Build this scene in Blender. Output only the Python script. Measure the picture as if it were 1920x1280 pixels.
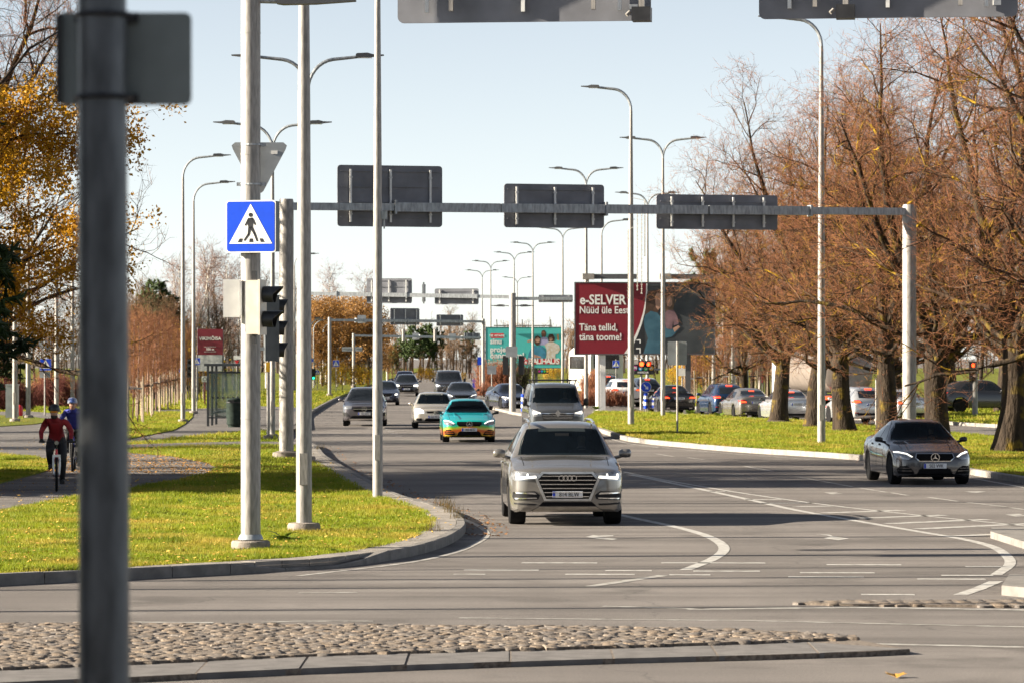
import bpy, bmesh, math, random
import numpy as np
from mathutils import Vector, Matrix
from mathutils.bvhtree import BVHTree
R = math.radians
scene = bpy.context.scene
for o in list(bpy.data.objects):
    bpy.data.objects.remove(o, do_unlink=True)
COL = scene.collection

# ------------------------------------------------------------------ camera
F, H, YH = 7000.0, 2.9, 668.0          # focal length in photo pixels, eye height, horizon row
cam_d = bpy.data.cameras.new('camera')
cam_d.sensor_width = 36.0
cam_d.lens = 36.0 * F / 1920.0
cam_d.shift_y = (YH - 640.0) / 1920.0
cam_d.clip_start = 0.5
cam_d.clip_end = 6000
cam_d.dof.use_dof = True
cam_d.dof.focus_distance = 62.0
cam_d.dof.aperture_fstop = 8.0
cam = bpy.data.objects.new('camera', cam_d)
COL.objects.link(cam)
cam.location = (0, 0, H)
cam.rotation_euler = (R(90), 0, 0)
scene.camera = cam

# ------------------------------------------------------------------ sky, sun, exposure
SUN_EL, SUN_AZ = R(19.5), R(-95.0)     # azimuth clockwise from +Y: low sun from the side, slightly behind the camera
world = bpy.data.worlds.new('World')
scene.world = world
world.use_nodes = True
wn = world.node_tree
bg = wn.nodes['Background']
sky = wn.nodes.new('ShaderNodeTexSky')
sky.sky_type = 'NISHITA'
sky.sun_disc = False
sky.sun_elevation = SUN_EL
sky.sun_rotation = SUN_AZ
sky.altitude = 30
sky.air_density = 0.7
sky.dust_density = 0.15
sky.ozone_density = 1.0
# haze in the air makes the whole sky paler: part of each colour is replaced by its own grey
wbw = wn.nodes.new('ShaderNodeRGBToBW')
wtint = wn.nodes.new('ShaderNodeMix')
wtint.data_type = 'RGBA'
wtint.blend_type = 'MULTIPLY'
wtint.inputs[0].default_value = 1.0
wtint.inputs[7].default_value = (0.985, 1.0, 1.03, 1)
wmx = wn.nodes.new('ShaderNodeMix')
wmx.data_type = 'RGBA'
wmx.inputs[0].default_value = 0.62
wn.links.new(sky.outputs[0], wbw.inputs[0])
wn.links.new(wbw.outputs[0], wtint.inputs[6])
wn.links.new(sky.outputs[0], wmx.inputs[6])
wn.links.new(wtint.outputs[2], wmx.inputs[7])
wn.links.new(wmx.outputs[2], bg.inputs[0])
bg.inputs[1].default_value = 0.0475
sun_d = bpy.data.lights.new('sun', 'SUN')
sun_d.energy = 5.0
sun_d.angle = R(0.5)
sun_d.color = (1.0, 0.885, 0.71)
sun = bpy.data.objects.new('sun', sun_d)
COL.objects.link(sun)
to_sun = Vector((math.sin(SUN_AZ) * math.cos(SUN_EL), math.cos(SUN_AZ) * math.cos(SUN_EL), math.sin(SUN_EL)))
sun.rotation_euler = to_sun.to_track_quat('Z', 'Y').to_euler()
sun.location = to_sun * 200
vs = scene.view_settings
vs.view_transform = 'Standard'
vs.look = 'None'
vs.exposure = 1.98
vs.gamma = 1.0
vs.use_curve_mapping = False
scene.cycles.max_bounces = 6
scene.cycles.transparent_max_bounces = 8

# ------------------------------------------------------------------ helpers
rnd = random.Random(7)

def G(px, py):
    """photo pixel on level ground -> world x, y"""
    s = (py - YH) / H
    return ((px - 960.0) / s, F / s)

def at(px, py, Y):
    """photo pixel at distance Y -> world point"""
    return Vector(((px - 960.0) * Y / F, Y, H - (py - YH) * Y / F))

MATS = {}
def mat(name, col, rough=0.6, metal=0.0, var=0.12, scale=8.0, bump=0.0, bscale=60.0, coat=0.0, emit=None, estr=0.0, col2=None, stretch=None, spec=None, lo=0.35, hi=0.65, trans=0.0, alpha=1.0):
    if name in MATS:
        return MATS[name]
    m = bpy.data.materials.new(name)
    m.use_nodes = True
    nt = m.node_tree
    p = nt.nodes['Principled BSDF']
    tc = nt.nodes.new('ShaderNodeTexCoord')
    vec = tc.outputs['Object']
    if stretch:
        mp = nt.nodes.new('ShaderNodeMapping')
        mp.inputs['Scale'].default_value = stretch
        nt.links.new(vec, mp.inputs[0])
        vec = mp.outputs[0]
    no = nt.nodes.new('ShaderNodeTexNoise')
    no.inputs['Scale'].default_value = scale
    no.inputs['Detail'].default_value = 5
    nt.links.new(vec, no.inputs['Vector'])
    cr = nt.nodes.new('ShaderNodeValToRGB')
    c2 = col2 if col2 else tuple(min(1, c * (1 + var)) for c in col)
    c1 = col if col2 else tuple(c * (1 - var) for c in col)
    cr.color_ramp.elements[0].position = lo
    cr.color_ramp.elements[1].position = hi
    cr.color_ramp.elements[0].color = (*c1, 1)
    cr.color_ramp.elements[1].color = (*c2, 1)
    nt.links.new(no.outputs[0], cr.inputs[0])
    nt.links.new(cr.outputs[0], p.inputs['Base Color'])
    p.inputs['Roughness'].default_value = rough
    p.inputs['Metallic'].default_value = metal
    if spec is not None:
        p.inputs['Specular IOR Level'].default_value = spec
    if coat:
        p.inputs['Coat Weight'].default_value = coat
        p.inputs['Coat Roughness'].default_value = 0.04
    if trans:
        p.inputs['Transmission Weight'].default_value = trans
    if alpha < 1:
        p.inputs['Alpha'].default_value = alpha
    if emit:
        p.inputs['Emission Color'].default_value = (*emit, 1)
        p.inputs['Emission Strength'].default_value = estr
    if bump:
        n2 = nt.nodes.new('ShaderNodeTexNoise')
        n2.inputs['Scale'].default_value = bscale
        n2.inputs['Detail'].default_value = 4
        nt.links.new(vec, n2.inputs['Vector'])
        b = nt.nodes.new('ShaderNodeBump')
        b.inputs['Strength'].default_value = bump
        b.inputs['Distance'].default_value = 0.02
        nt.links.new(n2.outputs[0], b.inputs['Height'])
        nt.links.new(b.outputs[0], p.inputs['Normal'])
    MATS[name] = m
    return m

def nodes_mix(nt, fac, a, b, mode='MIX'):
    mx = nt.nodes.new('ShaderNodeMix')
    mx.data_type = 'RGBA'
    mx.blend_type = mode
    for sock, v in ((0, fac), (6, a), (7, b)):
        if isinstance(v, (int, float)):
            mx.inputs[sock].default_value = v
        elif isinstance(v, tuple):
            mx.inputs[sock].default_value = (*v, 1) if len(v) == 3 else v
        else:
            nt.links.new(v, mx.inputs[sock])
    return mx.outputs[2]

def noise(nt, vec, scale, detail=4, stretch=None, lo=0.4, hi=0.6, rough=0.5):
    if stretch:
        mp = nt.nodes.new('ShaderNodeMapping')
        mp.inputs['Scale'].default_value = stretch
        nt.links.new(vec, mp.inputs[0])
        vec = mp.outputs[0]
    no = nt.nodes.new('ShaderNodeTexNoise')
    no.inputs['Scale'].default_value = scale
    no.inputs['Detail'].default_value = detail
    no.inputs['Roughness'].default_value = rough
    nt.links.new(vec, no.inputs['Vector'])
    mr = nt.nodes.new('ShaderNodeMapRange')
    mr.inputs[1].default_value = lo
    mr.inputs[2].default_value = hi
    nt.links.new(no.outputs[0], mr.inputs[0])
    return mr.outputs[0]

class MB:
    """collects shapes and links them as one mesh object"""
    def __init__(self):
        self.v, self.f = [], []
    def add(self, vs, fs):
        n = len(self.v)
        self.v += [tuple(p) for p in vs]
        self.f += [tuple(i + n for i in q) for q in fs]
        return self
    def box(self, c, size, rz=0.0, M=None):
        hx, hy, hz = size[0] / 2, size[1] / 2, size[2] / 2
        pts = [(-hx, -hy, -hz), (hx, -hy, -hz), (hx, hy, -hz), (-hx, hy, -hz), (-hx, -hy, hz), (hx, -hy, hz), (hx, hy, hz), (-hx, hy, hz)]
        ca, sa = math.cos(rz), math.sin(rz)
        out = []
        for x, y, z in pts:
            if M is not None:
                w = M @ Vector((x, y, z))
                out.append((w.x + c[0], w.y + c[1], w.z + c[2]))
            else:
                out.append((c[0] + x * ca - y * sa, c[1] + x * sa + y * ca, c[2] + z))
        return self.add(out, [(0, 3, 2, 1), (4, 5, 6, 7), (0, 1, 5, 4), (1, 2, 6, 5), (2, 3, 7, 6), (3, 0, 4, 7)])
    def tube(self, path, radii, n=8, caps=True):
        path = [Vector(p) for p in path]
        if isinstance(radii, (int, float)):
            radii = [radii] * len(path)
        rings = []
        up = None
        for i, p in enumerate(path):
            if i == 0: d = path[1] - p
            elif i == len(path) - 1: d = p - path[i - 1]
            else: d = (path[i + 1] - path[i - 1])
            d = d.normalized() if d.length > 1e-9 else Vector((0, 0, 1))
            if up is None:
                a = Vector((1, 0, 0)) if abs(d.x) < 0.8 else Vector((0, 1, 0))
                up = (a - d * a.dot(d)).normalized()
            else:
                up = up - d * up.dot(d)
                up = up.normalized() if up.length > 1e-6 else Vector((1, 0, 0))
            w = d.cross(up)
            rings.append([p + (up * math.cos(2 * math.pi * k / n) + w * math.sin(2 * math.pi * k / n)) * radii[i] for k in range(n)])
        vs = [q for r in rings for q in r]
        fs = []
        for i in range(len(path) - 1):
            for k in range(n):
                a, b = i * n + k, i * n + (k + 1) % n
                fs.append((a, b, b + n, a + n))
        if caps:
            fs.append(tuple(reversed(range(n))))
            fs.append(tuple((len(path) - 1) * n + k for k in range(n)))
        return self.add(vs, fs)
    def prism(self, poly, z0, z1):
        n = len(poly)
        vs = [(p[0], p[1], z0) for p in poly] + [(p[0], p[1], z1) for p in poly]
        fs = [tuple(reversed(range(n))), tuple(range(n, 2 * n))]
        for i in range(n):
            j = (i + 1) % n
            fs.append((i, j, n + j, n + i))
        return self.add(vs, fs)
    def plate(self, poly, y0, y1):
        """polygon in x,z (counter-clockwise seen from -y) extruded along y"""
        n = len(poly)
        vs = [(p[0], y0, p[1]) for p in poly] + [(p[0], y1, p[1]) for p in poly]
        fs = [tuple(range(n)), tuple(reversed(range(n, 2 * n)))]
        for i in range(n):
            j = (i + 1) % n
            fs.append((j, i, n + i, n + j))
        return self.add(vs, fs)
    def lathe(self, prof, c=(0, 0, 0), n=16, axis='z', closed=False):
        if closed: prof = list(prof) + [prof[0]]
        vs, fs = [], []
        for r, h in prof:
            for k in range(n):
                a = 2 * math.pi * k / n
                if axis == 'z': vs.append((c[0] + r * math.cos(a), c[1] + r * math.sin(a), c[2] + h))
                elif axis == 'x': vs.append((c[0] + h, c[1] + r * math.cos(a), c[2] + r * math.sin(a)))
                else: vs.append((c[0] + r * math.cos(a), c[1] + h, c[2] + r * math.sin(a)))
        for i in range(len(prof) - 1):
            for k in range(n):
                a, b = i * n + k, i * n + (k + 1) % n
                fs.append((a, b, b + n, a + n))
        if not closed:
            fs.append(tuple(reversed(range(n))))
            fs.append(tuple((len(prof) - 1) * n + k for k in range(n)))
        return self.add(vs, fs)
    def mesh(self, name, m=None, smooth=False):
        me = bpy.data.meshes.new(name)
        me.from_pydata(self.v, [], self.f)
        if m is not None:
            me.materials.append(m)
        bm = bmesh.new(); bm.from_mesh(me)
        bmesh.ops.remove_doubles(bm, verts=bm.verts, dist=1e-6)
        bmesh.ops.recalc_face_normals(bm, faces=bm.faces)
        bm.to_mesh(me); bm.free()
        if smooth:
            me.shade_smooth()
            me.set_sharp_from_angle(angle=R(smooth if smooth is not True else 40))
        return me
    def build(self, name, m, parent=None, smooth=False, loc=None, rz=None):
        o = bpy.data.objects.new(name, self.mesh(name, m, smooth))
        COL.objects.link(o)
        o.parent = parent
        if loc is not None: o.location = loc
        if rz is not None: o.rotation_euler.z = rz
        return o

def tag(o, label=None, cat=None, group=None, kind=None):
    if label: o['label'] = label
    if cat: o['category'] = cat
    if group: o['group'] = group
    if kind: o['kind'] = kind
    return o

def thing(name, label, cat, loc=(0, 0, 0), rz=0.0, group=None):
    o = bpy.data.objects.new(name, None)
    o.empty_display_size = 0.2
    COL.objects.link(o)
    o.location = loc
    o.rotation_euler.z = rz
    return tag(o, label, cat, group)

KIDS = {}
def copy_tree(o, parent=None, depth=0):
    c = o.copy()
    COL.objects.link(c)
    c.parent = parent
    if o.name not in KIDS:
        KIDS[o.name] = list(o.children)
    for ch in KIDS[o.name]:
        copy_tree(ch, c, depth + 1)
    return c

def rawmesh(name, V, Fc, m, parent=None, smooth=False):
    """numpy arrays -> object, quick (triangles or quads)"""
    me = bpy.data.meshes.new(name)
    V = np.asarray(V, dtype=np.float32); Fc = np.asarray(Fc, dtype=np.int32)
    k = Fc.shape[1]
    me.vertices.add(len(V)); me.vertices.foreach_set('co', V.ravel())
    me.loops.add(Fc.size); me.loops.foreach_set('vertex_index', Fc.ravel())
    me.polygons.add(len(Fc))
    me.polygons.foreach_set('loop_start', np.arange(0, Fc.size, k, dtype=np.int32))
    me.polygons.foreach_set('loop_total', np.full(len(Fc), k, dtype=np.int32))
    me.update(calc_edges=True)
    if smooth: me.shade_smooth()
    if m is not None: me.materials.append(m)
    o = bpy.data.objects.new(name, me)
    COL.objects.link(o); o.parent = parent
    return o

def text_mesh(body, size, bold=0.0, align='CENTER', sx=1.0):
    """lettering as flat mesh in x,z facing -y, centred on the line"""
    cu = bpy.data.curves.new('lettering', 'FONT')
    cu.body = body; cu.size = size; cu.offset = bold * size
    cu.align_x = align; cu.align_y = 'CENTER'
    cu.resolution_u = 3
    cu.extrude = 0.004
    o = bpy.data.objects.new('lettering', cu)
    COL.objects.link(o)
    dg = bpy.context.evaluated_depsgraph_get()
    me = bpy.data.meshes.new_from_object(o.evaluated_get(dg))
    bpy.data.objects.remove(o, do_unlink=True)
    bpy.data.curves.remove(cu)
    me.transform(Matrix.Rotation(R(90), 4, 'X'))
    if sx != 1.0:
        me.transform(Matrix.Diagonal((sx, 1, 1, 1)))
    return me

def lettering(body, size, m, parent, loc, bold=0.0, align='CENTER', sx=1.0, rz=0.0, name='lettering'):
    me = text_mesh(body, size, bold, align, sx)
    me.materials.clear(); me.materials.append(m)
    o = bpy.data.objects.new(name, me)
    COL.objects.link(o); o.parent = parent; o.location = loc; o.rotation_euler.z = rz
    return o

def catmull(pts, n=8, closed=False):
    pts = [np.array(p, float) for p in pts]
    out = []
    N = len(pts)
    rng = range(N if closed else N - 1)
    for i in rng:
        p0 = pts[(i - 1) % N] if (closed or i > 0) else pts[0] * 2 - pts[1]
        p1 = pts[i]; p2 = pts[(i + 1) % N]
        p3 = pts[(i + 2) % N] if (closed or i + 2 < N) else pts[-1] * 2 - pts[-2]
        for k in range(n):
            t = k / n
            out.append(0.5 * ((2 * p1) + (-p0 + p2) * t + (2 * p0 - 5 * p1 + 4 * p2 - p3) * t * t + (-p0 + 3 * p1 - 3 * p2 + p3) * t ** 3))
    if not closed:
        out.append(pts[-1])
    return [tuple(p) for p in out]

def resample(path, step):
    p = np.array(path); d = np.r_[0, np.cumsum(np.linalg.norm(np.diff(p, axis=0), axis=1))]
    n = max(2, int(round(d[-1] / step)) + 1)
    t = np.linspace(0, d[-1], n)
    return np.stack([np.interp(t, d, p[:, i]) for i in range(p.shape[1])], 1)

def offset_path(path, off):
    """shift an x,y polyline to its left by off"""
    p = np.array(path); t = np.gradient(p, axis=0)
    t /= np.linalg.norm(t, axis=1)[:, None] + 1e-9
    return p + np.stack([-t[:, 1], t[:, 0]], 1) * off
# ------------------------------------------------------------------ ground materials
def asphalt(name, base, light, grain=90.0):
    if name in MATS: return MATS[name]
    m = bpy.data.materials.new(name); m.use_nodes = True
    nt = m.node_tree; p = nt.nodes['Principled BSDF']
    tc = nt.nodes.new('ShaderNodeTexCoord').outputs['Object']
    big = noise(nt, tc, 0.16, 5, lo=0.3, hi=0.7)
    c = nodes_mix(nt, big, base, light)
    streak = noise(nt, tc, 1.0, 6, stretch=(0.07, 0.9, 1), lo=0.42, hi=0.66)
    c = nodes_mix(nt, streak, c, tuple(v * 0.66 for v in base))
    stain = noise(nt, tc, 0.55, 6, lo=0.56, hi=0.70)
    c = nodes_mix(nt, stain, c, tuple(v * 0.60 for v in base))
    tracks = noise(nt, tc, 1.0, 3, stretch=(0.55, 0.03, 1), lo=0.45, hi=0.8)
    c = nodes_mix(nt, tracks, c, tuple(v * 0.80 for v in base))
    fine = noise(nt, tc, grain, 3, lo=0.3, hi=0.7)
    c = nodes_mix(nt, fine, c, nodes_mix(nt, 1.0, c, (0.42, 0.42, 0.42), 'MULTIPLY'))
    c = nodes_mix(nt, noise(nt, tc, 30, 4, lo=.35, hi=.65), c, nodes_mix(nt, 1.0, c, (0.80, 0.80, 0.80), 'MULTIPLY'))
    vo = nt.nodes.new('ShaderNodeTexVoronoi'); vo.feature = 'DISTANCE_TO_EDGE'
    vo.inputs['Scale'].default_value = 0.16
    wob = nt.nodes.new('ShaderNodeTexNoise'); wob.inputs['Scale'].default_value = 0.9; wob.inputs['Detail'].default_value = 6
    nt.links.new(tc, wob.inputs['Vector'])
    ad = nt.nodes.new('ShaderNodeVectorMath'); ad.operation = 'ADD'
    nt.links.new(tc, ad.inputs[0]); nt.links.new(wob.outputs['Color'], ad.inputs[1])
    nt.links.new(ad.outputs[0], vo.inputs['Vector'])
    ck = nt.nodes.new('ShaderNodeMapRange')
    ck.inputs[1].default_value = 0.0; ck.inputs[2].default_value = 0.004; ck.inputs[3].default_value = 0.4; ck.inputs[4].default_value = 0.0
    nt.links.new(vo.outputs['Distance'], ck.inputs[0])
    c = nodes_mix(nt, ck.outputs[0], c, (0.03, 0.03, 0.03))
    nt.links.new(c, p.inputs['Base Color'])
    p.inputs['Roughness'].default_value = 0.86
    p.inputs['Specular IOR Level'].default_value = 0.35
    b = nt.nodes.new('ShaderNodeBump'); b.inputs['Strength'].default_value = 0.5; b.inputs['Distance'].default_value = 0.012
    nt.links.new(fine, b.inputs['Height']); nt.links.new(b.outputs[0], p.inputs['Normal'])
    MATS[name] = m
    return m

def grass_mat(name, a, b, dry):
    if name in MATS: return MATS[name]
    m = bpy.data.materials.new(name); m.use_nodes = True
    nt = m.node_tree; p = nt.nodes['Principled BSDF']
    tc = nt.nodes.new('ShaderNodeTexCoord').outputs['Object']
    c = nodes_mix(nt, noise(nt, tc, 0.8, 5, lo=0.35, hi=0.65), a, b)
    c = nodes_mix(nt, noise(nt, tc, 0.5, 5, lo=0.48, hi=0.68), c, dry)
    c = nodes_mix(nt, noise(nt, tc, 14.0, 3, lo=0.35, hi=0.75), c, tuple(v * 0.55 for v in a))
    nt.links.new(c, p.inputs['Base Color'])
    p.inputs['Roughness'].default_value = 0.75
    p.inputs['Specular IOR Level'].default_value = 0.2
    bp = nt.nodes.new('ShaderNodeBump'); bp.inputs['Strength'].default_value = 0.9; bp.inputs['Distance'].default_value = 0.05
    nt.links.new(noise(nt, tc, 22.0, 4, lo=0.2, hi=0.8), bp.inputs['Height']); nt.links.new(bp.outputs[0], p.inputs['Normal'])
    MATS[name] = m
    return m

ASPH = asphalt('asphalt', (0.24, 0.215, 0.20), (0.315, 0.285, 0.266))
PATHM = asphalt('path_asphalt', (0.23, 0.21, 0.198), (0.28, 0.258, 0.245))
LAWN = grass_mat('lawn_soil', (0.12, 0.15, 0.012), (0.19, 0.21, 0.018), (0.26, 0.20, 0.035))
PAINT = mat('road_paint', (0.23, 0.215, 0.20), 0.7, scale=7, col2=(0.47, 0.46, 0.435), lo=.30, hi=.60, bump=0.2, bscale=80)
WORN = mat('worn_paint', (0.21, 0.195, 0.18), 0.75, scale=5, col2=(0.44, 0.43, 0.40), lo=.38, hi=.66)
KERBM = mat('kerb_concrete', (0.175, 0.162, 0.15), 0.85, scale=5, var=0.2, bump=0.4, bscale=70)
KERBW = mat('pale_concrete', (0.24, 0.22, 0.20), 0.85, scale=4, var=0.16, bump=0.4, bscale=70)
PAVER = mat('paver_concrete', (0.25, 0.225, 0.20), 0.85, scale=3, var=0.2, bump=0.4, bscale=60)
COB = [mat('cobble_granite_%d' % i, c, 0.75, scale=12, var=0.3, bump=0.6, bscale=40) for i, c in enumerate([(0.165, 0.13, 0.10), (0.20, 0.16, 0.125), (0.12, 0.10, 0.085), (0.18, 0.137, 0.10), (0.15, 0.13, 0.115)])]
SOIL = mat('gritty_joint_soil', (0.16, 0.13, 0.105), 0.95, scale=20, var=0.4, bump=0.6)

def sheet(name, poly, z, m, kind='structure', parent=None, thick=None):
    mb = MB()
    if thick:
        mb.prism(poly, z - thick, z)
    else:
        mb.add([(p[0], p[1], z) for p in poly], [tuple(range(len(poly)))])
    me = mb.mesh(name, m)
    bm = bmesh.new(); bm.from_mesh(me)
    bmesh.ops.triangulate(bm, faces=[f for f in bm.faces if len(f.verts) > 4])
    bm.to_mesh(me); bm.free()
    o = bpy.data.objects.new(name, me); COL.objects.link(o)
    o.parent = parent
    if kind and parent is None: o['kind'] = kind
    return o

def area2(poly):
    return sum(poly[i][0] * poly[(i + 1) % len(poly)][1] - poly[(i + 1) % len(poly)][0] * poly[i][1] for i in range(len(poly)))

def ribbon(mb, path, w, z, w1=None):
    p = np.array(path)
    L = offset_path(p, w / 2 if w1 is None else 0.5 * w); Rr = offset_path(p, -w / 2)
    vs = [(a[0], a[1], z) for a in L] + [(b[0], b[1], z) for b in Rr]
    n = len(p)
    fs = [(i, i + 1, n + i + 1, n + i) for i in range(n - 1)]
    return mb.add(vs, fs)

def inpoly(P, poly):
    x, y = P[:, 0], P[:, 1]
    c = np.zeros(len(P), bool)
    n = len(poly)
    for i in range(n):
        x1, y1 = poly[i]; x2, y2 = poly[(i + 1) % n]
        if y1 == y2: continue
        k = ((y1 > y) != (y2 > y)) & (x < (x2 - x1) * (y - y1) / (y2 - y1) + x1)
        c ^= k
    return c

# ------------------------------------------------------------------ the ground: asphalt to the horizon, lawns raised on it
road = sheet('road', [(-1500, -30), (1500, -30), (1500, 3500), (-1500, 3500)], 0.0, ASPH)

KZ = 0.13
# edge of the corner lawn, from out of frame on one side, round the corner and away along the road
edge_px = [(-260, 1114), (0, 1097), (240, 1086), (520, 1071), (640, 1063), (760, 1045), (830, 1026), (866, 1006), (873, 992), (862, 978), (832, 962), (745, 936), (664, 893), (612, 862), (588, 838)]
edge_far = [(-7.6, 124), (-8.6, 146), (-10.0, 185), (-12.0, 262), (-14.5, 400), (-17.0, 640)]
edgeL = catmull([G(*p) for p in edge_px] + edge_far, 8)
left_poly = list(edgeL) + [(-17, 900), (-400, 900), (-400, edgeL[0][1])]
RAMP_W = 0.95; RAMP_X = G(590, 1067)[0]
in_a = offset_path(edgeL, 1.0) - np.array(edgeL)
rw = np.array([max(0, 1 - ((p[0] - RAMP_X) / (RAMP_W + .15)) ** 2) if p[1] < 60 else 0 for p in edgeL])
lawn_edge = np.array(edgeL) + in_a * (0.11 + .55 * rw)[:, None]
left_lawn = sheet('lawn', lawn_edge.tolist() + left_poly[len(edgeL):], KZ - 0.012, LAWN, thick=0.3)
# paved ramp down to the lowered kerb
rk = [i for i in range(len(edgeL)) if rw[i] > 0]
rk = [rk[0] - 1] + rk + [rk[-1] + 1]
rv = [(*(np.array(edgeL[i]) + in_a[i] * .10), .145 - .12 * max(0, 1 - ((edgeL[i][0] - RAMP_X) / RAMP_W) ** 2)) for i in rk] + [(*lawn_edge[i], KZ - .008) for i in rk]
tag(MB().add(rv, [(i, i + 1, len(rk) + i + 1, len(rk) + i) for i in range(len(rk) - 1)]).build('pavement_ramp', PAVER), kind='structure')

# median on the other side of the road
medF = catmull([G(*p) for p in [(1085, 792), (1096, 801), (1130, 812), (1180, 827), (1280, 838), (1400, 848), (1530, 856), (1630, 864), (1740, 877), (1830, 891), (1930, 908), (2100, 938)]], 8)
medB = catmull([G(*p) for p in [(2100, 845), (1850, 823), (1700, 808), (1560, 797), (1340, 783), (1180, 775), (1110, 776)]], 6)
med_poly = list(medF) + list(medB)
medF_in = offset_path(medF, 0.11).tolist(); medB_in = offset_path(medB, 0.11).tolist()
median_lawn = sheet('median_lawn', medF_in + medB_in, KZ - 0.012, LAWN, thick=0.3)

# far side of the opposite carriageway
farE = catmull([(1.0, 420), (2.4, 300), G(1060, 749), G(1180, 754), G(1290, 764), G(1340, 772), G(1560, 783), G(1700, 791), G(1800, 797), G(1930, 806), G(2400, 850)], 6)
far_lawn = sheet('far_lawn', list(reversed(offset_path(farE, 0.11).tolist())) + [(1.0, 900), (500, 900), (500, farE[-1][1])][::1] if False else offset_path(farE, 0.11).tolist() + [(500, farE[-1][1]), (500, 900), (1.0, 900)], KZ - 0.012, LAWN, thick=0.3)

# small concrete refuge between the carriageways by the far crossing
ref_poly = [G(*p) for p in [(900, 752), (912, 764), (960, 776), (1000, 783), (1006, 772), (1000, 760), (960, 752)]]
refuge = sheet('refuge_island', ref_poly, 0.12, KERBW, thick=0.3)

# kerb stones: each one a piece of its own
def kerb(name, path, w, z, step, m, gap=0.012, ramp=None, hmax=None):
    root = sheet(name, [tuple(q) for q in offset_path(path, w * 0.75)] + [tuple(q) for q in reversed(offset_path(path, w * 0.3))], z - 0.05, SOIL)
    pts = resample(path, step)
    n = len(pts) - 1
    for i in range(min(n, 300)):
        a, b = pts[i], pts[i + 1]
        d = b - a; L = np.linalg.norm(d); d /= L; nn = np.array([-d[1], d[0]])
        a2, b2 = a + d * gap / 2, b - d * gap / 2
        z0, z1 = (z, z) if ramp is None else (ramp(a), ramp(b))
        jz = rnd.uniform(-0.006, 0.004)
        q = [a2, b2, b2 + nn * w, a2 + nn * w]
        ch = 0.018
        qi = [a2 + nn * ch, b2 + nn * ch, b2 + nn * (w), a2 + nn * w]
        vs = [(p[0], p[1], -0.1) for p in q] + [(q[0][0], q[0][1], z0 - ch + jz), (q[1][0], q[1][1], z1 - ch + jz), (qi[1][0], qi[1][1], z1 + jz), (qi[0][0], qi[0][1], z0 + jz), (q[2][0], q[2][1], z1 + jz), (q[3][0], q[3][1], z0 + jz)]
        mb = MB().add(vs, [(0, 1, 5, 4), (4, 5, 6, 7), (7, 6, 8, 9), (2, 3, 9, 8), (3, 0, 4, 7, 9), (1, 2, 8, 6, 5)])
        mb.build('kerb_stone', m, root)
    return root

def corner_ramp(p):
    # lowered where the cycle crossing meets the road
    d = abs(p[0] - RAMP_X)
    return 0.15 - 0.12 * max(0, 1 - (d / RAMP_W) ** 2) if p[1] < 60 else 0.14
def side(path, sgn):
    return path
kerb('corner_kerb', [p for p in edgeL if p[1] < 270], 0.15, 0.14, 1.0, KERBM, ramp=corner_ramp)
kerb('median_kerb', medF, 0.18, 0.15, 1.0, KERBW)
kerb('median_rear_kerb', medB, 0.15, 0.14, 1.5, KERBW)
kerb('far_kerb', [p for p in farE if p[1] < 330], 0.15, 0.14, 2.0, KERBW)

# strip of pavers between the kerb and the grass round the corner
pav_c = [p for p in edgeL if (p[1] < 118 and p[0] > -4.9) or p[1] > 60 and p[1] < 118]
pav_c = [p for p in pav_c if p[1] < 118]
pav = sheet('paver_strip', [tuple(q) for q in offset_path(pav_c, 0.16)] + [tuple(q) for q in reversed(offset_path(pav_c, 0.58))], KZ - 0.009, SOIL)
pp = resample(offset_path(pav_c, 0.16), 0.5)
for i in range(len(pp) - 1):
    a, b = pp[i], pp[i + 1]; d = (b - a) / np.linalg.norm(b - a); nn = np.array([-d[1], d[0]])
    dz = rnd.uniform(0, 0.006)
    mb = MB().prism([tuple(a + d * .008), tuple(b - d * .008), tuple(b - d * .008 + nn * 0.41), tuple(a + d * .008 + nn * 0.41)], 0.0, KZ + 0.004 + dz)
    mb.build('paver', PAVER, pav)

# paths across the corner lawn
def pathsheet(name, pxs, z, m=PATHM):
    return sheet(name, [G(*p) for p in pxs], z, m)
p_main = [(-420, 1040), (-150, 1000), (0, 970), (50, 958), (145, 941), (245, 925), (330, 909), (385, 897), (407, 886), (388, 876), (320, 863), (250, 857), (205, 848), (215, 838), (250, 834), (330, 816), (352, 801), (366, 784), (420, 768), (300, 772), (160, 784), (60, 775), (-100, 776), (-420, 785)]
path1 = pathsheet('cycle_path', p_main, KZ - 0.007)
path2 = pathsheet('bus_stop_pavement', [(235, 836), (330, 816), (352, 801), (366, 784), (400, 772), (470, 764), (566, 768), (574, 783), (574, 806), (520, 814), (450, 815), (400, 821), (300, 831)], KZ - 0.003)
path3 = pathsheet('narrow_path', [(200, 842), (300, 838), (455, 834), (555, 835), (560, 840), (455, 840), (300, 844), (200, 849)], KZ - 0.001)
lawn_b = sheet('verge_lawn', [G(*p) for p in [(-400, 860), (0, 862), (60, 866), (98, 874), (104, 884), (80, 895), (40, 906), (0, 917), (-120, 935), (-400, 960)]], KZ + 0.02, LAWN, thick=0.1)
lawn_c = sheet('verge_lawn', [G(*p) for p in [(-400, 788), (0, 783), (60, 786), (92, 791), (90, 797), (60, 801), (0, 805), (-400, 815)]], KZ + 0.02, LAWN, thick=0.1)
lawn_d = sheet('verge_lawn', [G(*p) for p in [(245, 777), (290, 776), (362, 778), (360, 788), (346, 801), (325, 813), (245, 829), (205, 832), (200, 800)]], KZ + 0.02, LAWN, thick=0.1)

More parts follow.
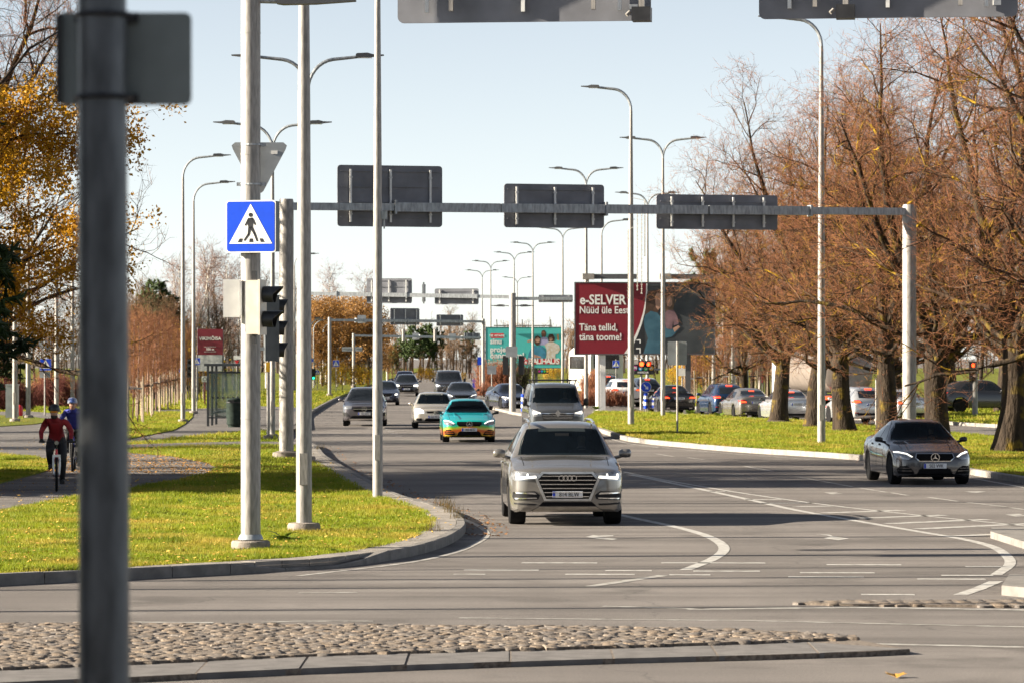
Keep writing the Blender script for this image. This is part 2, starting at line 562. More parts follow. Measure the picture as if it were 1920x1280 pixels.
# ------------------------------------------------------------------ road markings
markings = []
def mark(path_px, w, m=PAINT, name='road_marking', smooth=0, z=0.004):
    pth = [G(*p) for p in path_px]
    if smooth: pth = catmull(pth, smooth)
    mb = MB(); ribbon(mb, pth, w, z)
    o = mb.build(name, m, road)
    return o
mark([(1150, 962), (1210, 975), (1270, 988), (1320, 1002), (1350, 1017), (1357, 1031), (1335, 1048), (1285, 1068)], 0.17, smooth=8)
mark([(1170, 884), (1250, 900), (1400, 925), (1560, 947), (1740, 967), (1930, 986)], 0.11, smooth=6)
mark([(1180, 889), (1250, 903), (1400, 935), (1500, 957), (1700, 992), (1800, 1009), (1860, 1024), (1888, 1042), (1893, 1058), (1868, 1077)], 0.16, smooth=8)
mark([(1868, 1089), (1835, 1103), (1800, 1115)], 0.18)
for a, b in [((1330, 921), (1360, 921)), ((1395, 936), (1465, 936)), ((1425, 943), (1525, 942)), ((1490, 949), (1560, 948)), ((1545, 961), (1690, 956)), ((1605, 971), (1770, 965)), ((1665, 981), (1850, 973)), ((1720, 991), (1930, 981)), ((1790, 1004), (1870, 1001))]:
    mark([a, b], 0.30)
for a, b in [((1495, 893), (1600, 912)), ((1612, 914), (1662, 922)), ((1672, 923), (1702, 928)), ((1738, 931), (1795, 939)), ((1812, 941), (1885, 949)), ((1895, 951), (1940, 957)), ((1395, 873), (1450, 883)), ((1230, 850), (1262, 855)), ((1290, 857), (1320, 861))]:
    mark([a, b], 0.10, WORN)
mark([(1120, 814), (1180, 831), (1280, 842), (1400, 852), (1530, 861), (1630, 869)], 0.10, WORN, smooth=4)
mark([(1830, 897), (1930, 915)], 0.12)
# white edge line round the corner kerb
mark([(560, 1079), (760, 1055), (850, 1036), (895, 1017), (913, 1003), (905, 990), (885, 980), (862, 970)], 0.10, WORN, smooth=8)
for x0, x1, y in [(978, 1120, 1054.5), (870, 1010, 1068), (850, 910, 1076), (1060, 1190, 1076), (1135, 1222, 1069), (1240, 1435, 1054.5), (1300, 1425, 1070), (1255, 1332, 1077), (1550, 1690, 1058), (1500, 1640, 1073), (1478, 1620, 1081), (1810, 1880, 1061.5), (1765, 1862, 1078), (1720, 1848, 1085), (1615, 1715, 1114)]:
    mark([(x0, y), (x1, y + (x1 - x0) * 0.002)], 0.22, PAINT if x0 > 850 else WORN)
mark([(1105, 1099), (1245, 1078)], 0.16, WORN)
mark([(1130, 1136), (1320, 1141)], 0.12, WORN)
mark([(1290, 1142), (1600, 1138), (1930, 1143)], 0.20, WORN)
mark([(860, 1158), (1400, 1163), (1930, 1175)], 0.10, WORN)
mark([(1610, 1206), (1930, 1213)], 0.16, WORN)
mark([(250, 1166), (400, 1167)], 0.14, WORN)
mark([(490, 1166), (560, 1164), (700, 1164)], 0.10, WORN)
mark([(560, 1111), (670, 1110)], 0.10, WORN)
# turn arrows, flat paint pieces
def paint_poly(pxs, m=PAINT):
    o = sheet('painted_arrow', [G(*p) for p in pxs], 0.004, m, parent=road)
    return o
paint_poly([(1098, 1006), (1112, 1002.5), (1122, 1003.5), (1150, 1003), (1150, 1004.6), (1118, 1006), (1158, 1009.5), (1148, 1011.5), (1118, 1009)])
paint_poly([(1530, 1001.5), (1556, 1001.5), (1562, 1005), (1592, 1009), (1572, 1012), (1545, 1008.5), (1557, 1005), (1550, 1003)])
paint_poly([(1545, 922.5), (1572, 922), (1565, 924), (1582, 924.5), (1560, 926)], WORN)
paint_poly([(1808, 921), (1830, 920), (1850, 921), (1830, 923.5)], WORN)
paint_poly([(1885, 964), (1912, 962.5), (1918, 964.5), (1935, 965.5), (1905, 968)], WORN)
for k, (x0, x1, y) in enumerate([(722, 733, 804.5), (727, 739, 808.5), (733, 746, 812.5), (742, 754, 817)]):
    mark([(x0, y), (x1, y)], 0.5)
for x0, x1, y in [(640, 655, 829), (690, 720, 829), (800, 830, 832), (905, 940, 829), (1225, 1245, 838), (1175, 1200, 833), (1200, 1230, 906), (1255, 1275, 915), (1310, 1345, 908), (1365, 1395, 889), (880, 930, 1001)]:
    mark([(x0, y), (x1, y + .2)], 0.25, WORN)
for x0, x1, y in [(0, 8, 836), (20, 30, 827), (38, 48, 820), (55, 64, 814), (70, 78, 809)]:
    a, b = G(x0, y), G(x1, y - 0.5)
    mb = MB(); ribbon(mb, [a, b], 0.2, KZ - 0.002); mb.build('road_marking', WORN, path1)

# ------------------------------------------------------------------ concrete refuge pieces near the hatching
ri = tag(MB().prism([G(*p) for p in [(1857, 1008), (1920, 1028), (2050, 1060), (2080, 1000), (1860, 999)]], 0.0, 0.11).build('traffic_island', KERBM), kind='structure')
ri2 = tag(MB().prism([G(*p) for p in [(1878, 1115), (1950, 1122), (2050, 1122), (2050, 1092), (1893, 1092)]], 0.0, 0.12).build('traffic_island', KERBM), kind='structure')

# ------------------------------------------------------------------ cobbled island in the road
isl_top = [G(*p) for p in [(-250, 1176), (0, 1181), (500, 1183), (1000, 1186), (1300, 1191), (1480, 1197), (1606, 1206)]]
isl_bot = [G(*p) for p in [(1606, 1208), (1420, 1216), (1140, 1225), (860, 1232), (560, 1242), (245, 1256), (0, 1267), (-250, 1280)]]
isl = isl_top + isl_bot
bed = sheet('cobbled_island', isl, 0.081, SOIL, thick=0.2)
crng = random.Random(3)
def cobble_mesh(seed):
    r = random.Random(seed)
    n = 8
    ang = [math.pi / 4 * (2 * (k // 2) + 1) + (-.2 if k % 2 == 0 else .2) + r.uniform(-.12, .12) for k in range(n)]
    rr = [r.uniform(0.98, 1.22) for _ in range(n)]
    mb = MB()
    V = []
    for sc, z in ((1.0, -0.06), (1.0, 0.006), (0.88, 0.018)):
        V += [(math.cos(a) * q * sc * 0.5, math.sin(a) * q * sc * 0.5, z + (r.uniform(-.006, .008) if z > 0 else 0)) for a, q in zip(ang, rr)]
    V.append((0, 0, 0.020))
    fs = []
    for l in range(2):
        fs += [(l * n + k, l * n + (k + 1) % n, (l + 1) * n + (k + 1) % n, (l + 1) * n + k) for k in range(n)]
    fs += [(2 * n + k, 2 * n + (k + 1) % n, 3 * n) for k in range(n)]
    mb.add(V, fs)
    return mb
cob_me = [cobble_mesh(i).mesh('cobble', COB[i % 5], smooth=50) for i in range(15)]
cob_raw = [cobble_mesh(i) for i in range(15)]
cells = []
yy = 33.6
row = 0
while yy < 40.2:
    xx = -7.4 + (row % 2) * 0.065
    while xx < 4.0:
        x = xx + crng.uniform(-.025, .025); y = yy + crng.uniform(-.025, .025)
        cells.append((x, y)); xx += crng.uniform(0.125, 0.16)
    yy += 0.118; row += 1
keep = inpoly(np.array(cells), isl)
cells = [c for c, k in zip(cells, keep) if k]
inview = lambda c: abs(c[0]) < 960 * c[1] / F + 0.15
vis = sorted([c for c in cells if inview(c) and c[0] > -4.3 - 0 or inview(c)], key=lambda c: c[1])
single = vis[:300]; sset = set(single)
for k, (x, y) in enumerate(single):
    o = bpy.data.objects.new('cobble', crng.choice(cob_me)); COL.objects.link(o); o.parent = bed
    o.location = (x, y, 0.070 + crng.uniform(-.006, .008)); o.rotation_euler = (crng.uniform(-.07, .07), crng.uniform(-.07, .07), crng.choice((0, 1.57, 3.14)) + crng.uniform(-.2, .2))
    s = crng.uniform(.140, .165); o.scale = (s, s * .88, crng.uniform(.55, .9))
mbs = [MB() for _ in range(5)]
for (x, y) in cells:
    if (x, y) in sset: continue
    k = crng.randrange(15); a = crng.choice((0, 1.57, 3.14)) + crng.uniform(-.2, .2); s = crng.uniform(.140, .165)
    ca, sa = math.cos(a) * s, math.sin(a) * s; dz = 0.070 + crng.uniform(-.006, .008); tx, ty = crng.uniform(-.1, .1), crng.uniform(-.1, .1)
    mbs[k % 5].add([(x + p[0] * ca - p[1] * sa, y + p[0] * sa + p[1] * ca, dz + p[2] * .72 + (p[0] * tx + p[1] * ty) * s) for p in cob_raw[k].v], cob_raw[k].f)
for k, q in enumerate(mbs):
    if q.v: tag(q.build('cobbles_beyond', COB[k], bed, smooth=50), kind='stuff')
# flush kerb stones along the near side of the island
kp = catmull([G(*p) for p in [(-250, 1304), (0, 1290), (245, 1279), (560, 1264), (860, 1253), (1140, 1244), (1420, 1237), (1600, 1231), (1706, 1226)]], 6)
kroot = sheet('island_kerb', [tuple(q) for q in kp] + [G(1606, 1208)] + isl_bot[1:], 0.051, SOIL, thick=0.1)
pts = resample(kp, 1.05)
bt = np.array(isl_bot)
KERBD = mat('dark_kerb_concrete', (0.14, 0.13, 0.125), 0.85, scale=5, var=0.18, bump=0.4, bscale=70)
bx = bt[::-1]
for i in range(len(pts) - 1):
    a, b = pts[i], pts[i + 1]
    g = 0.012
    q = []
    for (x, y), sg in ((a, g), (b, -g)):
        yb = np.interp(x, bx[:, 0], bx[:, 1]) if x < bx[-1, 0] else min(y + 0.04, bx[-1, 1])
        q.append(((x + sg, y), (x + sg, max(yb - 0.03, y + 0.02))))
    MB().prism([q[0][0], q[1][0], q[1][1], q[0][1]], 0.0, 0.055 + rnd.uniform(-.004, .004)).build('kerb_stone', KERBD, kroot)
# low cobbled sliver further along
sl = [G(*p) for p in [(1488, 1133), (1560, 1129), (1930, 1127), (2060, 1128), (2060, 1142), (1930, 1139), (1600, 1136)]]
bed2 = sheet('cobbled_sliver', sl, 0.03, SOIL, thick=0.2)
cc = [(x, y) for x in np.arange(3, 7.6, .19) for y in np.arange(42.5, 45.2, .17)]
cc = [c for c, k in zip(cc, inpoly(np.array(cc), sl)) if k and inview(c)]
for (x, y) in cc[:300]:
    o = bpy.data.objects.new('cobble', crng.choice(cob_me)); COL.objects.link(o); o.parent = bed2
    o.location = (x + crng.uniform(-.02, .02), y, 0.021 + crng.uniform(-.003, .004)); o.rotation_euler = (0, 0, crng.uniform(0, 6.28)); o.scale = (.19, .17, .6)

# ------------------------------------------------------------------ grass blades and fallen leaves
def blade_material(name, a, b, c):
    m = bpy.data.materials.new(name); m.use_nodes = True
    nt = m.node_tree; p = nt.nodes['Principled BSDF']
    tc = nt.nodes.new('ShaderNodeTexCoord').outputs['Object']
    col = nodes_mix(nt, noise(nt, tc, 1.1, 4, lo=.35, hi=.65), a, b)
    col = nodes_mix(nt, noise(nt, tc, .55, 5, lo=.47, hi=.70), col, c)
    col = nodes_mix(nt, noise(nt, tc, 1.7, 4, lo=.54, hi=.72), col, tuple(v * .62 for v in a))
    gi = nt.nodes.new('ShaderNodeNewGeometry').outputs['Random Per Island']
    col = nodes_mix(nt, gi, col, nodes_mix(nt, 1.0, col, (1.5, 1.3, 1.1), 'MULTIPLY'))
    nt.links.new(col, p.inputs['Base Color'])
    p.inputs['Roughness'].default_value = 0.6
    p.inputs['Specular IOR Level'].default_value = 0.25
    tr = nt.nodes.new('ShaderNodeBsdfTranslucent'); nt.links.new(col, tr.inputs[0])
    ms = nt.nodes.new('ShaderNodeMixShader'); ms.inputs[0].default_value = 0.4
    nt.links.new(p.outputs[0], ms.inputs[1]); nt.links.new(tr.outputs[0], ms.inputs[2])
    nt.links.new(ms.outputs[0], nt.nodes['Material Output'].inputs[0])
    return m
BLADE = blade_material('grass_blade', (0.135, 0.185, 0.012), (0.225, 0.275, 0.018), (0.33, 0.265, 0.05))
nrg = np.random.default_rng(11)
def blades(name, label, poly, excl, y0, y1, n, h, w, z):
    # more blades near the camera: sample evenly in photo rows
    P = []
    tot = 0
    while tot < n:
        s = nrg.uniform(F / y1, F / y0, n)
        Y = F / s
        X = nrg.uniform(-1010, 1010, n) / s
        q = np.stack([X, Y], 1)
        k = inpoly(q, poly)
        for e in excl: k &= ~inpoly(q, e)
        P.append(q[k]); tot += k.sum()
        if k.sum() < n * 0.01: break
    P = np.concatenate(P)[:n]; n = len(P)
    sc = np.sqrt(P[:, 1] / 60.0)
    a = nrg.uniform(0, 2 * np.pi, n)
    clump = 1 + .5 * np.sin(P[:, 0] * 2.3 + 1.7 * np.sin(P[:, 1] * .9)) * np.sin(P[:, 1] * 1.1 + P[:, 0] * .7)
    hh = h * nrg.uniform(.45, 1.25, n) * sc ** .5 * clump; ww = w * sc
    lean = nrg.normal(0, .5, (n, 2)) * hh[:, None]
    V = np.zeros((n, 3, 3), np.float32)
    dx, dy = np.cos(a) * ww / 2, np.sin(a) * ww / 2
    V[:, 0] = np.stack([P[:, 0] - dx, P[:, 1] - dy, np.full(n, z)], 1)
    V[:, 1] = np.stack([P[:, 0] + dx, P[:, 1] + dy, np.full(n, z)], 1)
    V[:, 2] = np.stack([P[:, 0] + lean[:, 0], P[:, 1] + lean[:, 1], z + hh], 1)
    o = rawmesh(name, V.reshape(-1, 3), np.arange(3 * n).reshape(-1, 3), BLADE)
    return tag(o, label, 'grass', kind='stuff')
px = lambda l: [G(*p) for p in l]
pav_poly = [tuple(q) for q in offset_path(pav_c, -0.05)] + [tuple(q) for q in reversed(offset_path(pav_c, 0.50))]
lawn_in = [tuple(q) for q in np.array(edgeL) + in_a * (0.2 + .55 * rw)[:, None]] + [(-17, 900), (-400, 900), (-400, edgeL[0][1])]
ex = [px(p_main), pav_poly, [tuple(v.co[:2]) for v in path2.data.vertices] , [tuple(v.co[:2]) for v in path3.data.vertices]]
blades('grass', 'short yellow-green grass on the corner lawn by the crossing', lawn_in, ex, 46, 125, 230000, .065, .014, KZ - .012)
blades('grass', 'sunlit grass on the lawns beyond the bus shelter', lawn_in, ex, 125, 300, 50000, .08, .03, KZ - .012)
medg = [tuple(q) for q in offset_path(medF, 0.2)] + [tuple(q) for q in offset_path(medB, 0.2)]
blades('grass', 'bright mown grass on the median under the bare trees', medg, [], 80, 200, 200000, .07, .02, KZ - .012)
blades('grass', 'grass on the verge across the opposite carriageway', [tuple(q) for q in offset_path(farE, 0.2)] + [(500, farE[-1][1]), (500, 900), (1.0, 900)], [], 140, 260, 40000, .08, .03, KZ - .012)
for lw in (lawn_b, lawn_c, lawn_d):
    pl = [tuple(v.co[:2]) for v in lw.data.vertices][:len(lw.data.vertices) // 2]
    blades('grass', {lawn_b.name: 'shaded grass tongue beside the cyclists', lawn_c.name: 'strip of grass beyond the cycle path under the lamp poles', lawn_d.name: 'grass bed round the staked saplings'}[lw.name], pl, [], 60, 190, 22000, .06, .02, KZ + .02)

LEAFM = [mat('dry_leaf_%d' % i, c, 0.8, scale=20, var=.3) for i, c in enumerate([(0.42, 0.20, 0.03), (0.50, 0.30, 0.05), (0.25, 0.11, 0.03)])]
def litter(label, poly, n, size, z, m, y0, y1):
    P = np.zeros((0, 2))
    for _ in range(30):
        s = nrg.uniform(F / y1, F / y0, n * 3); q = np.stack([nrg.uniform(-1000, 1000, n * 3) / s, F / s], 1)
        P = np.concatenate([P, q[inpoly(q, poly)]])
        if len(P) >= n: break
    P = P[:n]; n = len(P)
    a = nrg.uniform(0, 6.28, n); s = size * nrg.uniform(.5, 1.2, n)
    V = np.zeros((n, 4, 3))
    for k in range(4):
        rr = s * (1.0 if k % 2 == 0 else .6) * .5
        V[:, k, 0] = P[:, 0] + np.cos(a + k * np.pi / 2) * rr; V[:, k, 1] = P[:, 1] + np.sin(a + k * np.pi / 2) * rr
        V[:, k, 2] = z + nrg.uniform(.003, .03, n)
    return tag(rawmesh('leaves', V.reshape(-1, 3), np.arange(4 * n).reshape(-1, 4), m), label, 'leaves', kind='stuff')
litter('orange fallen leaves strewn over the cycle path', px([(150, 858), (250, 858), (330, 864), (405, 878), (440, 868), (430, 905), (330, 900), (245, 895), (140, 900), (60, 890), (110, 870)]), 2600, .07, KZ, LEAFM[0], 80, 125)
litter('yellow leaves scattered on the corner lawn', lawn_in, 2200, .065, KZ + .03, LEAFM[1], 46, 130)
litter('brown leaves gathered along the kerb gutter', [tuple(q) for q in offset_path([p for p in edgeL if 60 < p[1] < 125], -0.02)] + [tuple(q) for q in reversed(offset_path([p for p in edgeL if 60 < p[1] < 125], -0.7))], 500, .07, 0.002, LEAFM[2], 60, 124)
litter('brown leaves under the bare median trees', medg, 3500, .07, KZ + .03, LEAFM[2], 80, 170)
# ------------------------------------------------------------------ street furniture
GALV = mat('galvanised_steel', (0.265, 0.25, 0.235), 0.5, 0.12, scale=5, var=0.24, stretch=(6, 6, 1), bump=0.05, bscale=40)
GALVD = mat('dull_galvanised_steel', (0.33, 0.35, 0.37), 0.5, 0.5, scale=4, var=0.25, stretch=(4, 4, 1))
BACKG = mat('dark_grey_sign_back', (0.155, 0.16, 0.182), 0.5, 0.0, scale=1.5, var=0.2)
STRUT = mat('bright_strut', (.62, .62, .61), .4, .2, var=.08)
LUM = mat('luminaire_grey', (0.10, 0.10, 0.105), 0.45, 0.2)
LGLASS = mat('luminaire_glass', (0.7, 0.7, 0.68), 0.15)
CONC = mat('footing_concrete', (0.22, 0.19, 0.165), 0.9, scale=9, var=.25, bump=.5, bscale=50)
BLACK = mat('black_plastic', (0.018, 0.018, 0.02), 0.42, var=.3)
WHITE = mat('white_enamel', (0.78, 0.77, 0.74), 0.35, var=.05)
SBLUE = mat('sign_blue', (0.005, 0.055, 0.55), 0.3, var=.05)
SRED = mat('sign_red', (0.55, 0.015, 0.02), 0.35, var=.06)
SYEL = mat('signal_yellow', (0.75, 0.42, 0.02), 0.4, var=.06)
GREYB = mat('grey_sign_back', (0.30, 0.32, 0.34), 0.4, 0.4, var=.12, scale=3)
LRED = mat('red_signal_lit', (0.8, 0.03, 0.01), .4, emit=(1.0, 0.05, 0.01), estr=3.0)
LGRN = mat('green_signal_lit', (0.02, 0.5, 0.25), .4, emit=(0.02, 0.9, 0.4), estr=1.2)
LDARK = mat('unlit_lens', (0.05, 0.03, 0.025), .2)

def place(px, s, z=0.0):
    return Vector(((px - 960) / s, F / s, z))

def arm_path(h, reach, sgn, rise=1.1):
    """curved lamp arm: leaves the pole upright, bends out"""
    pts = []
    for k in range(9):
        t = k / 8
        a = t * R(84)
        pts.append((sgn * 0.75 * (1 - math.cos(a)), 0, h - rise + 0.85 * math.sin(a)))
    ex, ez = pts[-1][0], pts[-1][2]
    pts.append((sgn * (reach - 0.55), 0, ez + 0.07))
    return pts
def lum_mb(x0, x1, z):
    mb = MB()
    sg = 1 if x1 > x0 else -1
    L = abs(x1 - x0)
    poly = [(0, .05), (.05 * L, .075), (.42 * L, .08), (.62 * L, .035), (L, .02), (L, -.005), (.5 * L, -.035), (.08 * L, -.035), (0, -.02)]
    vs = []
    for yy in (-.13, .13):
        vs += [(x0 + sg * p[0], yy * (1 - .25 * p[0] / L), z + p[1] + .02 * p[0] / L) for p in poly]
    n = len(poly)
    fs = [tuple(range(n)), tuple(reversed(range(n, 2 * n)))] + [(i, (i + 1) % n, n + (i + 1) % n, n + i) for i in range(n)]
    return mb.add(vs, fs)
lamp_cache = {}
def lamp(px, s, label, h=11.3, arms=(1,), rb=0.10, rt=0.05, base=True, group='street lamps along the road', rz=0.0, dx=1.9):
    p = place(px, s, 0.12)
    root = thing('street_lamp', label, 'street lamp', p, rz, group)
    key = (h, arms, rb, rt, base, dx)
    if key not in lamp_cache:
        d = []
        mb = MB()
        pole_top = h - 1.1
        zs = [0, 2.2, 2.25, 2.3, pole_top * .6, pole_top]
        mb.tube([(0, 0, z) for z in zs], [rb, rb, rb * .99, rb * .97, rb * .62 + rt * .38, rt], 14)
        mb.box((0, -rb * .93, 1.0), (rb * 1.0, .03, .5))
        d.append(('pole', mb.mesh('pole', GALV, 40), []))
        for sg in arms:
            a = MB().tube(arm_path(h, dx, sg), [rt * .95] * 9 + [rt * .8], 8)
            lm = lum_mb(sg * (dx - .62), sg * (dx + .12), h - .17)
            gl = MB().box((sg * (dx - .38), 0, h - .21), (.36, .16, .02))
            d.append(('arm', a.mesh('arm', GALVD, 40), [('luminaire', lm.mesh('luminaire', LUM, 30)), ('lens', gl.mesh('lens', LGLASS))]))
        if base:
            b = MB().lathe([(rb * 2.1, -.3), (rb * 2.1, .10), (rb * 1.95, .14), (rb * 1.2, .15)], n=16)
            d.append(('footing', b.mesh('footing', CONC, 40), []))
        lamp_cache[key] = d
    for nm, me, subs in lamp_cache[key]:
        o = bpy.data.objects.new(nm, me); COL.objects.link(o); o.parent = root
        for n2, m2 in subs:
            q = bpy.data.objects.new(n2, m2); COL.objects.link(q); q.parent = o
    return root

# near poles
lamp(570, 118, 'tall tapered lamp pole on a concrete footing beside the pedestrian crossing pole', 12.4, (1,), .125, .06)
lamp(708, 95.5, 'slim lamp pole at the kerb edge of the corner lawn', 12.4, (1,), .10, .045, base=False)
sb_ = MB().box((.13, 0, 5.55), (.12, .1, .16)).box((.13, 0, 5.38), (.03, .03, .2)).build('sensor_box', GALVD, bpy.data.objects['street_lamp.001'])
lamp(577, 70.7, 'twin-arm lamp half hidden behind the tall pole by the crossing', 10.9, (-1, 1), .10, .05)
lamp(511, 55, 'twin-arm lamp showing behind the pole with the crossing sign', 10.9, (-1, 1), .09, .05)
lamp(343, 44.5, 'single-arm lamp at the edge of the sapling bed, the taller of the pair', 11.4, (1,), .10, .05)
lamp(363, 38.6, 'single-arm lamp between the sapling bed and the bus shelter', 11.4, (1,), .10, .05)
lamp(552, 23, 'distant single-arm lamp peeping out beside the tall pole', 11.3, (1,), .10, .05)
lamp(1540, 58.6, 'tall single-arm lamp on the median in front of the bare trees', 13.8, (-1,), .13, .06, base=False)
lamp(1183, 46.5, 'single-arm lamp in front of the dark red billboard', 13.8, (-1,), .13, .06, base=False)
for px_, s_, lb in [(1243, 40.3, 'twin-arm lamp in front of the mother and child poster'), (1099, 34.7, 'twin-arm lamp rising behind the middle gantry board'), (1214, 30.2, 'twin-arm lamp behind the gantry beam over the red billboard'),
                    (1055, 23.7, 'twin-arm lamp just clear of the red billboard edge'), (999, 21.0, 'twin-arm lamp above the turquoise billboard, tallest of three'), (964, 19.2, 'twin-arm lamp over the turquoise billboard, next in the receding row'),
                    (920, 17.6, 'twin-arm lamp behind the steel gantry post near the turquoise billboard'), (904, 15.9, 'far twin-arm lamp over the turquoise billboard corner'), (970, 14.6, 'farthest twin-arm lamp rising over the turquoise billboard')]:
    lamp(px_, s_, lb, 13.1, (-1, 1), .11, .055, base=False)
lamp(1128, 31, 'single-arm lamp rising behind the red billboard', 11.2, (1,), .1, .05, base=False)
for px_, s_, lb in [(28, 44, 'lamp pole on the grass strip under yellow leaves, closest to the picture edge'), (53, 41.5, 'thicker lamp pole with a small box under yellow leaves'), (106, 38, 'slim lamp pole behind the cyclists'), (136, 36, 'lamp pole partly covered by the blurred pole')]:
    lamp(px_, s_, lb, 11.3, (1,), .11, .05)
for px_, s_, lb in [(120, 28, 'thin far pole among the shrubs by the cycle path'), (588, 21, 'far lamp beside the green traffic signal'), (606, 19.5, 'small far lamp before the brown wood'), (648, 18, 'far lamp next to the yellow young trees'), (582, 22, 'thin far pole next to the blue round sign')]:
    lamp(px_, s_, lb, 6.2, (1,), .07, .045, base=False, dx=1.0, group='small far lamps')
for px_, s_, lb in [(764, 14, 'far small lamp above the dark off-roader'), (797, 13, 'far lamp over the tall dark car'), (816, 14, 'far lamp next to the bare poplars'), (862, 13, 'farthest small lamp before the bare wood')]:
    lamp(px_, s_, lb, 4.0, (1,), .07, .045, base=False, dx=.9, group='small far lamps')
for i, (px_, s_) in enumerate([(1338, 31), (1374, 29), (1380, 27), (1400, 30), (1425, 26), (1356, 24)]):
    lamp(px_, s_, ['white pole just past the red billboard', 'white pole over the blue car roof', 'thin white pole over the blue car', 'white pole above the grey saloon', 'short white pole by the thick trunk', 'pale pole behind the staked saplings'][i], 7.0, (1,), .12, .06, base=False, dx=1.0, group='white poles across the opposite road')

for i, (x, Y) in enumerate([(-17, 41.5), (-20, 45.2), (-15, 47.4), (-22, 49.0)]):
    lamp(960 + x * F / Y, F / Y, 'lamp pole outside the picture whose shadow crosses the near asphalt, %s from the camera' % ['first', 'second', 'third', 'fourth'][i], 11.3, (1,), .10, .05)
# hanging light chains on the lamps by the red billboard
CHAIN = mat('light_chain_white', (0.72, 0.69, 0.62), .6, var=.3, scale=30)
for k, (px_, y0, y1) in enumerate([(1195, 400, 545), (1203, 390, 552), (1209, 375, 480), (1178, 430, 560)]):
    Y = 148
    a, b = at(px_, y0, Y), at(px_, y1, Y)
    mb = MB(); n = 40
    for i in range(n):
        t = i / n; z = a.z + (b.z - a.z) * t
        mb.box((0, 0, z - a.z - .04), (.035 + .03 * (i % 2), .035, .05))
    mb.tube([(0, 0, 0), (0, 0, b.z - a.z)], .009, 5)
    mb.tube([(0, 0, -.02), ((1187 - px_) / 46.5, 0, .08)], .012, 5)
    o = mb.build('light_chain', CHAIN, loc=(a.x, Y, a.z))
    tag(o, ['pale light chain hanging beside the lamp pole at the billboard, longest', 'pale light chain hanging over the billboard top, next to the longest', 'short pale light chain ending above the billboard', 'pale light chain on the side of the lamp toward the lettering'][k], 'light chain', 'light chains on the lamp')

# ------------------------------------------------------------------ gantries and boards
def sign_board(parent, x, z, w, h, y, struts=3, ribs=3, name='sign_board', m=None, t=.05):
    b = MB()
    r = min(.09, h * .12); poly = []
    for cx, cz, a0 in ((w / 2 - r, -h / 2 + r, -90), (w / 2 - r, h / 2 - r, 0), (-w / 2 + r, h / 2 - r, 90), (-w / 2 + r, -h / 2 + r, 180)):
        for k in range(5):
            a = R(a0 + k * 22.5); poly.append((cx + r * math.cos(a), cz + r * math.sin(a)))
    b.plate(poly, 0, t)
    o = b.build(name, m or BACKG, parent, loc=(x, y, z))
    for k in range(ribs):
        zz = -h / 2 + h * (k + .5) / ribs + .05
        MB().box((0, -.018, zz), (w * .94, .036, .03)).build('rib', m or BACKG, o)
    for k in range(struts):
        xx = -w / 2 + w * (.12 + .76 * k / max(1, struts - 1)) if struts > 1 else 0
        st = MB().box((xx, -.07, 0), (.055, .07, h * .86)); st.box((xx, -.09, h * .3), (.1, .03, .03)); st.box((xx, -.09, -h * .3), (.1, .03, .03))
        st.build('strut', STRUT, o)
    return o

# gantry over the near junction
g0 = thing('sign_gantry', 'near gantry pole carrying the crossing sign, boards overhead at the top edge', 'gantry', place(470, 130, .1), 0, None)
gy = 0
mb = MB().tube([(0, 0, .12), (0, 0, 3), (0, 0, 9.6)], .142, 20)
for z in (1.9, 3.8, 5.7, 7.45): mb.tube([(0, 0, z), (0, 0, z + .02)], .146, 20)
mb.build('post', GALV, g0, 40)
MB().lathe([(.28, -.2), (.28, .13), (.26, .15), (.17, .155)], n=20).build('footing', CONC, g0, 40)
MB().lathe([(.185, .17), (.165, .22), (.15, .24)], n=18).build('base_flange', GALVD, g0, 40)
MB().box((6.7, 0, 9.1), (13.4, .26, .28)).build('beam', GALVD, g0)
MB().tube([(13.4, 0, 0), (13.4, 0, 9.6)], .16, 18).build('post', GALV, g0, 40)
x0 = place(470, 130).x
for (a, b, zb) in [((742 - 960) / 130, (1222 - 960) / 130, 7.77), ((1425 - 960) / 130, (1910 - 960) / 130, 7.83)]:
    bo = sign_board(g0, (a + b) / 2 - x0, zb + .87, b - a, 2.0, .22, 3, 0)
    bo.rotation_euler.z = R(-7)
    for k in (-.28, .28):
        MB().box(((b - a) * k, -.19, -.35), (.06, .10, 1.0)).build('strut', GALV, bo)
    MB().box((b - a - 1.95 if a < 0 else -.6, -.3, -.94), (.27, .3, .2)).build('detector_box', BLACK, bo)
    MB().box((b - a - 1.95 if a < 0 else -.6, -.3, -.80), (.08, .12, .2)).tube([((b - a - 2.12 if a < 0 else -.77), -.3, -.9), ((b - a - 2.17 if a < 0 else -.82), -.32, -.95)], .03, 8).build('detector_bracket', GALV, bo)
    MB().box(((b - a) / 2 - .25 if a < 0 else (b - a) / 2 - .3, -.004, -.8), (.12, .006, .07)).build('sticker', WHITE, bo)
MB().tube([(.14, 0, 7.93), (.5, 0, 7.92)], .045, 10).build('arm', GALVD, g0, 40)
lo = lum_mb(.38, 1.52, 7.9).build('luminaire', LUM, g0, 30)

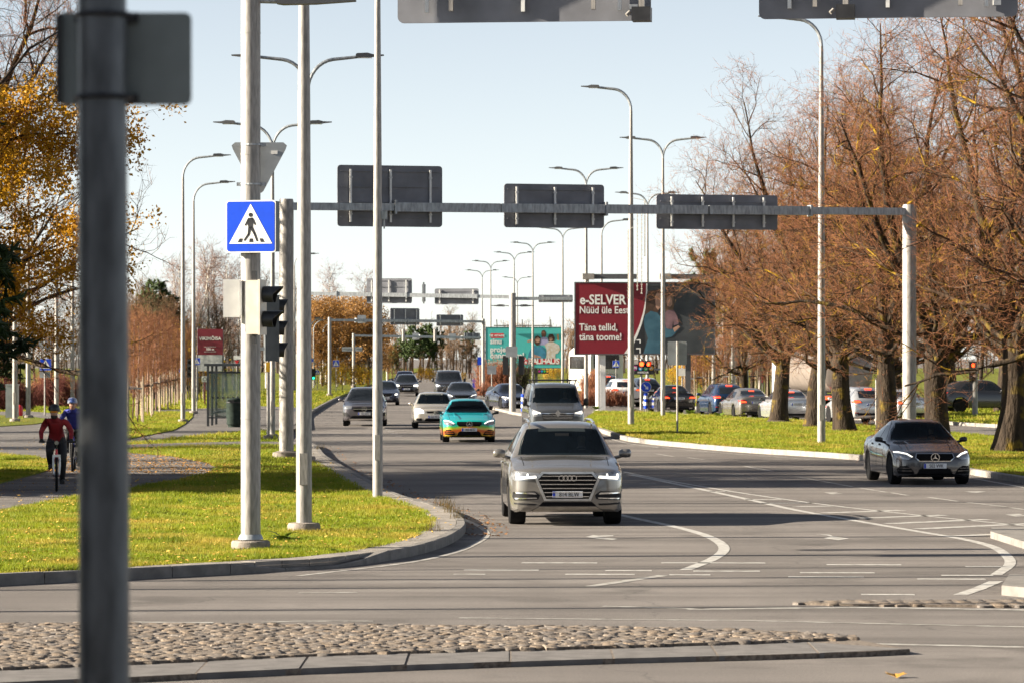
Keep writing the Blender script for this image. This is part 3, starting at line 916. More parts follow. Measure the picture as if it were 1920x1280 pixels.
def gantry(label, pl, pr, beam_z, zs=None, rb=.2, boards=(), small=(), right=True, left=True, bh=.25, signals=(), stub=None):
    """pl, pr: (px, s) of posts; boards in photo pixels x0,x1,y0,y1"""
    A, B = place(*pl), place(*pr)
    root = thing('sign_gantry', label, 'gantry', A)
    d = B - A; ang = math.atan2(d.y, d.x); L = math.hypot(d.x, d.y)
    zl, zr = beam_z
    if left: MB().tube([(0, 0, 0), (0, 0, zl + .12), (0, 0, zl + .2)], [rb, rb, rb * .9], 16).build('post', GALV, root, 40); MB().lathe([(rb * 1.9, -.1), (rb * 1.9, .26), (rb * 1.2, .3)], n=14).build('footing', CONC, root, 40)
    if right: MB().tube([(d.x, d.y, 0), (d.x, d.y, zr + .12), (d.x, d.y, zr + .2)], [rb, rb, rb * .9], 16).build('post', GALV, root, 40)
    bm_ = MB(); n = 6
    for i in range(n):
        t0, t1 = i / n, (i + 1) / n
        t0 += .001; t1 -= .001
        hh = bh * (1.0 if 1 <= i <= 4 else .82)
        a = Vector((d.x * t0, d.y * t0, zl + (zr - zl) * t0)); b = Vector((d.x * t1, d.y * t1, zl + (zr - zl) * t1))
        c = (a + b) / 2
        M = Matrix.Rotation(ang, 3, 'Z') @ Matrix.Rotation(-math.atan2(b.z - a.z, L / n), 3, 'Y')
        bm_.box(c, ((b - a).length, bh * .9, hh), M=M)
        if i in (1, 3, 5): bm_.box(a, (.06, bh * 1.3, hh * 1.55), M=M)
    bm_.build('beam', GALVD, root)
    for (x0_, x1_, y0_, y1_, st, rb_) in boards:
        pxm = (x0_ + x1_) / 2
        # board centre on the beam line
        t = 0.5
        for _ in range(6):
            P = A + d * t; s = F / P.y; t = ((pxm - 960) / s - A.x) / d.x
        P = A + d * t; s = F / P.y
        c = Vector(((pxm - 960) / s, P.y + bh * .75, H - ((y0_ + y1_) / 2 - YH) / s)) - A
        o = sign_board(root, c.x, c.z, (x1_ - x0_) / s, (y1_ - y0_) / s, c.y, st, rb_)
        o.rotation_euler.z = ang
    for (x0_, x1_, y0_, y1_) in small:
        pxm = (x0_ + x1_) / 2
        t = ((pxm - 960) / (F / A.y) - A.x) / d.x
        P = A + d * t; s = F / P.y
        c = Vector(((pxm - 960) / s, P.y + bh * .75, H - ((y0_ + y1_) / 2 - YH) / s)) - A
        sign_board(root, c.x, c.z, (x1_ - x0_) / s, (y1_ - y0_) / s, c.y, 0, 1, m=GREYB, name='small_sign')
    return root
zb = lambda y, s: H - (y - YH) / s
gantry('large gantry across the road with three dark board backs', (537, 68), (1705, 65), (zb(387, 68), zb(397, 65)), rb=.2,
       boards=[(630, 832, 310, 425, 3, 4), (942, 1137, 345, 427, 3, 3), (1226, 1465, 365, 430, 4, 2)])
g2 = gantry('second gantry whose post stands before the turquoise billboard', (566, 36.6), (961, 37), (zb(550, 36.6), zb(557, 37)), rb=.17, bh=.2,
       boards=[(686, 773, 522, 569, 3, 4), (814, 898, 541, 571, 2, 2)], small=[(593, 618, 542, 565)])
A2 = place(566, 36.6); d2 = place(961, 37) - A2
MB().box((d2.x + 1.5, d2.y, zb(560, 37)), (3.0, .15, .16)).build('beam', GALVD, g2)
sign_board(g2, d2.x + (1042 - 961) / 37, zb(560, 37), 64 / 37, 14 / 37, d2.y + .14, 2, 1)
for sg in (-1, 1):
    MB().tube([(d2.x, d2.y, zb(574, 37)), (d2.x + sg * .5, d2.y, zb(573, 37))], .03, 6).build('arm', GALVD, g2)
    lum_mb(d2.x + sg * .4, d2.x + sg * 1.1, zb(573, 37)).build('luminaire', LUM, g2, 30).location.y = 0
    g2.children[-1].location = (0, d2.y, 0)
sg_ = MB().box((0, 0, 0), (.18, .12, .9)); sg_.box((0, -.1, 0), (.08, .1, 1.1))
sg_.build('lane_signal', GALVD, g2, loc=((795 - 566) / 36.7, .3, zb(549, 36.7)))
for k in (0, 1):   # signal heads on the post
    MB().box((0, 0, 0), (.3, .25, .95)).build('signal_head', BLACK, g2, loc=(d2.x + (-.35 if k == 0 else .45), d2.y, zb(684, 37)))
sign_board(g2, d2.x - .05, zb(659, 37), 22 / 37, 20 / 37, d2.y - .3, 0, 0, m=GREYB, name='small_sign')
gantry('third gantry crossing in front of the brown wood', (618, 26.6), (906, 26), (zb(600, 26.6), zb(603, 26)), rb=.12, bh=.2,
       boards=[(728, 790, 578, 609, 3, 3), (815, 872, 590, 611, 2, 2)], small=[(670, 686, 591, 606)])
g4 = gantry('farthest gantry with two stub posts on its beam', (663, 20.6), (905, 20), (zb(629, 20.6), zb(633, 20)), rb=.13, bh=.22, right=False,
       boards=[(866, 905, 624, 637, 3, 2)], small=[(773, 786, 624, 637), (842, 855, 625, 638), (641, 661, 650, 658), (665, 679, 650, 658)])
for px_ in (756, 815):
    MB().tube([((px_ - 663) / 20.5, -.2, zb(640, 20.6)), ((px_ - 663) / 20.5, -.2, zb(617, 20.6))], .14, 10).build('camera_housing', GALV, g4)

# ------------------------------------------------------------------ traffic signs
def rrect(w, h, r, n=5):
    poly = []
    for cx, cz, a0 in ((w / 2 - r, -h / 2 + r, -90), (w / 2 - r, h / 2 - r, 0), (-w / 2 + r, h / 2 - r, 90), (-w / 2 + r, -h / 2 + r, 180)):
        for k in range(n):
            a = R(a0 + 90 * k / (n - 1)); poly.append((cx + r * math.cos(a), cz + r * math.sin(a)))
    return poly
def circ(r, n=24, cx=0, cz=0):
    return [(cx + r * math.cos(2 * math.pi * k / n), cz + r * math.sin(2 * math.pi * k / n)) for k in range(n)]
def capsule2d(a, b, r0, r1, n=6):
    ax, az = a; bx_, bz = b
    th = math.atan2(bz - az, bx_ - ax)
    return [(ax + r0 * math.cos(th + R(90) + R(180) * k / n), az + r0 * math.sin(th + R(90) + R(180) * k / n)) for k in range(n + 1)] + \
           [(bx_ + r1 * math.cos(th - R(90) + R(180) * k / n), bz + r1 * math.sin(th - R(90) + R(180) * k / n)) for k in range(n + 1)]
def crossing_face(parent, w, y, detail=True):
    """blue square with white triangle and a walking figure, facing -y, built as raised layers"""
    MB().plate(rrect(w, w, w * .06), y - .012, y).build('white_border', WHITE, parent)
    MB().plate(rrect(w * .955, w * .955, w * .05), y - .016, y - .012).build('blue_field', SBLUE, parent)
    MB().plate([(-.43 * w, -.33 * w), (.43 * w, -.33 * w), (0, .43 * w)], y - .020, y - .016).build('white_triangle', WHITE, parent)
    f = MB()
    u = w / 100.0
    yy0, yy1 = y - .024, y - .020
    if detail:
        f.plate(circ(4.2 * u, 12, 0 * u, 22 * u), yy0, yy1)                       # head
        f.plate([(-5 * u, 16 * u), (-6 * u, 4 * u), (-4 * u, -4 * u), (4 * u, -4 * u), (5 * u, 6 * u), (4 * u, 17 * u)], yy0, yy1)
        f.plate(capsule2d((-4 * u, 14 * u), (-10 * u, 3 * u), 2 * u, 1.6 * u), yy0, yy1)
        f.plate(capsule2d((4 * u, 14 * u), (9 * u, 4 * u), 2 * u, 1.6 * u), yy0, yy1)
        f.plate(capsule2d((-2 * u, -3 * u), (-4 * u, -15 * u), 3 * u, 2.2 * u), yy0, yy1)
        f.plate(capsule2d((-4 * u, -15 * u), (-12 * u, -26 * u), 2.2 * u, 1.8 * u), yy0, yy1)
        f.plate(capsule2d((2 * u, -3 * u), (8 * u, -14 * u), 3 * u, 2.2 * u), yy0, yy1)
        f.plate(capsule2d((8 * u, -14 * u), (13 * u, -27 * u), 2.2 * u, 1.8 * u), yy0, yy1)
        for x in (-26, -3, 20):
            f.plate([(x * u, -30 * u), ((x + 8) * u, -30 * u), ((x + (10 if x < -10 else 7 if x < 0 else 4)) * u, -23 * u), ((x + (4 if x < -10 else 1 if x < 0 else -2)) * u, -23 * u)], yy0, yy1)
    else:
        f.plate(capsule2d((0, 20 * u), (0, -8 * u), 4 * u, 5 * u), yy0, yy1)
        f.plate(capsule2d((0, -8 * u), (-10 * u, -26 * u), 3 * u, 2 * u), yy0, yy1)
        f.plate(capsule2d((0, -8 * u), (11 * u, -26 * u), 3 * u, 2 * u), yy0, yy1)
    f.build('walking_figure', BLACK, parent)

# big crossing sign on the near pole
sY = place(470, 130).y - .2; s_ = F / sY
c = at(471.5, 425, sY)
ps = thing('pedestrian_crossing_sign', 'large blue square crossing sign with white triangle and walking figure', 'traffic sign', c, R(-14))
w = 98 / s_
crossing_face(ps, w, -.02)
MB().box((.02, .05, 0), (w * .97, .14, w * .96)).build('light_box', mat('sign_box_dark_green', (.05, .075, .08), .5), ps)
MB().box((.0, .17, .1), (.12, .12, .06)).box((.0, .17, -.25), (.12, .12, .06)).build('bracket', GALVD, ps)
# back of the give way sign higher up
c = at(486, 312, place(470, 130).y + .2)
gs = thing('give_way_sign', 'grey back of an inverted triangle sign strapped to the near pole', 'traffic sign', c)
tw = 104 / 130 / 2
MB().plate(rounded := [(-.06, -.36), (-.03, -.385), (.03, -.385), (.06, -.36), (tw - .02, .24), (tw, .30), (tw - .05, .345), (-tw + .05, .345), (-tw, .30), (-tw + .02, .24)], 0, .02).build('plate', GREYB, gs)
MB().plate([(-.0, -.30), (tw - .1, .26), (-tw + .1, .26)], .02, .026).build('face', WHITE, gs)
MB().box((.22, -.006, .2), (.09, .008, .05)).build('sticker', WHITE, gs)
for z in (.30, -.27):
    cl = MB().lathe([(.15, -.012), (.156, -.012), (.156, .012), (.15, .012)], c=(-.1, -.2, z), n=18, closed=True).build('clamp', GALVD, gs)
    for x in (-.27, .07): MB().box((x, -.2, z), (.08, .05, .05)).build('bolt', GALVD, cl)

# signals on the near pole
def visor(mb, c, r, L, ang):
    """half tube visor pointing along ang"""
    n = 14
    ca, sa = math.cos(ang), math.sin(ang)
    vs = []
    for t, rr, l in ((0, r, 0), (1, r * 1.02, 1), (1, r * .94, 1), (0, r * .94, 0)):
        for k in range(n + 1):
            a = R(-60) + R(300) * k / n
            yy, zz = rr * math.cos(a + R(90) - R(90)), rr * math.sin(a)
            a = R(-60) + R(300) * k / n
            lx = l * L * (0.55 + 0.45 * max(0, math.sin(a)))
            px_, py_ = lx, rr * math.cos(a)
            vs.append((c[0] + px_ * ca - py_ * sa, c[1] + px_ * sa + py_ * ca, c[2] + rr * math.sin(a)))
    m_ = n + 1
    fs = []
    for l in range(4):
        l2 = (l + 1) % 4
        for k in range(n):
            fs.append((l * m_ + k, l * m_ + k + 1, l2 * m_ + k + 1, l2 * m_ + k))
    return mb.add(vs, fs)
def signal(label, loc, rz, n=3, lit=None, housing=BLACK, group='traffic signals', r=.10, back=None, name='traffic_signal'):
    """faces local +x"""
    root = thing(name, label, 'traffic light', loc, rz, group)
    hh = .32 * n
    MB().box((0, 0, 0), (.20, .34, hh)).box((.09, 0, 0), (.03, .36, hh + .02)).build('housing', housing, root)
    for k in range(n):
        z = hh / 2 - .16 - .32 * k
        m_ = LDARK
        if lit is not None and lit == k: m_ = LRED if k == 0 else LGRN
        MB().lathe([(r * .95, .105), (r * .9, .118), (r * .4, .13)], c=(0, 0, z), n=16, axis='x').build('lens', m_, root, 40)
        visor(MB(), (.105, 0, z), r * 1.12, .26, 0).build('visor', BLACK, root, 40)
    return root
CREAM = mat('signal_back_cream', (.62, .56, .47), .5, var=.08)
P0 = place(470, 130)
t1 = signal('two-lamp signal with cream housing and black visors on the near pole', (P0.x + .10, P0.y - .30, zb(576, 131)), R(-12), 2, None, CREAM)
for ch in t1.children: ch.scale = (1.0, 1.0, 1.2) if ch.name.startswith('housing') else (1.1, 1.1, 1.1)
for ch in t1.children:
    if ch.name.startswith(('lens', 'visor')): ch.location.z = 0
[MB().box((-.02, -.02, z), (.06, .08, .12)).build('clamp', BLACK, t1) for z in (.46, -.46)]
MB().box((-.09, .06, -.0), (.10, .3, .72)).build('backing', GALVD, t1)
wb = MB().box((0, 0, 0), (.235, .16, .54)).box((.13, .02, 0), (.03, .12, .5)).build('control_box', WHITE, loc=(P0.x - .26, P0.y - .16, zb(559, 131)))
tag(wb, 'white rectangular box fixed to the near pole beside the signal', 'control box')
GREYH = mat('signal_grey_housing', (.085, .095, .105), .5, var=.1)
t2 = signal('taller dark grey three-lamp signal just behind the cream one', (P0.x + .20, P0.y + 1.5, zb(616, 126)), R(8), 3, None, GREYH)
[MB().box((-.16, 0, z), (.2, .05, .05)).build('bracket', GALVD, t2) for z in (.3, -.3)]
for ch in t2.children:
    if ch.name.startswith('visor'): ch.scale = (.55, 1, 1); ch.location.x = .05
# post with yellow button
pb = thing('button_post', 'slim post with a yellow push button box', 'post', place(503, 56, 0))
MB().tube([(0, 0, 0), (0, 0, 3.3)], .055, 12).build('post', GALV, pb, 40)
MB().lathe([(.17, -.1), (.17, .25), (.1, .28)], n=14).build('footing', CONC, pb, 40)
MB().box((0, -.09, 2.55), (.13, .1, .32)).lathe([(.05, -.16), (.05, -.14)], c=(0, 0, 2.6), axis='y', n=12).build('button_box', SYEL, pb)

def sign_post(label, px, s, h, plates, r=.03, name='road_sign', group=None, footing=True, m=None):
    """plates: list of builder callables given the root"""
    root = thing(name, label, 'traffic sign', place(px, s, .0), 0, group)
    MB().tube([(0, 0, 0), (0, 0, h)], r, 10).build('post', m or GALV, root, 40)
    for f in plates: f(root)
    return root
def pl_square(z, w, detail=False, x=0, y=-.05):
    def f(root):
        e = MB().box((x, y + .02, z), (w * .98, .03, w * .98)).build('plate', GREYB, root)
        hold = bpy.data.objects.new('crossing_face', None); COL.objects.link(hold); hold.parent = root; hold.location = (x, y, z)
        crossing_face(hold, w, 0, detail)
    return f
def pl_back(z, w, h, m=GREYB, x=0, y=.04):
    def f(root): MB().plate(rrect(w, h, min(w, h) * .08), y, y + .02).build('plate', m, root, loc=(x, 0, z))
    return f
def pl_round(z, r, m=SBLUE, arrow=None, y=-.05, x=0):
    def f(root):
        p = MB().plate(circ(r), y, y + .02).build('plate', WHITE if m is SBLUE else m, root, loc=(x, 0, z))
        if m is SBLUE:
            MB().plate(circ(r * .93), y - .004, y).build('field', m, p)
            if arrow is not None:
                ca, sa = math.cos(arrow), math.sin(arrow)
                rot = lambda l: [(a * ca - b * sa, a * sa + b * ca) for a, b in l]
                MB().plate(rot([(-.62 * r, -.10 * r), (.15 * r, -.10 * r), (.15 * r, -.36 * r), (.66 * r, 0), (.15 * r, .36 * r), (.15 * r, .10 * r), (-.62 * r, .10 * r)]), y - .008, y - .004).build('arrow', WHITE, p)
    return f
def pl_tri_back(z, w, y=.04, m=GREYB):
    def f(root): MB().plate([(0, -w * .45), (w / 2, w * .42), (-w / 2, w * .42)], y, y + .02).build('plate', m, root, loc=(0, 0, z))
    return f
def striped(z0, z1, r=.09):
    def f(root):
        n = 5
        for k in range(n):
            a, b = z0 + (z1 - z0) * k / n, z0 + (z1 - z0) * (k + 1) / n - .002
            MB().tube([(0, 0, a), (0, 0, b)], r, 14).build('stripe_band', WHITE if k % 2 else SBLUE, root, 40)
    return f
sign_post('sign post with crossing sign and grey plate backs behind the cyclists', 84, 40, zb(640, 40), [pl_back(zb(645, 40), 23 / 40, 11 / 40), pl_tri_back(zb(659, 40), 20 / 40), pl_square(zb(683, 40), 22 / 40, x=.04), pl_back(zb(702, 40), 20 / 40, 11 / 40)], .035)
sign_post('blue arrow disc over a blue and white striped bollard on the median', 1211, 36.5, zb(716, 36.5), [pl_round(zb(724.5, 36.5), 10 / 36.5, SBLUE, R(-48), y=-.16), striped(zb(765, 36.5), zb(735, 36.5), .11)])
sign_post('blue and white striped bollard beside the gantry post', 981, 37.4, zb(728, 37.4), [striped(zb(770, 37.4), zb(738, 37.4), .11)], name='bollard')
sign_post('striped bollard with the grey back of a round sign', 922, 32, zb(700, 32), [striped(zb(752, 32), zb(741, 32), .1), pl_round(zb(732, 32), 9 / 32, GREYB), pl_back(zb(693, 32), 17 / 32, 16 / 32)])
sign_post('striped bollard between the tree trunks behind the dark saloon', 1748, 43, zb(745, 43), [striped(zb(785, 43), zb(748, 43), .1), pl_round(zb(742, 43), .2, SBLUE)], name='bollard')
sign_post('blank grey sign back on a slim pole on the median grass', 1270, 52, zb(640, 52), [pl_back(zb(662, 52), 36 / 52, 44 / 52)], .035)
sign_post('small blue crossing sign under the red billboard', 1155, 27, zb(673, 27), [pl_square(zb(682, 27), 13 / 27)])
sign_post('white lane plate with small arrows under the billboard end', 1279, 35, zb(660, 35), [pl_back(zb(697, 35), 21 / 35, 14 / 35, WHITE, y=-.06)])
lp = bpy.data.objects['road_sign.005'] if 'road_sign.005' in bpy.data.objects else None
sign_post('far blue crossing sign before the yellow young trees', 630, 24, zb(674, 24), [pl_square(zb(681, 24), 12 / 24)])
sign_post('far small crossing sign beside the green signal', 595, 22, zb(690, 22), [pl_square(zb(697.5, 22), 8 / 22)])
sign_post('far round blue sign above the green signal', 584, 22, zb(668, 22), [pl_round(zb(675, 22), 4 / 22, SBLUE)])
sign_post('crossing sign at the bus stop next to the lamp', 369, 38, zb(664, 38), [pl_square(zb(677, 38), 13 / 38, x=0)])
sign_post('round blue sign in the sapling row', 341, 30, zb(686, 30), [pl_round(zb(694, 30), 6 / 30, SBLUE)])
sign_post('small blue signs stacked on a post by the shrub bed', 889, 22, zb(708, 22), [pl_round(zb(713, 22), 4 / 22, SBLUE), pl_back(zb(722, 22), 6 / 22, 10 / 22, SBLUE, y=-.05)])
sign_post('blue parking-style sign beside the far gantry post', 900, 25.5, zb(666, 25.5), [pl_back(zb(676, 25.5), 9 / 25.5, 15 / 25.5, SBLUE, y=-.05), pl_back(zb(642, 25.5), 18 / 25.5, 8 / 25.5, WHITE, y=-.05)])
sign_post('white direction plate at the bus stop', 444, 33, zb(665, 33), [pl_back(zb(670, 33), 12 / 33, 7 / 33, WHITE, y=-.05), pl_tri_back(zb(679, 33), 9 / 33, -.05, SRED)])
sign_post('thin slanted stake on the median grass', 1643, 46, zb(708, 46), [], .04, name='stake_post')['category'] = 'stake'
signal('small signal head at the bus stop, dark', place(358, 34, zb(690, 34)), R(-100), 3, None, group='far traffic signals')
signal('far traffic signal showing green', place(588, 22, zb(701, 22)), R(-90), 3, 2, group='far traffic signals')
signal('red signal on the white pole under the red billboard', place(1129, 34.2, zb(680, 34.2)), R(-90), 3, 0, group='far traffic signals', r=.11)
wp = MB().tube([(0, 0, 0), (0, 0, zb(664, 34.5))], .16, 14).build('signal_pole', WHITE, loc=place(1122, 34.5, 0)); tag(wp, 'thick white signal pole under the red billboard', 'pole')
for i, (px_, lab) in enumerate([(1203, 'red signal above the black lettered board'), (1213, 'second red signal above the black lettered board, turned aside')]):
    signal(lab, place(px_, 36, zb(682, 36)), R(-90 + 25 * i), 1, 0, group='far traffic signals', r=.12)
signal('red signal glowing between the tree trunks', place(1824, 40, zb(697, 40)), R(-90), 3, 0, group='far traffic signals')
po = MB().tube([(0, 0, 0), (0, 0, zb(680, 40))], .13, 12).build('signal_pole', GALV, loc=place(1828, 40, 0)); tag(po, 'galvanised signal pole between the trunks behind the dark saloon', 'pole')
# black lettered board
mm = thing('advert_board', 'small black board with four coloured letter discs', 'advert board', place(1206, 36, zb(692, 36)))
MB().plate(rrect(41 / 36, 19 / 36, .06), 0, .08).build('board', BLACK, mm)
for k, (ch, c_) in enumerate(zip('MEGA', [(.45, .02, .25), (.01, .3, .6), (.05, .45, .08), (.7, .35, .02)])):
    dm = mat('disc_colour_%d' % k, c_, .4)
    x = (-.42 + .28 * k)
    dd = MB().plate(circ(.125), -.012, 0).build('letter_disc', dm, mm, loc=(x, 0, .07))
    lettering(ch, .2, WHITE, dd, (0, -.02, 0), .03)
lettering('MEEDIA', .13, WHITE, mm, (0, -.01, -.16), .02, sx=1.3)
MB().tube([(-.1, .1, -2.1), (-.1, .1, .55)], .07, 10).build('post', GALV, mm, 40)
MB().tube([(.55, .05, 0), (1.0, .05, 0)], .05, 8).build('arm', GALVD, mm)

# small MEGA board at the far billboard
# ------------------------------------------------------------------ billboards
def billboard(label, x0, x1, y0, y1, s, fieldm, supports, frame=.12):
    a = at(x0, y1, F / s); wd = (x1 - x0) / s; ht = (y1 - y0) / s
    root = thing('billboard', label, 'billboard', (a.x, F / s, 0))
    z0 = a.z
    MB().box((wd / 2, .2, z0 + ht / 2), (wd, .34, ht)).build('casing', BLACK, root)
    MB().box((wd / 2, 0, z0 + ht / 2), (wd - .12, .05, ht - .12)).build('poster', fieldm, root)
    for nm, c_, sz in (('frame_rail', (wd / 2, 0, z0 + ht - .03), (wd, .09, .06)), ('frame_rail', (wd / 2, 0, z0 + .03), (wd, .09, .06)), ('frame_rail', (.03, 0, z0 + ht / 2), (.06, .085, ht)), ('frame_rail', (wd - .03, 0, z0 + ht / 2), (.06, .085, ht))):
        MB().box(c_, sz).build(nm, LUM, root)
    for x in supports:
        MB().box((x, .3, z0 / 2), (.28, .28, z0)).build('support', WHITE if x < wd / 2 else LUM, root)
    return root, z0, wd, ht
DKRED = mat('poster_dark_red', (.20, .006, .018), .5, var=.04)
TURQ = mat('poster_turquoise', (.07, .47, .45), .5, var=.04)
B1, z0, wd, ht = billboard('dark red supermarket billboard with white lettering and mother with child', 1077, 1341, 529, 665, 35.6, DKRED, [1.5, 6.0])
sc = 35.6
bx_ = lambda px: (px - 1077) / sc
bz_ = lambda py: z0 + (665 - py) / sc
def poster_poly(root, pxs, m, lay, name='printed_shape', bx=None, bz=None):
    y = -.026 - .003 * lay
    poly = [((bx or bx_)(p[0]), (bz or bz_)(p[1])) for p in pxs]
    MB().plate(poly, y, y + .004).build(name, m, root)
def T(x0_, y0_, pts):   # zoom crop coords (scale 5.82, origin 1050,480)
    return [(1050 + p[0] / 5.82, 480 + p[1] / 5.82) for p in pts]
PHOTO = mat('poster_photo_grey', (.018, .023, .028), .5, scale=.6, col2=(.06, .066, .072))
PHOTD = mat('poster_photo_dark', (.015, .016, .02), .5)
WBLUE = mat('poster_blue_jacket', (.028, .09, .135), .5, scale=1.5, col2=(.055, .145, .20))
SKIN = mat('printed_skin', (.42, .24, .17), .5, scale=3, var=.15)
HAIRB = mat('printed_brown_hair', (.07, .035, .02), .5, scale=4, var=.4)
HAIRL = mat('printed_fair_hair', (.12, .07, .04), .5, scale=4, var=.3)
PINKP = mat('printed_pink_shirt', (.20, .115, .13), .5, scale=3, var=.2)
curve = [(940, 300), (938, 400), (925, 520), (905, 620), (870, 740), (830, 840), (770, 960), (700, 1062)]
poster_poly(B1, T(0, 0, curve + [(1688, 1062), (1688, 300)]), PHOTO, 1)
poster_poly(B1, T(0, 0, [(760, 1010), (810, 920), (870, 760), (925, 640), (925, 1062), (740, 1062)]), PHOTD, 2)
poster_poly(B1, T(0, 0, curve + [(740, 1062), (800, 970), (850, 860), (890, 750), (922, 630), (940, 530), (952, 400), (952, 300)]), WHITE, 3)
poster_poly(B1, T(0, 0, [(945, 420), (980, 380), (1060, 370), (1105, 400), (1100, 560), (1060, 620), (1000, 600), (990, 640), (930, 640), (935, 520)]), HAIRB, 4)
poster_poly(B1, T(0, 0, [(1035, 440), (1060, 400), (1095, 410), (1105, 470), (1112, 520), (1098, 560), (1070, 590), (1045, 560)]), SKIN, 5)
poster_poly(B1, T(0, 0, [(915, 690), (935, 640), (990, 600), (1060, 620), (1100, 670), (1130, 760), (1200, 800), (1290, 760), (1300, 800), (1220, 880), (1120, 900), (1090, 960), (1095, 1062), (910, 1062), (960, 900), (920, 780)]), WBLUE, 5)
poster_poly(B1, T(0, 0, [(1130, 440), (1150, 395), (1200, 390), (1235, 430), (1245, 520), (1235, 590), (1150, 600), (1130, 520)]), HAIRL, 6)
poster_poly(B1, T(0, 0, [(1165, 460), (1195, 440), (1222, 470), (1225, 530), (1200, 560), (1165, 540)]), SKIN, 7)
poster_poly(B1, T(0, 0, [(1140, 620), (1180, 590), (1240, 590), (1280, 660), (1295, 740), (1240, 760), (1235, 700), (1220, 800), (1160, 790), (1140, 720)]), PINKP, 8)
poster_poly(B1, T(0, 0, [(1230, 790), (1290, 755), (1310, 775), (1250, 830)]), SKIN, 8)
for p in ([(835, 910), (880, 910), (880, 950), (868, 950), (868, 922), (835, 922)], [(830, 1000), (880, 1000), (880, 1060), (868, 1060), (868, 1014), (830, 1014)]):
    poster_poly(B1, T(0, 0, p), WHITE, 5)
for tx, x, y, sz, bd in [('e-SELVER', 1087, 563, 21.5, .022), ('Nüüd üle Eesti', 1086, 582, 16, .012), ('Täna tellid,', 1086, 614, 16, .014), ('täna toome!', 1086, 632, 16, .014)]:
    lettering(tx, sz / sc * 1.18, WHITE, B1, (bx_(x), -.035, bz_(y)), bd, 'LEFT', sx=.86)
for x in (bx_(1092), bx_(1236)):
    lb = MB().box((x + .3, -.5, z0 + ht + .28), (.6, .9, .3)); lb.build('floodlight', KERBW, B1)
    MB().box((x + 1.7, -.35, z0 + ht + .28), (2.3, .35, .26)).build('light_trough', LUM, B1)
    MB().tube([(x + .3, 0, z0 + ht), (x + .3, -.5, z0 + ht + .2)], .04, 6).build('bracket', KERBW, B1)

B2, z0b, wdb, htb = billboard('turquoise hardware-store billboard with three people', 910, 1056, 613, 690, 18.4, TURQ, [1.3, 5.2])
s2 = 18.4
b2x = lambda px: (px - 910) / s2
b2z = lambda py: z0b + (690 - py) / s2
U = lambda pts: [(890 + p[0] / 9.85, 590 + p[1] / 9.85) for p in pts]
def p2(pts, m, lay): poster_poly(B2, U(pts), m, lay, bx=b2x, bz=b2z)
REDP = mat('poster_red', (.62, .012, .02), .5)
SHIRT = mat('printed_denim', (.04, .20, .32), .5, scale=2, var=.25)
LILAC = mat('printed_lilac', (.36, .34, .55), .5)
WDRESS = mat('printed_white_dress', (.62, .60, .60), .5, scale=4, col2=(.5, .42, .3))
p2([(292, 345), (535, 345), (535, 432), (292, 432)], REDP, 1)
p2([(1225, 330), (1250, 290), (1290, 285), (1320, 330), (1315, 400), (1280, 430), (1240, 410)], HAIRB, 1)
p2([(1235, 335), (1270, 310), (1305, 335), (1305, 390), (1275, 415), (1242, 390)], mat('printed_dark_skin', (.2, .09, .055), .5), 2)
p2([(1210, 440), (1260, 410), (1340, 420), (1360, 500), (1330, 560), (1200, 560)], LILAC, 2)
p2([(1350, 420), (1380, 360), (1440, 355), (1480, 420), (1475, 480), (1440, 500), (1370, 500)], HAIRB, 3)
p2([(1375, 430), (1430, 410), (1440, 460), (1410, 490), (1385, 480)], SKIN, 4)
p2([(1290, 560), (1370, 500), (1450, 500), (1560, 560), (1580, 640), (1530, 710), (1490, 720), (1490, 800), (1320, 800), (1330, 640)], WDRESS, 3)
p2([(1100, 460), (1120, 400), (1170, 385), (1220, 420), (1215, 500), (1190, 560), (1140, 570), (1100, 520)], HAIRB, 5)
p2([(1120, 450), (1165, 410), (1205, 450), (1200, 500), (1160, 510), (1125, 495)], SKIN, 6)
p2([(1000, 700), (1060, 600), (1110, 560), (1160, 600), (1220, 570), (1300, 620), (1325, 720), (1300, 790), (1240, 800), (985, 800)], SHIRT, 5)
p2([(1060, 720), (1110, 730), (1230, 770), (1220, 790), (1090, 790), (1050, 760)], SKIN, 6)
p2([(965, 480), (1060, 440), (1100, 460), (1090, 490), (975, 510)], SKIN, 2)
p2([(1520, 360), (1550, 360), (1556, 470), (1528, 470)], mat('printed_orange', (.7, .3, .1), .5), 2)
for k in range(7):
    xa = 990 + k * 84
    p2([(xa, 808), (xa + 78, 808), (xa + 78, 908), (xa, 908)], REDP, 7)
p2([(880, 830), (935, 780), (985, 850), (960, 912), (915, 905)], REDP, 7)
for q in ([(893, 830), (920, 815), (930, 840), (902, 852)], [(925, 865), (955, 845), (970, 890), (925, 890)], [(932, 800), (945, 795), (955, 822), (938, 825)]):
    p2(q, WHITE, 8)
for k, ch in enumerate('BAUHAUS'):
    lettering(ch, .78, WHITE, B2, (b2x(890 + (990 + k * 84 + 39) / 9.85), -.055, b2z(590 + 858 / 9.85)), .035)
for tx, x, y, sz in [('sinu', 919, 640, 13), ('projekti', 919, 655, 13), ('õnnestuma!', 919, 666.5, 13)]:
    lettering(tx, sz / s2 * 1.1, WHITE, B2, (b2x(x), -.04, b2z(y)), .03, 'LEFT', sx=.95)
lettering('ME AITAME', 5.4 / s2 * 1.05, WHITE, B2, (b2x(932), -.04, b2z(629.5)), .03)
lettering('BAUHAUS.EE', .28, WHITE, B2, (b2x(930), -.04, b2z(680)), .02)
MB().box((wdb / 2 - .2, -.3, z0b + htb + .12), (5.8, .12, .12)).build('light_rail', KERBM, B2)
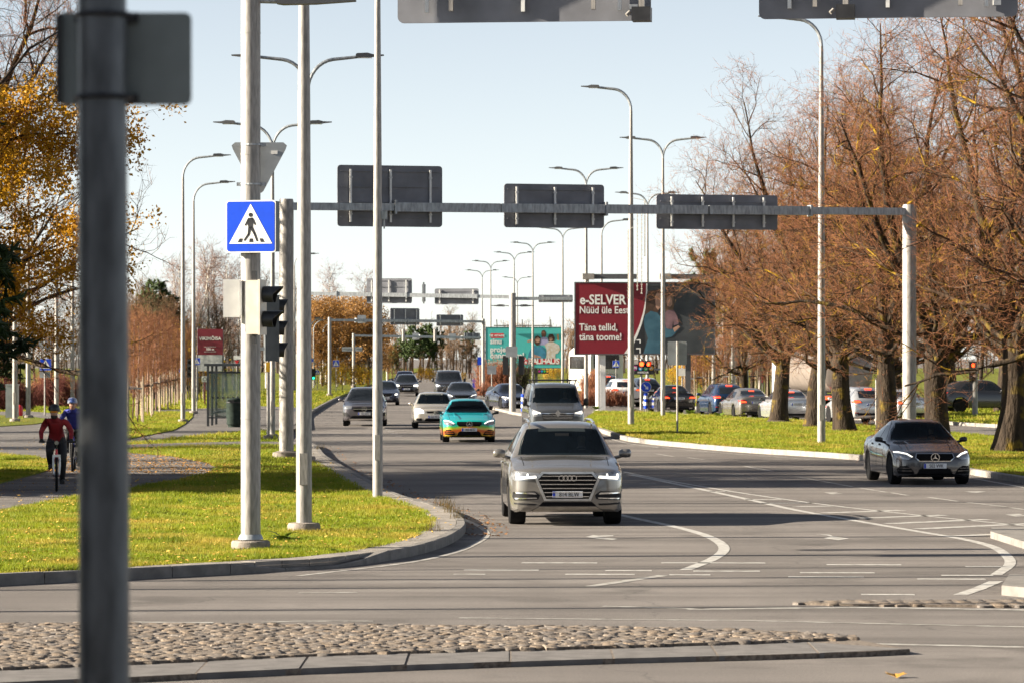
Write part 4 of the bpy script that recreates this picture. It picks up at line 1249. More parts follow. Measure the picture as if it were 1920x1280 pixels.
for x in (1.2, 3.8, 6.7):
    MB().tube([(x, 0, z0b + htb), (x - .05, -.1, z0b + htb + .75)], .05, 6).build('spike', LUM, B2)
MB().box((.9 + 5, .0, -.02 + z0b - .32), (1.1, .08, .4)).build('logo_board', BLACK, B2)
for k in range(4):
    MB().plate(circ(.11), -.06, -.04).build('letter_disc', MATS['disc_colour_%d' % k], B2, loc=(5.5 + .27 * k, 0, z0b - .3))

# banner by the bus stop
vk = thing('advert_banner', 'dark red manor banner with white lettering by the bus stop', 'banner', (at(370, 665, F / 30).x, F / 30, 0))
zb0 = zb(665, 30)
VKR = mat('banner_maroon', (.17, .012, .025), .5, var=.05)
MB().box((.8, 0, zb0 + .8), (1.6, .06, 1.6)).build('banner_panel', VKR, vk)
MB().box((.8, .0, zb0 - .5), (1.5, .06, 1.0)).build('photo_panel', mat('banner_photo', (.3, .31, .33), .5, scale=3, col2=(.6, .6, .6)), vk)
lettering('VIKIMÕISA', .29, WHITE, vk, (.8, -.04, zb0 + 1.0), .02)
lettering('500 m', .2, WHITE, vk, (.8, -.04, zb0 + .35), .02)
MB().plate(rrect(.75, .02, .009), -.036, -.03).build('frame_line', WHITE, vk, loc=(.8, 0, zb0 + .5))
MB().plate(rrect(.75, .02, .009), -.036, -.03).build('frame_line', WHITE, vk, loc=(.8, 0, zb0 + .2))
for x in (0.02, 1.58):
    MB().tube([(x, .06, 0), (x, .06, zb0 + 1.7)], .05, 10).build('post', LUM, vk)
cp = thing('stop_sign_plate', 'small white plate with black ring at the bus stop', 'sign', place(384, 33, 0))
MB().tube([(0, .03, 0), (0, .03, zb(705, 33))], .04, 8).build('post', VKR, cp)
MB().plate(rrect(.36, .32, .03), -.02, .01).build('plate', WHITE, cp, loc=(0, 0, zb(710, 33)))
MB().lathe([(.085, -.03), (.115, -.03), (.115, -.02), (.085, -.02)], c=(0, 0, zb(710, 33)), axis='y', n=16, closed=True).build('ring_symbol', BLACK, cp)

# ------------------------------------------------------------------ bus shelter and bin
shs = 47.0
sh = thing('bus_shelter', 'glass bus shelter with dark frame and bench', 'bus shelter', place(390, shs, .12))
wS = 70 / shs * 1.0 + .2; dS = 4.2
GL = mat('shelter_glass', (.16, .22, .20), .05, var=.03, alpha=.30)
DKM = mat('shelter_dark_frame', (.03, .035, .04), .4, var=.2)
for (x, y) in ((0, 0), (wS, 0), (0, dS), (wS, dS), (0, dS / 2)):
    MB().box((x, y, 1.2), (.09, .09, 2.4)).build('post', DKM, sh)
MB().box((wS / 2, dS / 2, 2.45), (wS + .3, dS + .3, .10)).build('roof', DKM, sh)
MB().box((wS / 2, 0, 2.15), (wS, .06, .08)).box((wS / 2, 0, .35), (wS, .06, .06)).box((wS / 2, dS, .35), (wS, .06, .06)).build('rail', DKM, sh)
MB().box((wS / 2, 0.0, 1.25), (wS - .1, .012, 1.7)).build('glass_pane', GL, sh)
MB().box((wS / 2, dS, 1.25), (wS - .1, .012, 1.7)).build('glass_pane', GL, sh)
for k in range(2): MB().box((0, dS * (.25 + .5 * k), 1.25), (.012, dS / 2 - .1, 1.7)).build('glass_pane', GL, sh)
for k in range(2):
    b = MB().lathe([(.28, 0), (.3, .03), (.28, .06)], c=(.42 + .1 * k, 1.0 + 1.6 * k, .55), n=14).tube([(.1, 1.0 + 1.6 * k, .5), (.5, 1.0 + 1.6 * k, .57)], .03, 6)
    b.build('seat', DKM, sh, 40)
for k in range(7): MB().plate(circ(.045, 10), -.012, -.008).build('safety_dot', DKM, sh, loc=(.2 + k * .2, 0, 1.15))
bn = thing('litter_bin', 'tall dark green round litter bin by the bus shelter', 'bin', place(439, 47.6, .12))
BING = mat('bin_green', (.022, .032, .027), .8, spec=.1, var=.2)
MB().lathe([(.24, 0), (.24, .08), (.29, .12), (.31, .5), (.30, 1.0), (.31, 1.02), (.31, 1.1), (.27, 1.14), (.1, 1.16)], n=24).build('drum', BING, bn, 40)
MB().lathe([(.315, .96), (.325, .97), (.325, 1.0), (.315, 1.01)], n=24).build('rim_band', BLACK, bn, 40)
MB().box((-.1, -.3, 1.05), (.24, .05, .07)).build('opening', BLACK, bn)

# foreground pole with sign back
fp = thing('signpost', 'blurred grey pole close to the camera with the back of a rectangular sign', 'signpost', (place(194, 860).x, place(194, 860).y, 0))
POLEG = mat('near_pole_steel', (.085, .092, .10), .42, .4, scale=5, var=.3, stretch=(5, 5, 1.5), bump=.08)
mb = MB().tube([(.008, 0, 0), (0, 0, 2.9), (-.004, 0, 3.85)], [.058, .055, .053], 24); mb.build('pole', POLEG, fp, 40)
SB = mat('near_sign_back', (.20, .225, .22), .4, .3, var=.1)
zt, zb_ = zb(18, 860), zb(193, 860)
MB().plate(rrect(255 / 860, zt - zb_, .015), 0, .004).build('sign_plate', SB, fp, loc=((226 - 194) / 860, .075, (zt + zb_) / 2))
for z in (zt - .012, zb_ + .012):
    MB().box((.0, .066, z), (.14, .02, .022)).build('clamp_bar', BLACK, fp)
    MB().tube([(.06 * math.cos(a), .06 * math.sin(a), z) for a in [R(180 + 20 * k) for k in range(10)]], .006, 6).build('clamp_band', BLACK, fp)
MB().box(((226 - 194) / 860 - .143, .07, (zt + zb_) / 2), (.012, .02, (zt - zb_) * .96)).build('edge_flange', BLACK, fp)
# ------------------------------------------------------------------ vehicles
TYRE = mat('tyre_rubber', (.012, .012, .013), .85, var=.3, bump=.2, spec=.1)
RIMM = mat('alloy_rim', (.42, .42, .43), .3, .8, var=.1)
RIMD = mat('dark_alloy_rim', (.10, .10, .105), .35, .7, var=.1)
CHROME = mat('chrome', (.75, .75, .76), .12, 1.0, var=.03)
GRILLE = mat('grille_black', (.005, .005, .006), .6, var=.2, spec=.08)
TRIM = mat('dark_trim', (.016, .016, .018), .6, var=.2, spec=.15)
HLAMP = mat('headlamp_glass', (.30, .31, .33), .08, .5, var=.25, scale=18)
HGLOW = mat('lit_headlamp', (.9, .9, .85), .2, emit=(1.0, .93, .80), estr=.55)
TAILM = mat('tail_lamp_red', (.30, .01, .01), .15, var=.1)
BRAKE = mat('lit_brake_lamp', (.8, .02, .01), .3, emit=(1.0, .06, .015), estr=1.3)
PLATEW = mat('plate_white', (.70, .71, .73), .45, var=.03)
PLATEB = mat('plate_blue', (.01, .04, .42), .45)
PLATET = mat('plate_lettering', (.012, .012, .014), .6)
SEATM = mat('seat_fabric', (.05, .05, .052), .85, var=.2)
DASH = mat('dashboard_plastic', (.028, .028, .03), .7, var=.15)

def glass_tint(name, tint, fac):
    if name in MATS: return MATS[name]
    m = bpy.data.materials.new(name); m.use_nodes = True
    nt = m.node_tree; p = nt.nodes['Principled BSDF']
    tc = nt.nodes.new('ShaderNodeTexCoord').outputs['Object']
    c = nodes_mix(nt, noise(nt, tc, 3, 3), tuple(v * .8 for v in tint), tint)
    nt.links.new(c, p.inputs['Base Color'])
    p.inputs['Roughness'].default_value = .04
    p.inputs['IOR'].default_value = 1.5
    tr = nt.nodes.new('ShaderNodeBsdfTransparent'); tr.inputs[0].default_value = (.62, .70, .72, 1)
    ms = nt.nodes.new('ShaderNodeMixShader'); ms.inputs[0].default_value = fac
    nt.links.new(p.outputs[0], ms.inputs[1]); nt.links.new(tr.outputs[0], ms.inputs[2])
    nt.links.new(ms.outputs[0], nt.nodes['Material Output'].inputs[0])
    MATS[name] = m
    return m
WGLASS = glass_tint('windscreen_glass', (.010, .015, .022), .75)
DGLASS = mat('tinted_window_glass', (.012, .015, .019), .05, var=.2)

def paint(name, col, metal=.5, rough=.32):
    return mat('paint_' + name, col, rough * .75, metal, var=.05, scale=2.0, coat=1.0)

def chameleon():
    if 'paint_chameleon' in MATS: return MATS['paint_chameleon']
    m = mat('paint_chameleon', (.01, .30, .33), .28, .25, coat=.8)
    nt = m.node_tree; p = nt.nodes['Principled BSDF']
    # colour-shift wrap: iridescent sheen painted as fixed bands, orange low to teal high
    tc = nt.nodes.new('ShaderNodeTexCoord')
    sx = nt.nodes.new('ShaderNodeSeparateXYZ'); nt.links.new(tc.outputs['Object'], sx.inputs[0])
    no = nt.nodes.new('ShaderNodeTexNoise'); no.inputs['Scale'].default_value = 2.2; nt.links.new(tc.outputs['Object'], no.inputs['Vector'])
    ad = nt.nodes.new('ShaderNodeMath'); ad.operation = 'MULTIPLY_ADD'; ad.inputs[1].default_value = .16
    ab = nt.nodes.new('ShaderNodeMath'); ab.operation = 'ABSOLUTE'; nt.links.new(sx.outputs['X'], ab.inputs[0])
    zx = nt.nodes.new('ShaderNodeMath'); zx.operation = 'MULTIPLY_ADD'; zx.inputs[1].default_value = .14; nt.links.new(ab.outputs[0], zx.inputs[0]); nt.links.new(sx.outputs['Z'], zx.inputs[2])
    nt.links.new(no.outputs[0], ad.inputs[0]); nt.links.new(zx.outputs[0], ad.inputs[2])
    cr = nt.nodes.new('ShaderNodeValToRGB'); e = cr.color_ramp.elements
    e[0].position = .30; e[0].color = (.42, .50, .01, 1)
    e[1].position = 1.0; e[1].color = (.002, .36, .42, 1)
    for ps_, c_ in ((.48, (.62, .16, .01, 1)), (.56, (.60, .10, .01, 1)), (.62, (.60, .42, .01, 1)), (.69, (.12, .50, .02, 1)), (.76, (.002, .42, .34, 1))):
        q = e.new(ps_); q.color = c_
    nt.links.new(ad.outputs[0], cr.inputs[0]); nt.links.new(cr.outputs[0], p.inputs['Base Color'])
    return m

def pchip(xk, yk, x):
    """monotone cubic interpolation"""
    xk, yk = np.array(xk, float), np.array(yk, float)
    h = np.diff(xk); dl = np.diff(yk) / h
    d = np.zeros(len(xk)); d[0], d[-1] = dl[0], dl[-1]
    for i in range(1, len(xk) - 1):
        if dl[i - 1] * dl[i] <= 0: d[i] = 0
        else:
            w1, w2 = 2 * h[i] + h[i - 1], h[i] + 2 * h[i - 1]
            d[i] = (w1 + w2) / (w1 / dl[i - 1] + w2 / dl[i])
    k = np.clip(np.searchsorted(xk, x) - 1, 0, len(h) - 1)
    t = (x - xk[k]) / h[k]
    return ((2 * t**3 - 3 * t**2 + 1) * yk[k] + (t**3 - 2 * t**2 + t) * h[k] * d[k] + (-2 * t**3 + 3 * t**2) * yk[k + 1] + (t**3 - t**2) * h[k] * d[k + 1])

def car_shell(c):
    """lofted body; c holds keyed stations: t (m from front), zb, hw, zbelt, hwb, ztop, hwt"""
    K = np.array(c['keys'], float)
    L = K[-1, 0]
    ax = c['axles']; Rw = c['wheel_r']; Ra = Rw + .055
    ts = set(np.round(np.linspace(0, L, 58), 4).tolist()) | {.015, .04, .08, .14, L - .015, L - .04, L - .08}
    for a in ax:
        for k in range(13):
            ts.add(round(a - Ra * math.cos(math.pi * k / 12), 4))
        ts |= {a - Ra - .004, a + Ra + .004}
    ts = np.array(sorted(ts)); ts = ts[np.r_[True, np.diff(ts) > .003]]
    col = [pchip(K[:, 0], K[:, j], ts) for j in range(1, 7)]
    rings = []
    for i, t in enumerate(ts):
        zb_, hw, zbe, hwb, zt, hwt = [q[i] for q in col]
        arch = 0
        for a in ax:
            if abs(t - a) < Ra: arch = max(arch, Rw + math.sqrt(max(0, Ra**2 - (t - a)**2)))
        za = max(zb_, arch)
        zm = max(zb_ + .45 * (zbe - zb_), za + .03)
        zm = min(zm, zbe - .04)
        r_ = [(0, za if arch else zb_), (hw * .62, za if arch else zb_), (hw * .93, za), (hw * .985, za + .035), (hw, max(za + .05, zb_ + .25 * (zbe - zb_))), (hw * 1.0, zm), (hw * .992, (zm * .45 + zbe * .55)), (hwb + (hw - hwb) * .35, zbe - .035), (hwb, zbe)]
        for f in (.33, .66):
            r_.append((hwb + (hwt - hwb) * f + .012 * math.sin(f * 3.14), zbe + (zt - zbe) * (f * .93)))
        g = zt - zbe
        r_ += [(hwt + .0, zt - min(.05, g * .2)), (hwt * .93, zt - min(.018, g * .08)), (hwt * .6, zt + .012), (0, zt + .022)]
        rings.append(r_)
    n = len(rings[0])
    V, Fc = [], []
    full = 2 * n - 2
    for r_, t in zip(rings, ts):
        V += [(x, t - L / 2, z) for x, z in r_] + [(-x, t - L / 2, z) for x, z in reversed(r_[1:-1])]
    for i in range(len(ts) - 1):
        for k in range(full):
            a, b = i * full + k, i * full + (k + 1) % full
            Fc.append((a, a + full, b + full, b))
    Fc.append(tuple(range(full))); Fc.append(tuple(reversed(range((len(ts) - 1) * full, len(ts) * full))))
    return V, Fc, L

def tri_grid(poly, n):
    """fill polygon: dense interior grid clipped -> returns list of small polys (constrained by bisecting)"""
    bm = bmesh.new()
    vs = [bm.verts.new((p[0], p[1], 0)) for p in poly]
    bm.faces.new(vs)
    xs = [p[0] for p in poly]; zs = [p[1] for p in poly]
    for lo, hi, nn, axis in ((min(xs), max(xs), n[0], 0), (min(zs), max(zs), n[1], 1)):
        for k in range(1, nn):
            c_ = lo + (hi - lo) * k / nn
            co = (c_, 0, 0) if axis == 0 else (0, c_, 0); no = (1, 0, 0) if axis == 0 else (0, 1, 0)
            bmesh.ops.bisect_plane(bm, geom=bm.verts[:] + bm.edges[:] + bm.faces[:], plane_co=co, plane_no=no)
    return bm

def patch(bvh, poly, view, off, m, name, parent, n=(8, 6), thick=.012, L=5, mirror=False):
    """panel that hugs the body: polygon in front/rear (x,z) or side (y,z) projection"""
    bm = tri_grid(poly, n)
    outs = []
    for v in bm.verts:
        u, z = v.co.x, v.co.y
        if view == 'front': o, d = Vector((u, -L, z)), Vector((0, 1, 0))
        elif view == 'rear': o, d = Vector((u, L, z)), Vector((0, -1, 0))
        elif view == 'left': o, d = Vector((-3, u, z)), Vector((1, 0, 0))
        elif view == 'top': o, d = Vector((u, z, 4)), Vector((0, 0, -1))
        else: o, d = Vector((3, u, z)), Vector((-1, 0, 0))
        h, nn, _, _ = bvh.ray_cast(o, d)
        if h is None:
            h, nn, _, _ = bvh.find_nearest(Vector((u, -2.2 if view == 'front' else 2.2, z)) if view in ('front', 'rear') else Vector((-1 if view == 'left' else 1, u, z)))
        outs.append((h.copy(), d.copy(), nn.copy()))
    for v, (h, d, nn) in zip(bm.verts, outs):
        if nn.dot(d) > 0: nn = -nn
        v.co = h + (nn * .5 - d * .5).normalized() * off
    bm.normal_update()
    ext = bmesh.ops.extrude_face_region(bm, geom=bm.faces[:])
    dirv = outs[0][1]
    for e in ext['geom']:
        if isinstance(e, bmesh.types.BMVert): e.co += dirv * (thick + off)
    bmesh.ops.recalc_face_normals(bm, faces=bm.faces)
    me = bpy.data.meshes.new(name); bm.to_mesh(me); bm.free()
    me.materials.append(m); me.shade_smooth(); me.set_sharp_from_angle(angle=R(35))
    o = bpy.data.objects.new(name, me); COL.objects.link(o); o.parent = parent
    return o

mirror = lambda poly: [(-x, z) for x, z in reversed(poly)]
wheel_cache = {}
def wheel(parent, x, y, r, w, rim=RIMM, steer=0.0):
    k = (r, w, rim.name)
    if k not in wheel_cache:
        ty = MB().lathe([(r * .66, -w / 2), (r * .93, -w / 2), (r * .985, -w / 2 + .02), (r, -w / 2 + .05), (r, w / 2 - .05), (r * .985, w / 2 - .02), (r * .93, w / 2), (r * .66, w / 2)], n=30, axis='x').mesh('tyre', TYRE, 35)
        rm = MB().lathe([(r * .67, -w * .42), (r * .67, w * .46), (r * .60, w * .46), (r * .58, w * .1), (.03, w * .12)], n=30, axis='x')
        sp = MB()
        for a in range(5):
            th = 2 * math.pi * a / 5
            for dd in (-.13, .13):
                M = Matrix.Rotation(th, 3, 'X')
                pts = [(w * .44, -.035 + dd * r * .5, .05), (w * .44, .035 + dd * r * .5, .05), (w * .46, .03 + dd * r, r * .64), (w * .46, -.03 + dd * r, r * .64)]
                q = [M @ Vector(p) for p in pts]; q2 = [M @ Vector((p[0] - .05, p[1], p[2])) for p in pts]
                sp.add(q + q2, [(0, 1, 2, 3), (7, 6, 5, 4), (0, 4, 5, 1), (1, 5, 6, 2), (2, 6, 7, 3), (3, 7, 4, 0)])
        sp.lathe([(.07, w * .40), (.07, w * .47), (.03, w * .49)], n=14, axis='x')
        wheel_cache[k] = (ty, rm.mesh('rim', TRIM, 35), sp.mesh('spokes', rim, 30))
    e = bpy.data.objects.new('wheel', None); COL.objects.link(e); e.parent = parent
    e.location = (x, y, r); e.rotation_euler.z = (math.pi if x < 0 else 0) + steer; e.empty_display_size = .1
    for nm, me in zip(('tyre', 'rim', 'spokes'), wheel_cache[k]):
        o = bpy.data.objects.new(nm, me); COL.objects.link(o); o.parent = e
    return e

def plate_obj(parent, y, z, text, view='front', w=.52, h=.112):
    sg = 1 if view == 'front' else -1
    b = MB().plate(rrect(w, h, .01, 3), -.012, 0).build('number_plate', PLATEW, parent, loc=(0, y, z), rz=0 if view == 'front' else math.pi)
    MB().plate([(-w / 2 + .006, -h / 2 + .005), (-w / 2 + .05, -h / 2 + .005), (-w / 2 + .05, h / 2 - .005), (-w / 2 + .006, h / 2 - .005)], -.016, -.012).build('blue_band', PLATEB, b)
    lettering(text, h * 1.0, PLATET, b, (.028, -.016, -.003), .0, sx=.80)
    return b

def bust(label, loc, cloth, skinm, hair, rz=0.0, hands=True, scale=1.0, group=None):
    """seated driver: one continuous skinned body from waist up with arms on the wheel"""
    root = thing('person', label, 'person', loc, rz, group)
    J = [((0, 0, 0), .15), ((0, -.02, .22), .155), ((0, 0, .42), .15), ((0, 0, .50), .07), ((0, -.01, .58), .055), ((0, -.02, .66), .085), ((0, -.02, .76), .085),
         ((.17, 0, .40), .075), ((.23, -.10, .20), .052), ((.16, -.36, .22), .04), ((.13, -.42, .24), .045), ((-.17, 0, .40), .075), ((-.23, -.10, .20), .052), ((-.16, -.36, .22), .04), ((-.13, -.42, .24), .045)]
    E = [(0, 1), (1, 2), (2, 3), (3, 4), (4, 5), (5, 6), (2, 7), (7, 8), (8, 9), (9, 10), (2, 11), (11, 12), (12, 13), (13, 14)]
    o = skin_body('body', J, E, cloth, root, {3: skinm, 4: skinm, 5: skinm, 6: skinm, 10: skinm, 14: skinm})
    hm = MB()
    hm.lathe([(.03, .84 - .76), (.075, .07), (.098, .02), (.10, -.03), (.09, -.09), (.06, -.12)][::-1], c=(0, .015, .79), n=16)
    hm.build('hair', hair, root, 60)
    MB().box((.035, -.108, .725), (.03, .012, .012)).box((-.035, -.108, .725), (.03, .012, .012)).build('eyes', BLACK, root)
    MB().add([(0, -.13, .69), (-.016, -.10, .685), (.016, -.10, .685), (0, -.10, .73)], [(0, 1, 2), (0, 2, 3), (0, 3, 1), (1, 3, 2)]).build('nose', skinm, root)
    root.scale = (scale,) * 3
    return root

def skin_body(name, J, E, m, parent, matmap=None, sub=1):
    me = bpy.data.meshes.new(name)
    me.from_pydata([j[0] for j in J], E, [])
    o = bpy.data.objects.new(name, me); COL.objects.link(o)
    sk = o.modifiers.new('skin', 'SKIN'); sk.use_smooth_shade = True
    for i, j in enumerate(J):
        r = j[1]
        me.skin_vertices[0].data[i].radius = (r, r) if not isinstance(r, tuple) else r
    me.skin_vertices[0].data[0].use_root = True
    sb = o.modifiers.new('sub', 'SUBSURF'); sb.levels = sub; sb.render_levels = sub
    dg = bpy.context.evaluated_depsgraph_get()
    nm = bpy.data.meshes.new_from_object(o.evaluated_get(dg))
    bpy.data.objects.remove(o, do_unlink=True)
    nm.materials.clear(); nm.materials.append(m)
    mats_ = []
    if matmap:
        P = np.array([j[0] for j in J])
        for k, mm_ in matmap.items():
            if mm_.name not in mats_: mats_.append(mm_.name); nm.materials.append(mm_)
        for f in nm.polygons:
            k = int(np.argmin(((P - np.array(f.center)) ** 2).sum(1)))
            if k in matmap: f.material_index = 1 + mats_.index(matmap[k].name)
    nm.shade_smooth()
    ob = bpy.data.objects.new(name, nm); COL.objects.link(ob); ob.parent = parent
    return ob

def make_car(c, label, cat, loc, rz, group=None, name='car'):
    root = thing(name, label, cat, loc, rz, group)
    V, Fc, L = car_shell(c)
    bmv = BVHTree.FromPolygons([Vector(v) for v in V], Fc)
    P = lambda poly, view, m, nm, off=.008, n=(8, 6), par=root, thick=.012: patch(bmv, poly, view, off, m, nm, par, n, thick, 6)
    hole = c.get('see_through', False)
    mb = MB(); mb.v = list(V); mb.f = list(Fc)
    if hole:
        ws = c['windscreen']; xs_ = max(abs(p[0]) for p in ws) - .05; z0_ = min(p[1] for p in ws) + .03; z1_ = max(p[1] for p in ws) - .03
        inner = [(x * .95, z0_ + (z - min(p[1] for p in ws)) * (z1_ - z0_) / (max(p[1] for p in ws) - min(p[1] for p in ws))) for x, z in ws]
        keep = []
        for f in Fc:
            cx_ = sum(V[i][0] for i in f) / len(f); cy_ = sum(V[i][1] for i in f) / len(f); cz_ = sum(V[i][2] for i in f) / len(f)
            if cy_ < 0.4 and len(f) < 8 and inpoly(np.array([[cx_, cz_]]), inner)[0] and cz_ > z0_: continue
            keep.append(f)
        mb.f = keep
    body = mb.build('body', c['paint'], root, 32)
    W = K_hw = max(k[2] for k in c['keys'])
    # windows
    wp_ = P(c['windscreen'], 'front', WGLASS if hole else DGLASS, 'windscreen', .006, (10, 8), thick=.004)
    if c.get('rear_window'): P(c['rear_window'], 'rear', DGLASS, 'rear_window', .006, (10, 6))
    for poly in c.get('side_windows', []):
        P(poly, 'left', DGLASS, 'side_window', .005, (8, 5)); P([(u, z) for u, z in poly], 'right', DGLASS, 'side_window', .005, (8, 5))
    # door seams and handles
    for poly in c.get('seams', []):
        P(poly, 'left', TRIM, 'door_seam', .002, (2, 8)); P(poly, 'right', TRIM, 'door_seam', .002, (2, 8))
    for poly in c.get('handles', []):
        P(poly, 'left', c['paint'], 'door_handle', .03, (3, 2)); P(poly, 'right', c['paint'], 'door_handle', .03, (3, 2))
    for poly in c.get('top_seams', []):
        for q in (poly, [(-x, y) for x, y in reversed(poly)]): P(q, 'top', TRIM, 'panel_gap', .002, (2, 8))
    for nm, poly, m_, off in c.get('front', []):
        P(poly, 'front', m_, nm, off, c.get('res', (8, 6)))
    for nm, poly, m_, off in c.get('front_pairs', []):
        for q in (poly, mirror(poly)): P(q, 'front', m_, nm, off, c.get('res', (8, 6)))
    for nm, poly, m_, off in c.get('rear', []):
        P(poly, 'rear', m_, nm, off, (8, 4))
    for nm, poly, m_, off in c.get('rear_pairs', []):
        for q in (poly, mirror(poly)): P(q, 'rear', m_, nm, off, (6, 4))
    for f in c.get('extra', []): f(root, bmv, L)
    if c.get('plate'):
        z, tx = c['plate']
        h, _, _, _ = bmv.ray_cast(Vector((0, -6, z)), Vector((0, 1, 0)))
        plate_obj(root, h.y - .02, z, tx)
    if c.get('rear_plate'):
        z, tx = c['rear_plate']
        h, _, _, _ = bmv.ray_cast(Vector((0, 6, z)), Vector((0, -1, 0)))
        plate_obj(root, h.y + .02, z, tx, 'rear')
    # mirrors
    mx, my, mz, mw, mh = c['mirror']
    for sg in (-1, 1):
        pr = []
        mbm = MB()
        secs = [(0, .55), (.25, .9), (.6, 1.0), (.88, .9), (1.0, .55)]
        vs = []
        for t, f in secs:
            x = sg * (mx + mw * t)
            for k in range(10):
                a = 2 * math.pi * k / 10
                vs.append((x, my + .085 * f * math.cos(a) + .02 * t, mz + mh / 2 * f * math.sin(a)))
        fs = [(i * 10 + k, i * 10 + (k + 1) % 10, (i + 1) * 10 + (k + 1) % 10, (i + 1) * 10 + k) for i in range(4) for k in range(10)]
        fs += [tuple(range(10)), tuple(range(40, 50))]
        mbm.add(vs, fs).tube([(sg * (mx - .14), my + .08, mz - mh * .62), (sg * (mx + .06), my + .02, mz - mh * .3)], [.035, .025], 8)
        mbm.build('wing_mirror', c.get('mirror_mat', c['paint']), root, 50)
    r_, w_ = c['wheel_r'], c.get('wheel_w', .24)
    tr = c.get('track', W - w_ / 2 - .015)
    for a in c['axles']:
        for sg in (-1, 1):
            wheel(root, sg * tr, a - L / 2, r_, w_, c.get('rim', RIMM), c.get('steer', 0) if a == c['axles'][0] else 0)
    MB().box((0, 0, c['keys'][3][1] + .14), (W * 1.5, L * .86, .12)).build('underbody', TRIM, root)
    if hole:
        cy = c['cowl'] - L / 2; zc = c['cowl_z']; zr = c['roof_z']
        MB().box((0, cy + .35, zc - .16), (W * 1.55, .75, .2)).build('dashboard', DASH, root)
        MB().lathe([(.17, -.015), (.19, -.015), (.19, .015), (.17, .015)], c=(.37, cy + .78, zc - .06), n=18, axis='y', closed=True).build('steering_wheel', DASH, root)
        for x in (-.38, .38):
            MB().box((x, cy + 1.55, zc - .1), (.46, .12, .62)).box((x, cy + 1.57, zc + .30), (.26, .09, .2)).build('seat', SEATM, root)
        MB().box((0, cy + 1.95, (zc + zr) / 2 - .2), (W * 1.14, .06, zr - zc + .2)).build('rear_bulkhead', DASH, root)
        MB().box((0, cy + 1.3, zc - .42), (W * 1.55, 2.2, .05)).build('cabin_floor', DASH, root)
        MB().box((0, cy + .42, zr - .18), (.24, .03, .07)).build('rear_view_mirror', BLACK, root)
    return root

# --- station tables: t, zbottom, half width, z belt, hw belt, z top, hw top
def keys_suv(L, W, Hh, hood0, hood1, cowl, roof0, roof1, tail, sill=.24, zbelt=None, hwt=None):
    hw = W / 2; zb_ = zbelt or hood1 + .0; hwt = hwt or hw * .64
    return [(0, .34, hw * .70, hood0 - .16, hw * .66, hood0 - .10, hw * .50), (.03, .30, hw * .80, hood0 - .10, hw * .77, hood0 - .04, hw * .60), (.12, .25, hw * .90, hood0 - .06, hw * .87, hood0 + .0, hw * .68), (.35, .23, hw * .975, hood0 - .02, hw * .91, hood0 + .04, hw * .72),
            (.8, sill, hw, (hood0 + hood1) / 2 - .02, hw * .93, (hood0 + hood1) / 2 + .055, hw * .74), (cowl - .05, sill, hw, hood1 - .02, hw * .935, hood1 + .02, hw * .80), (cowl + .10, sill, hw, zb_, hw * .935, hood1 + .09, hw * .815),
            (roof0, sill, hw, zb_ + .01, hw * .93, Hh - .045, hwt * 1.02), (roof0 + .45, sill, hw, zb_ + .02, hw * .93, Hh - .005, hwt * 1.03), (L * .62, sill, hw, zb_ + .04, hw * .925, Hh - .012, hwt), (roof1, sill, hw, zb_ + .06, hw * .90, Hh - .07, hwt * .96),
            (tail, .27, hw * .985, zb_ + .06, hw * .86, zb_ + .20, hwt * 1.06), (L - .10, .30, hw * .93, zb_ - .02, hw * .80, zb_ + .05, hw * .62), (L - .02, .36, hw * .86, zb_ - .12, hw * .74, zb_ - .06, hw * .6), (L, .40, hw * .80, zb_ - .16, hw * .72, zb_ - .12, hw * .55)]
def keys_sedan(L, W, Hh, hood0, hood1, cowl, roof0, roof1, deck0, deckz, sill=.20, hwt=None):
    hw = W / 2; hwt = hwt or hw * .60; zb_ = hood1 - .02
    return [(0, .26, hw * .62, hood0 - .20, hw * .58, hood0 - .14, hw * .42), (.04, .22, hw * .76, hood0 - .12, hw * .72, hood0 - .06, hw * .55), (.15, .19, hw * .88, hood0 - .06, hw * .84, hood0 - .0, hw * .64), (.42, .18, hw * .975, hood0 - .01, hw * .89, hood0 + .05, hw * .70),
            (.9, sill, hw, (hood0 + hood1) / 2, hw * .91, (hood0 + hood1) / 2 + .055, hw * .73), (cowl - .05, sill, hw, hood1 - .03, hw * .92, hood1 + .015, hw * .78), (cowl + .12, sill, hw, zb_, hw * .925, hood1 + .08, hw * .79),
            (roof0, sill, hw, zb_ + .02, hw * .92, Hh - .045, hwt * 1.03), (roof0 + .45, sill, hw, zb_ + .03, hw * .92, Hh, hwt * 1.02), (roof1, sill, hw, zb_ + .06, hw * .915, Hh - .05, hwt * .98),
            (deck0, .2, hw * .99, zb_ + .05, hw * .88, deckz + .05, hw * .66), (L - .35, .22, hw * .96, deckz - .05, hw * .84, deckz + .01, hw * .66), (L - .07, .26, hw * .90, deckz - .06, hw * .78, deckz, hw * .62), (L - .015, .30, hw * .84, deckz - .14, hw * .72, deckz - .08, hw * .58), (L, .34, hw * .78, deckz - .18, hw * .68, deckz - .14, hw * .5)]

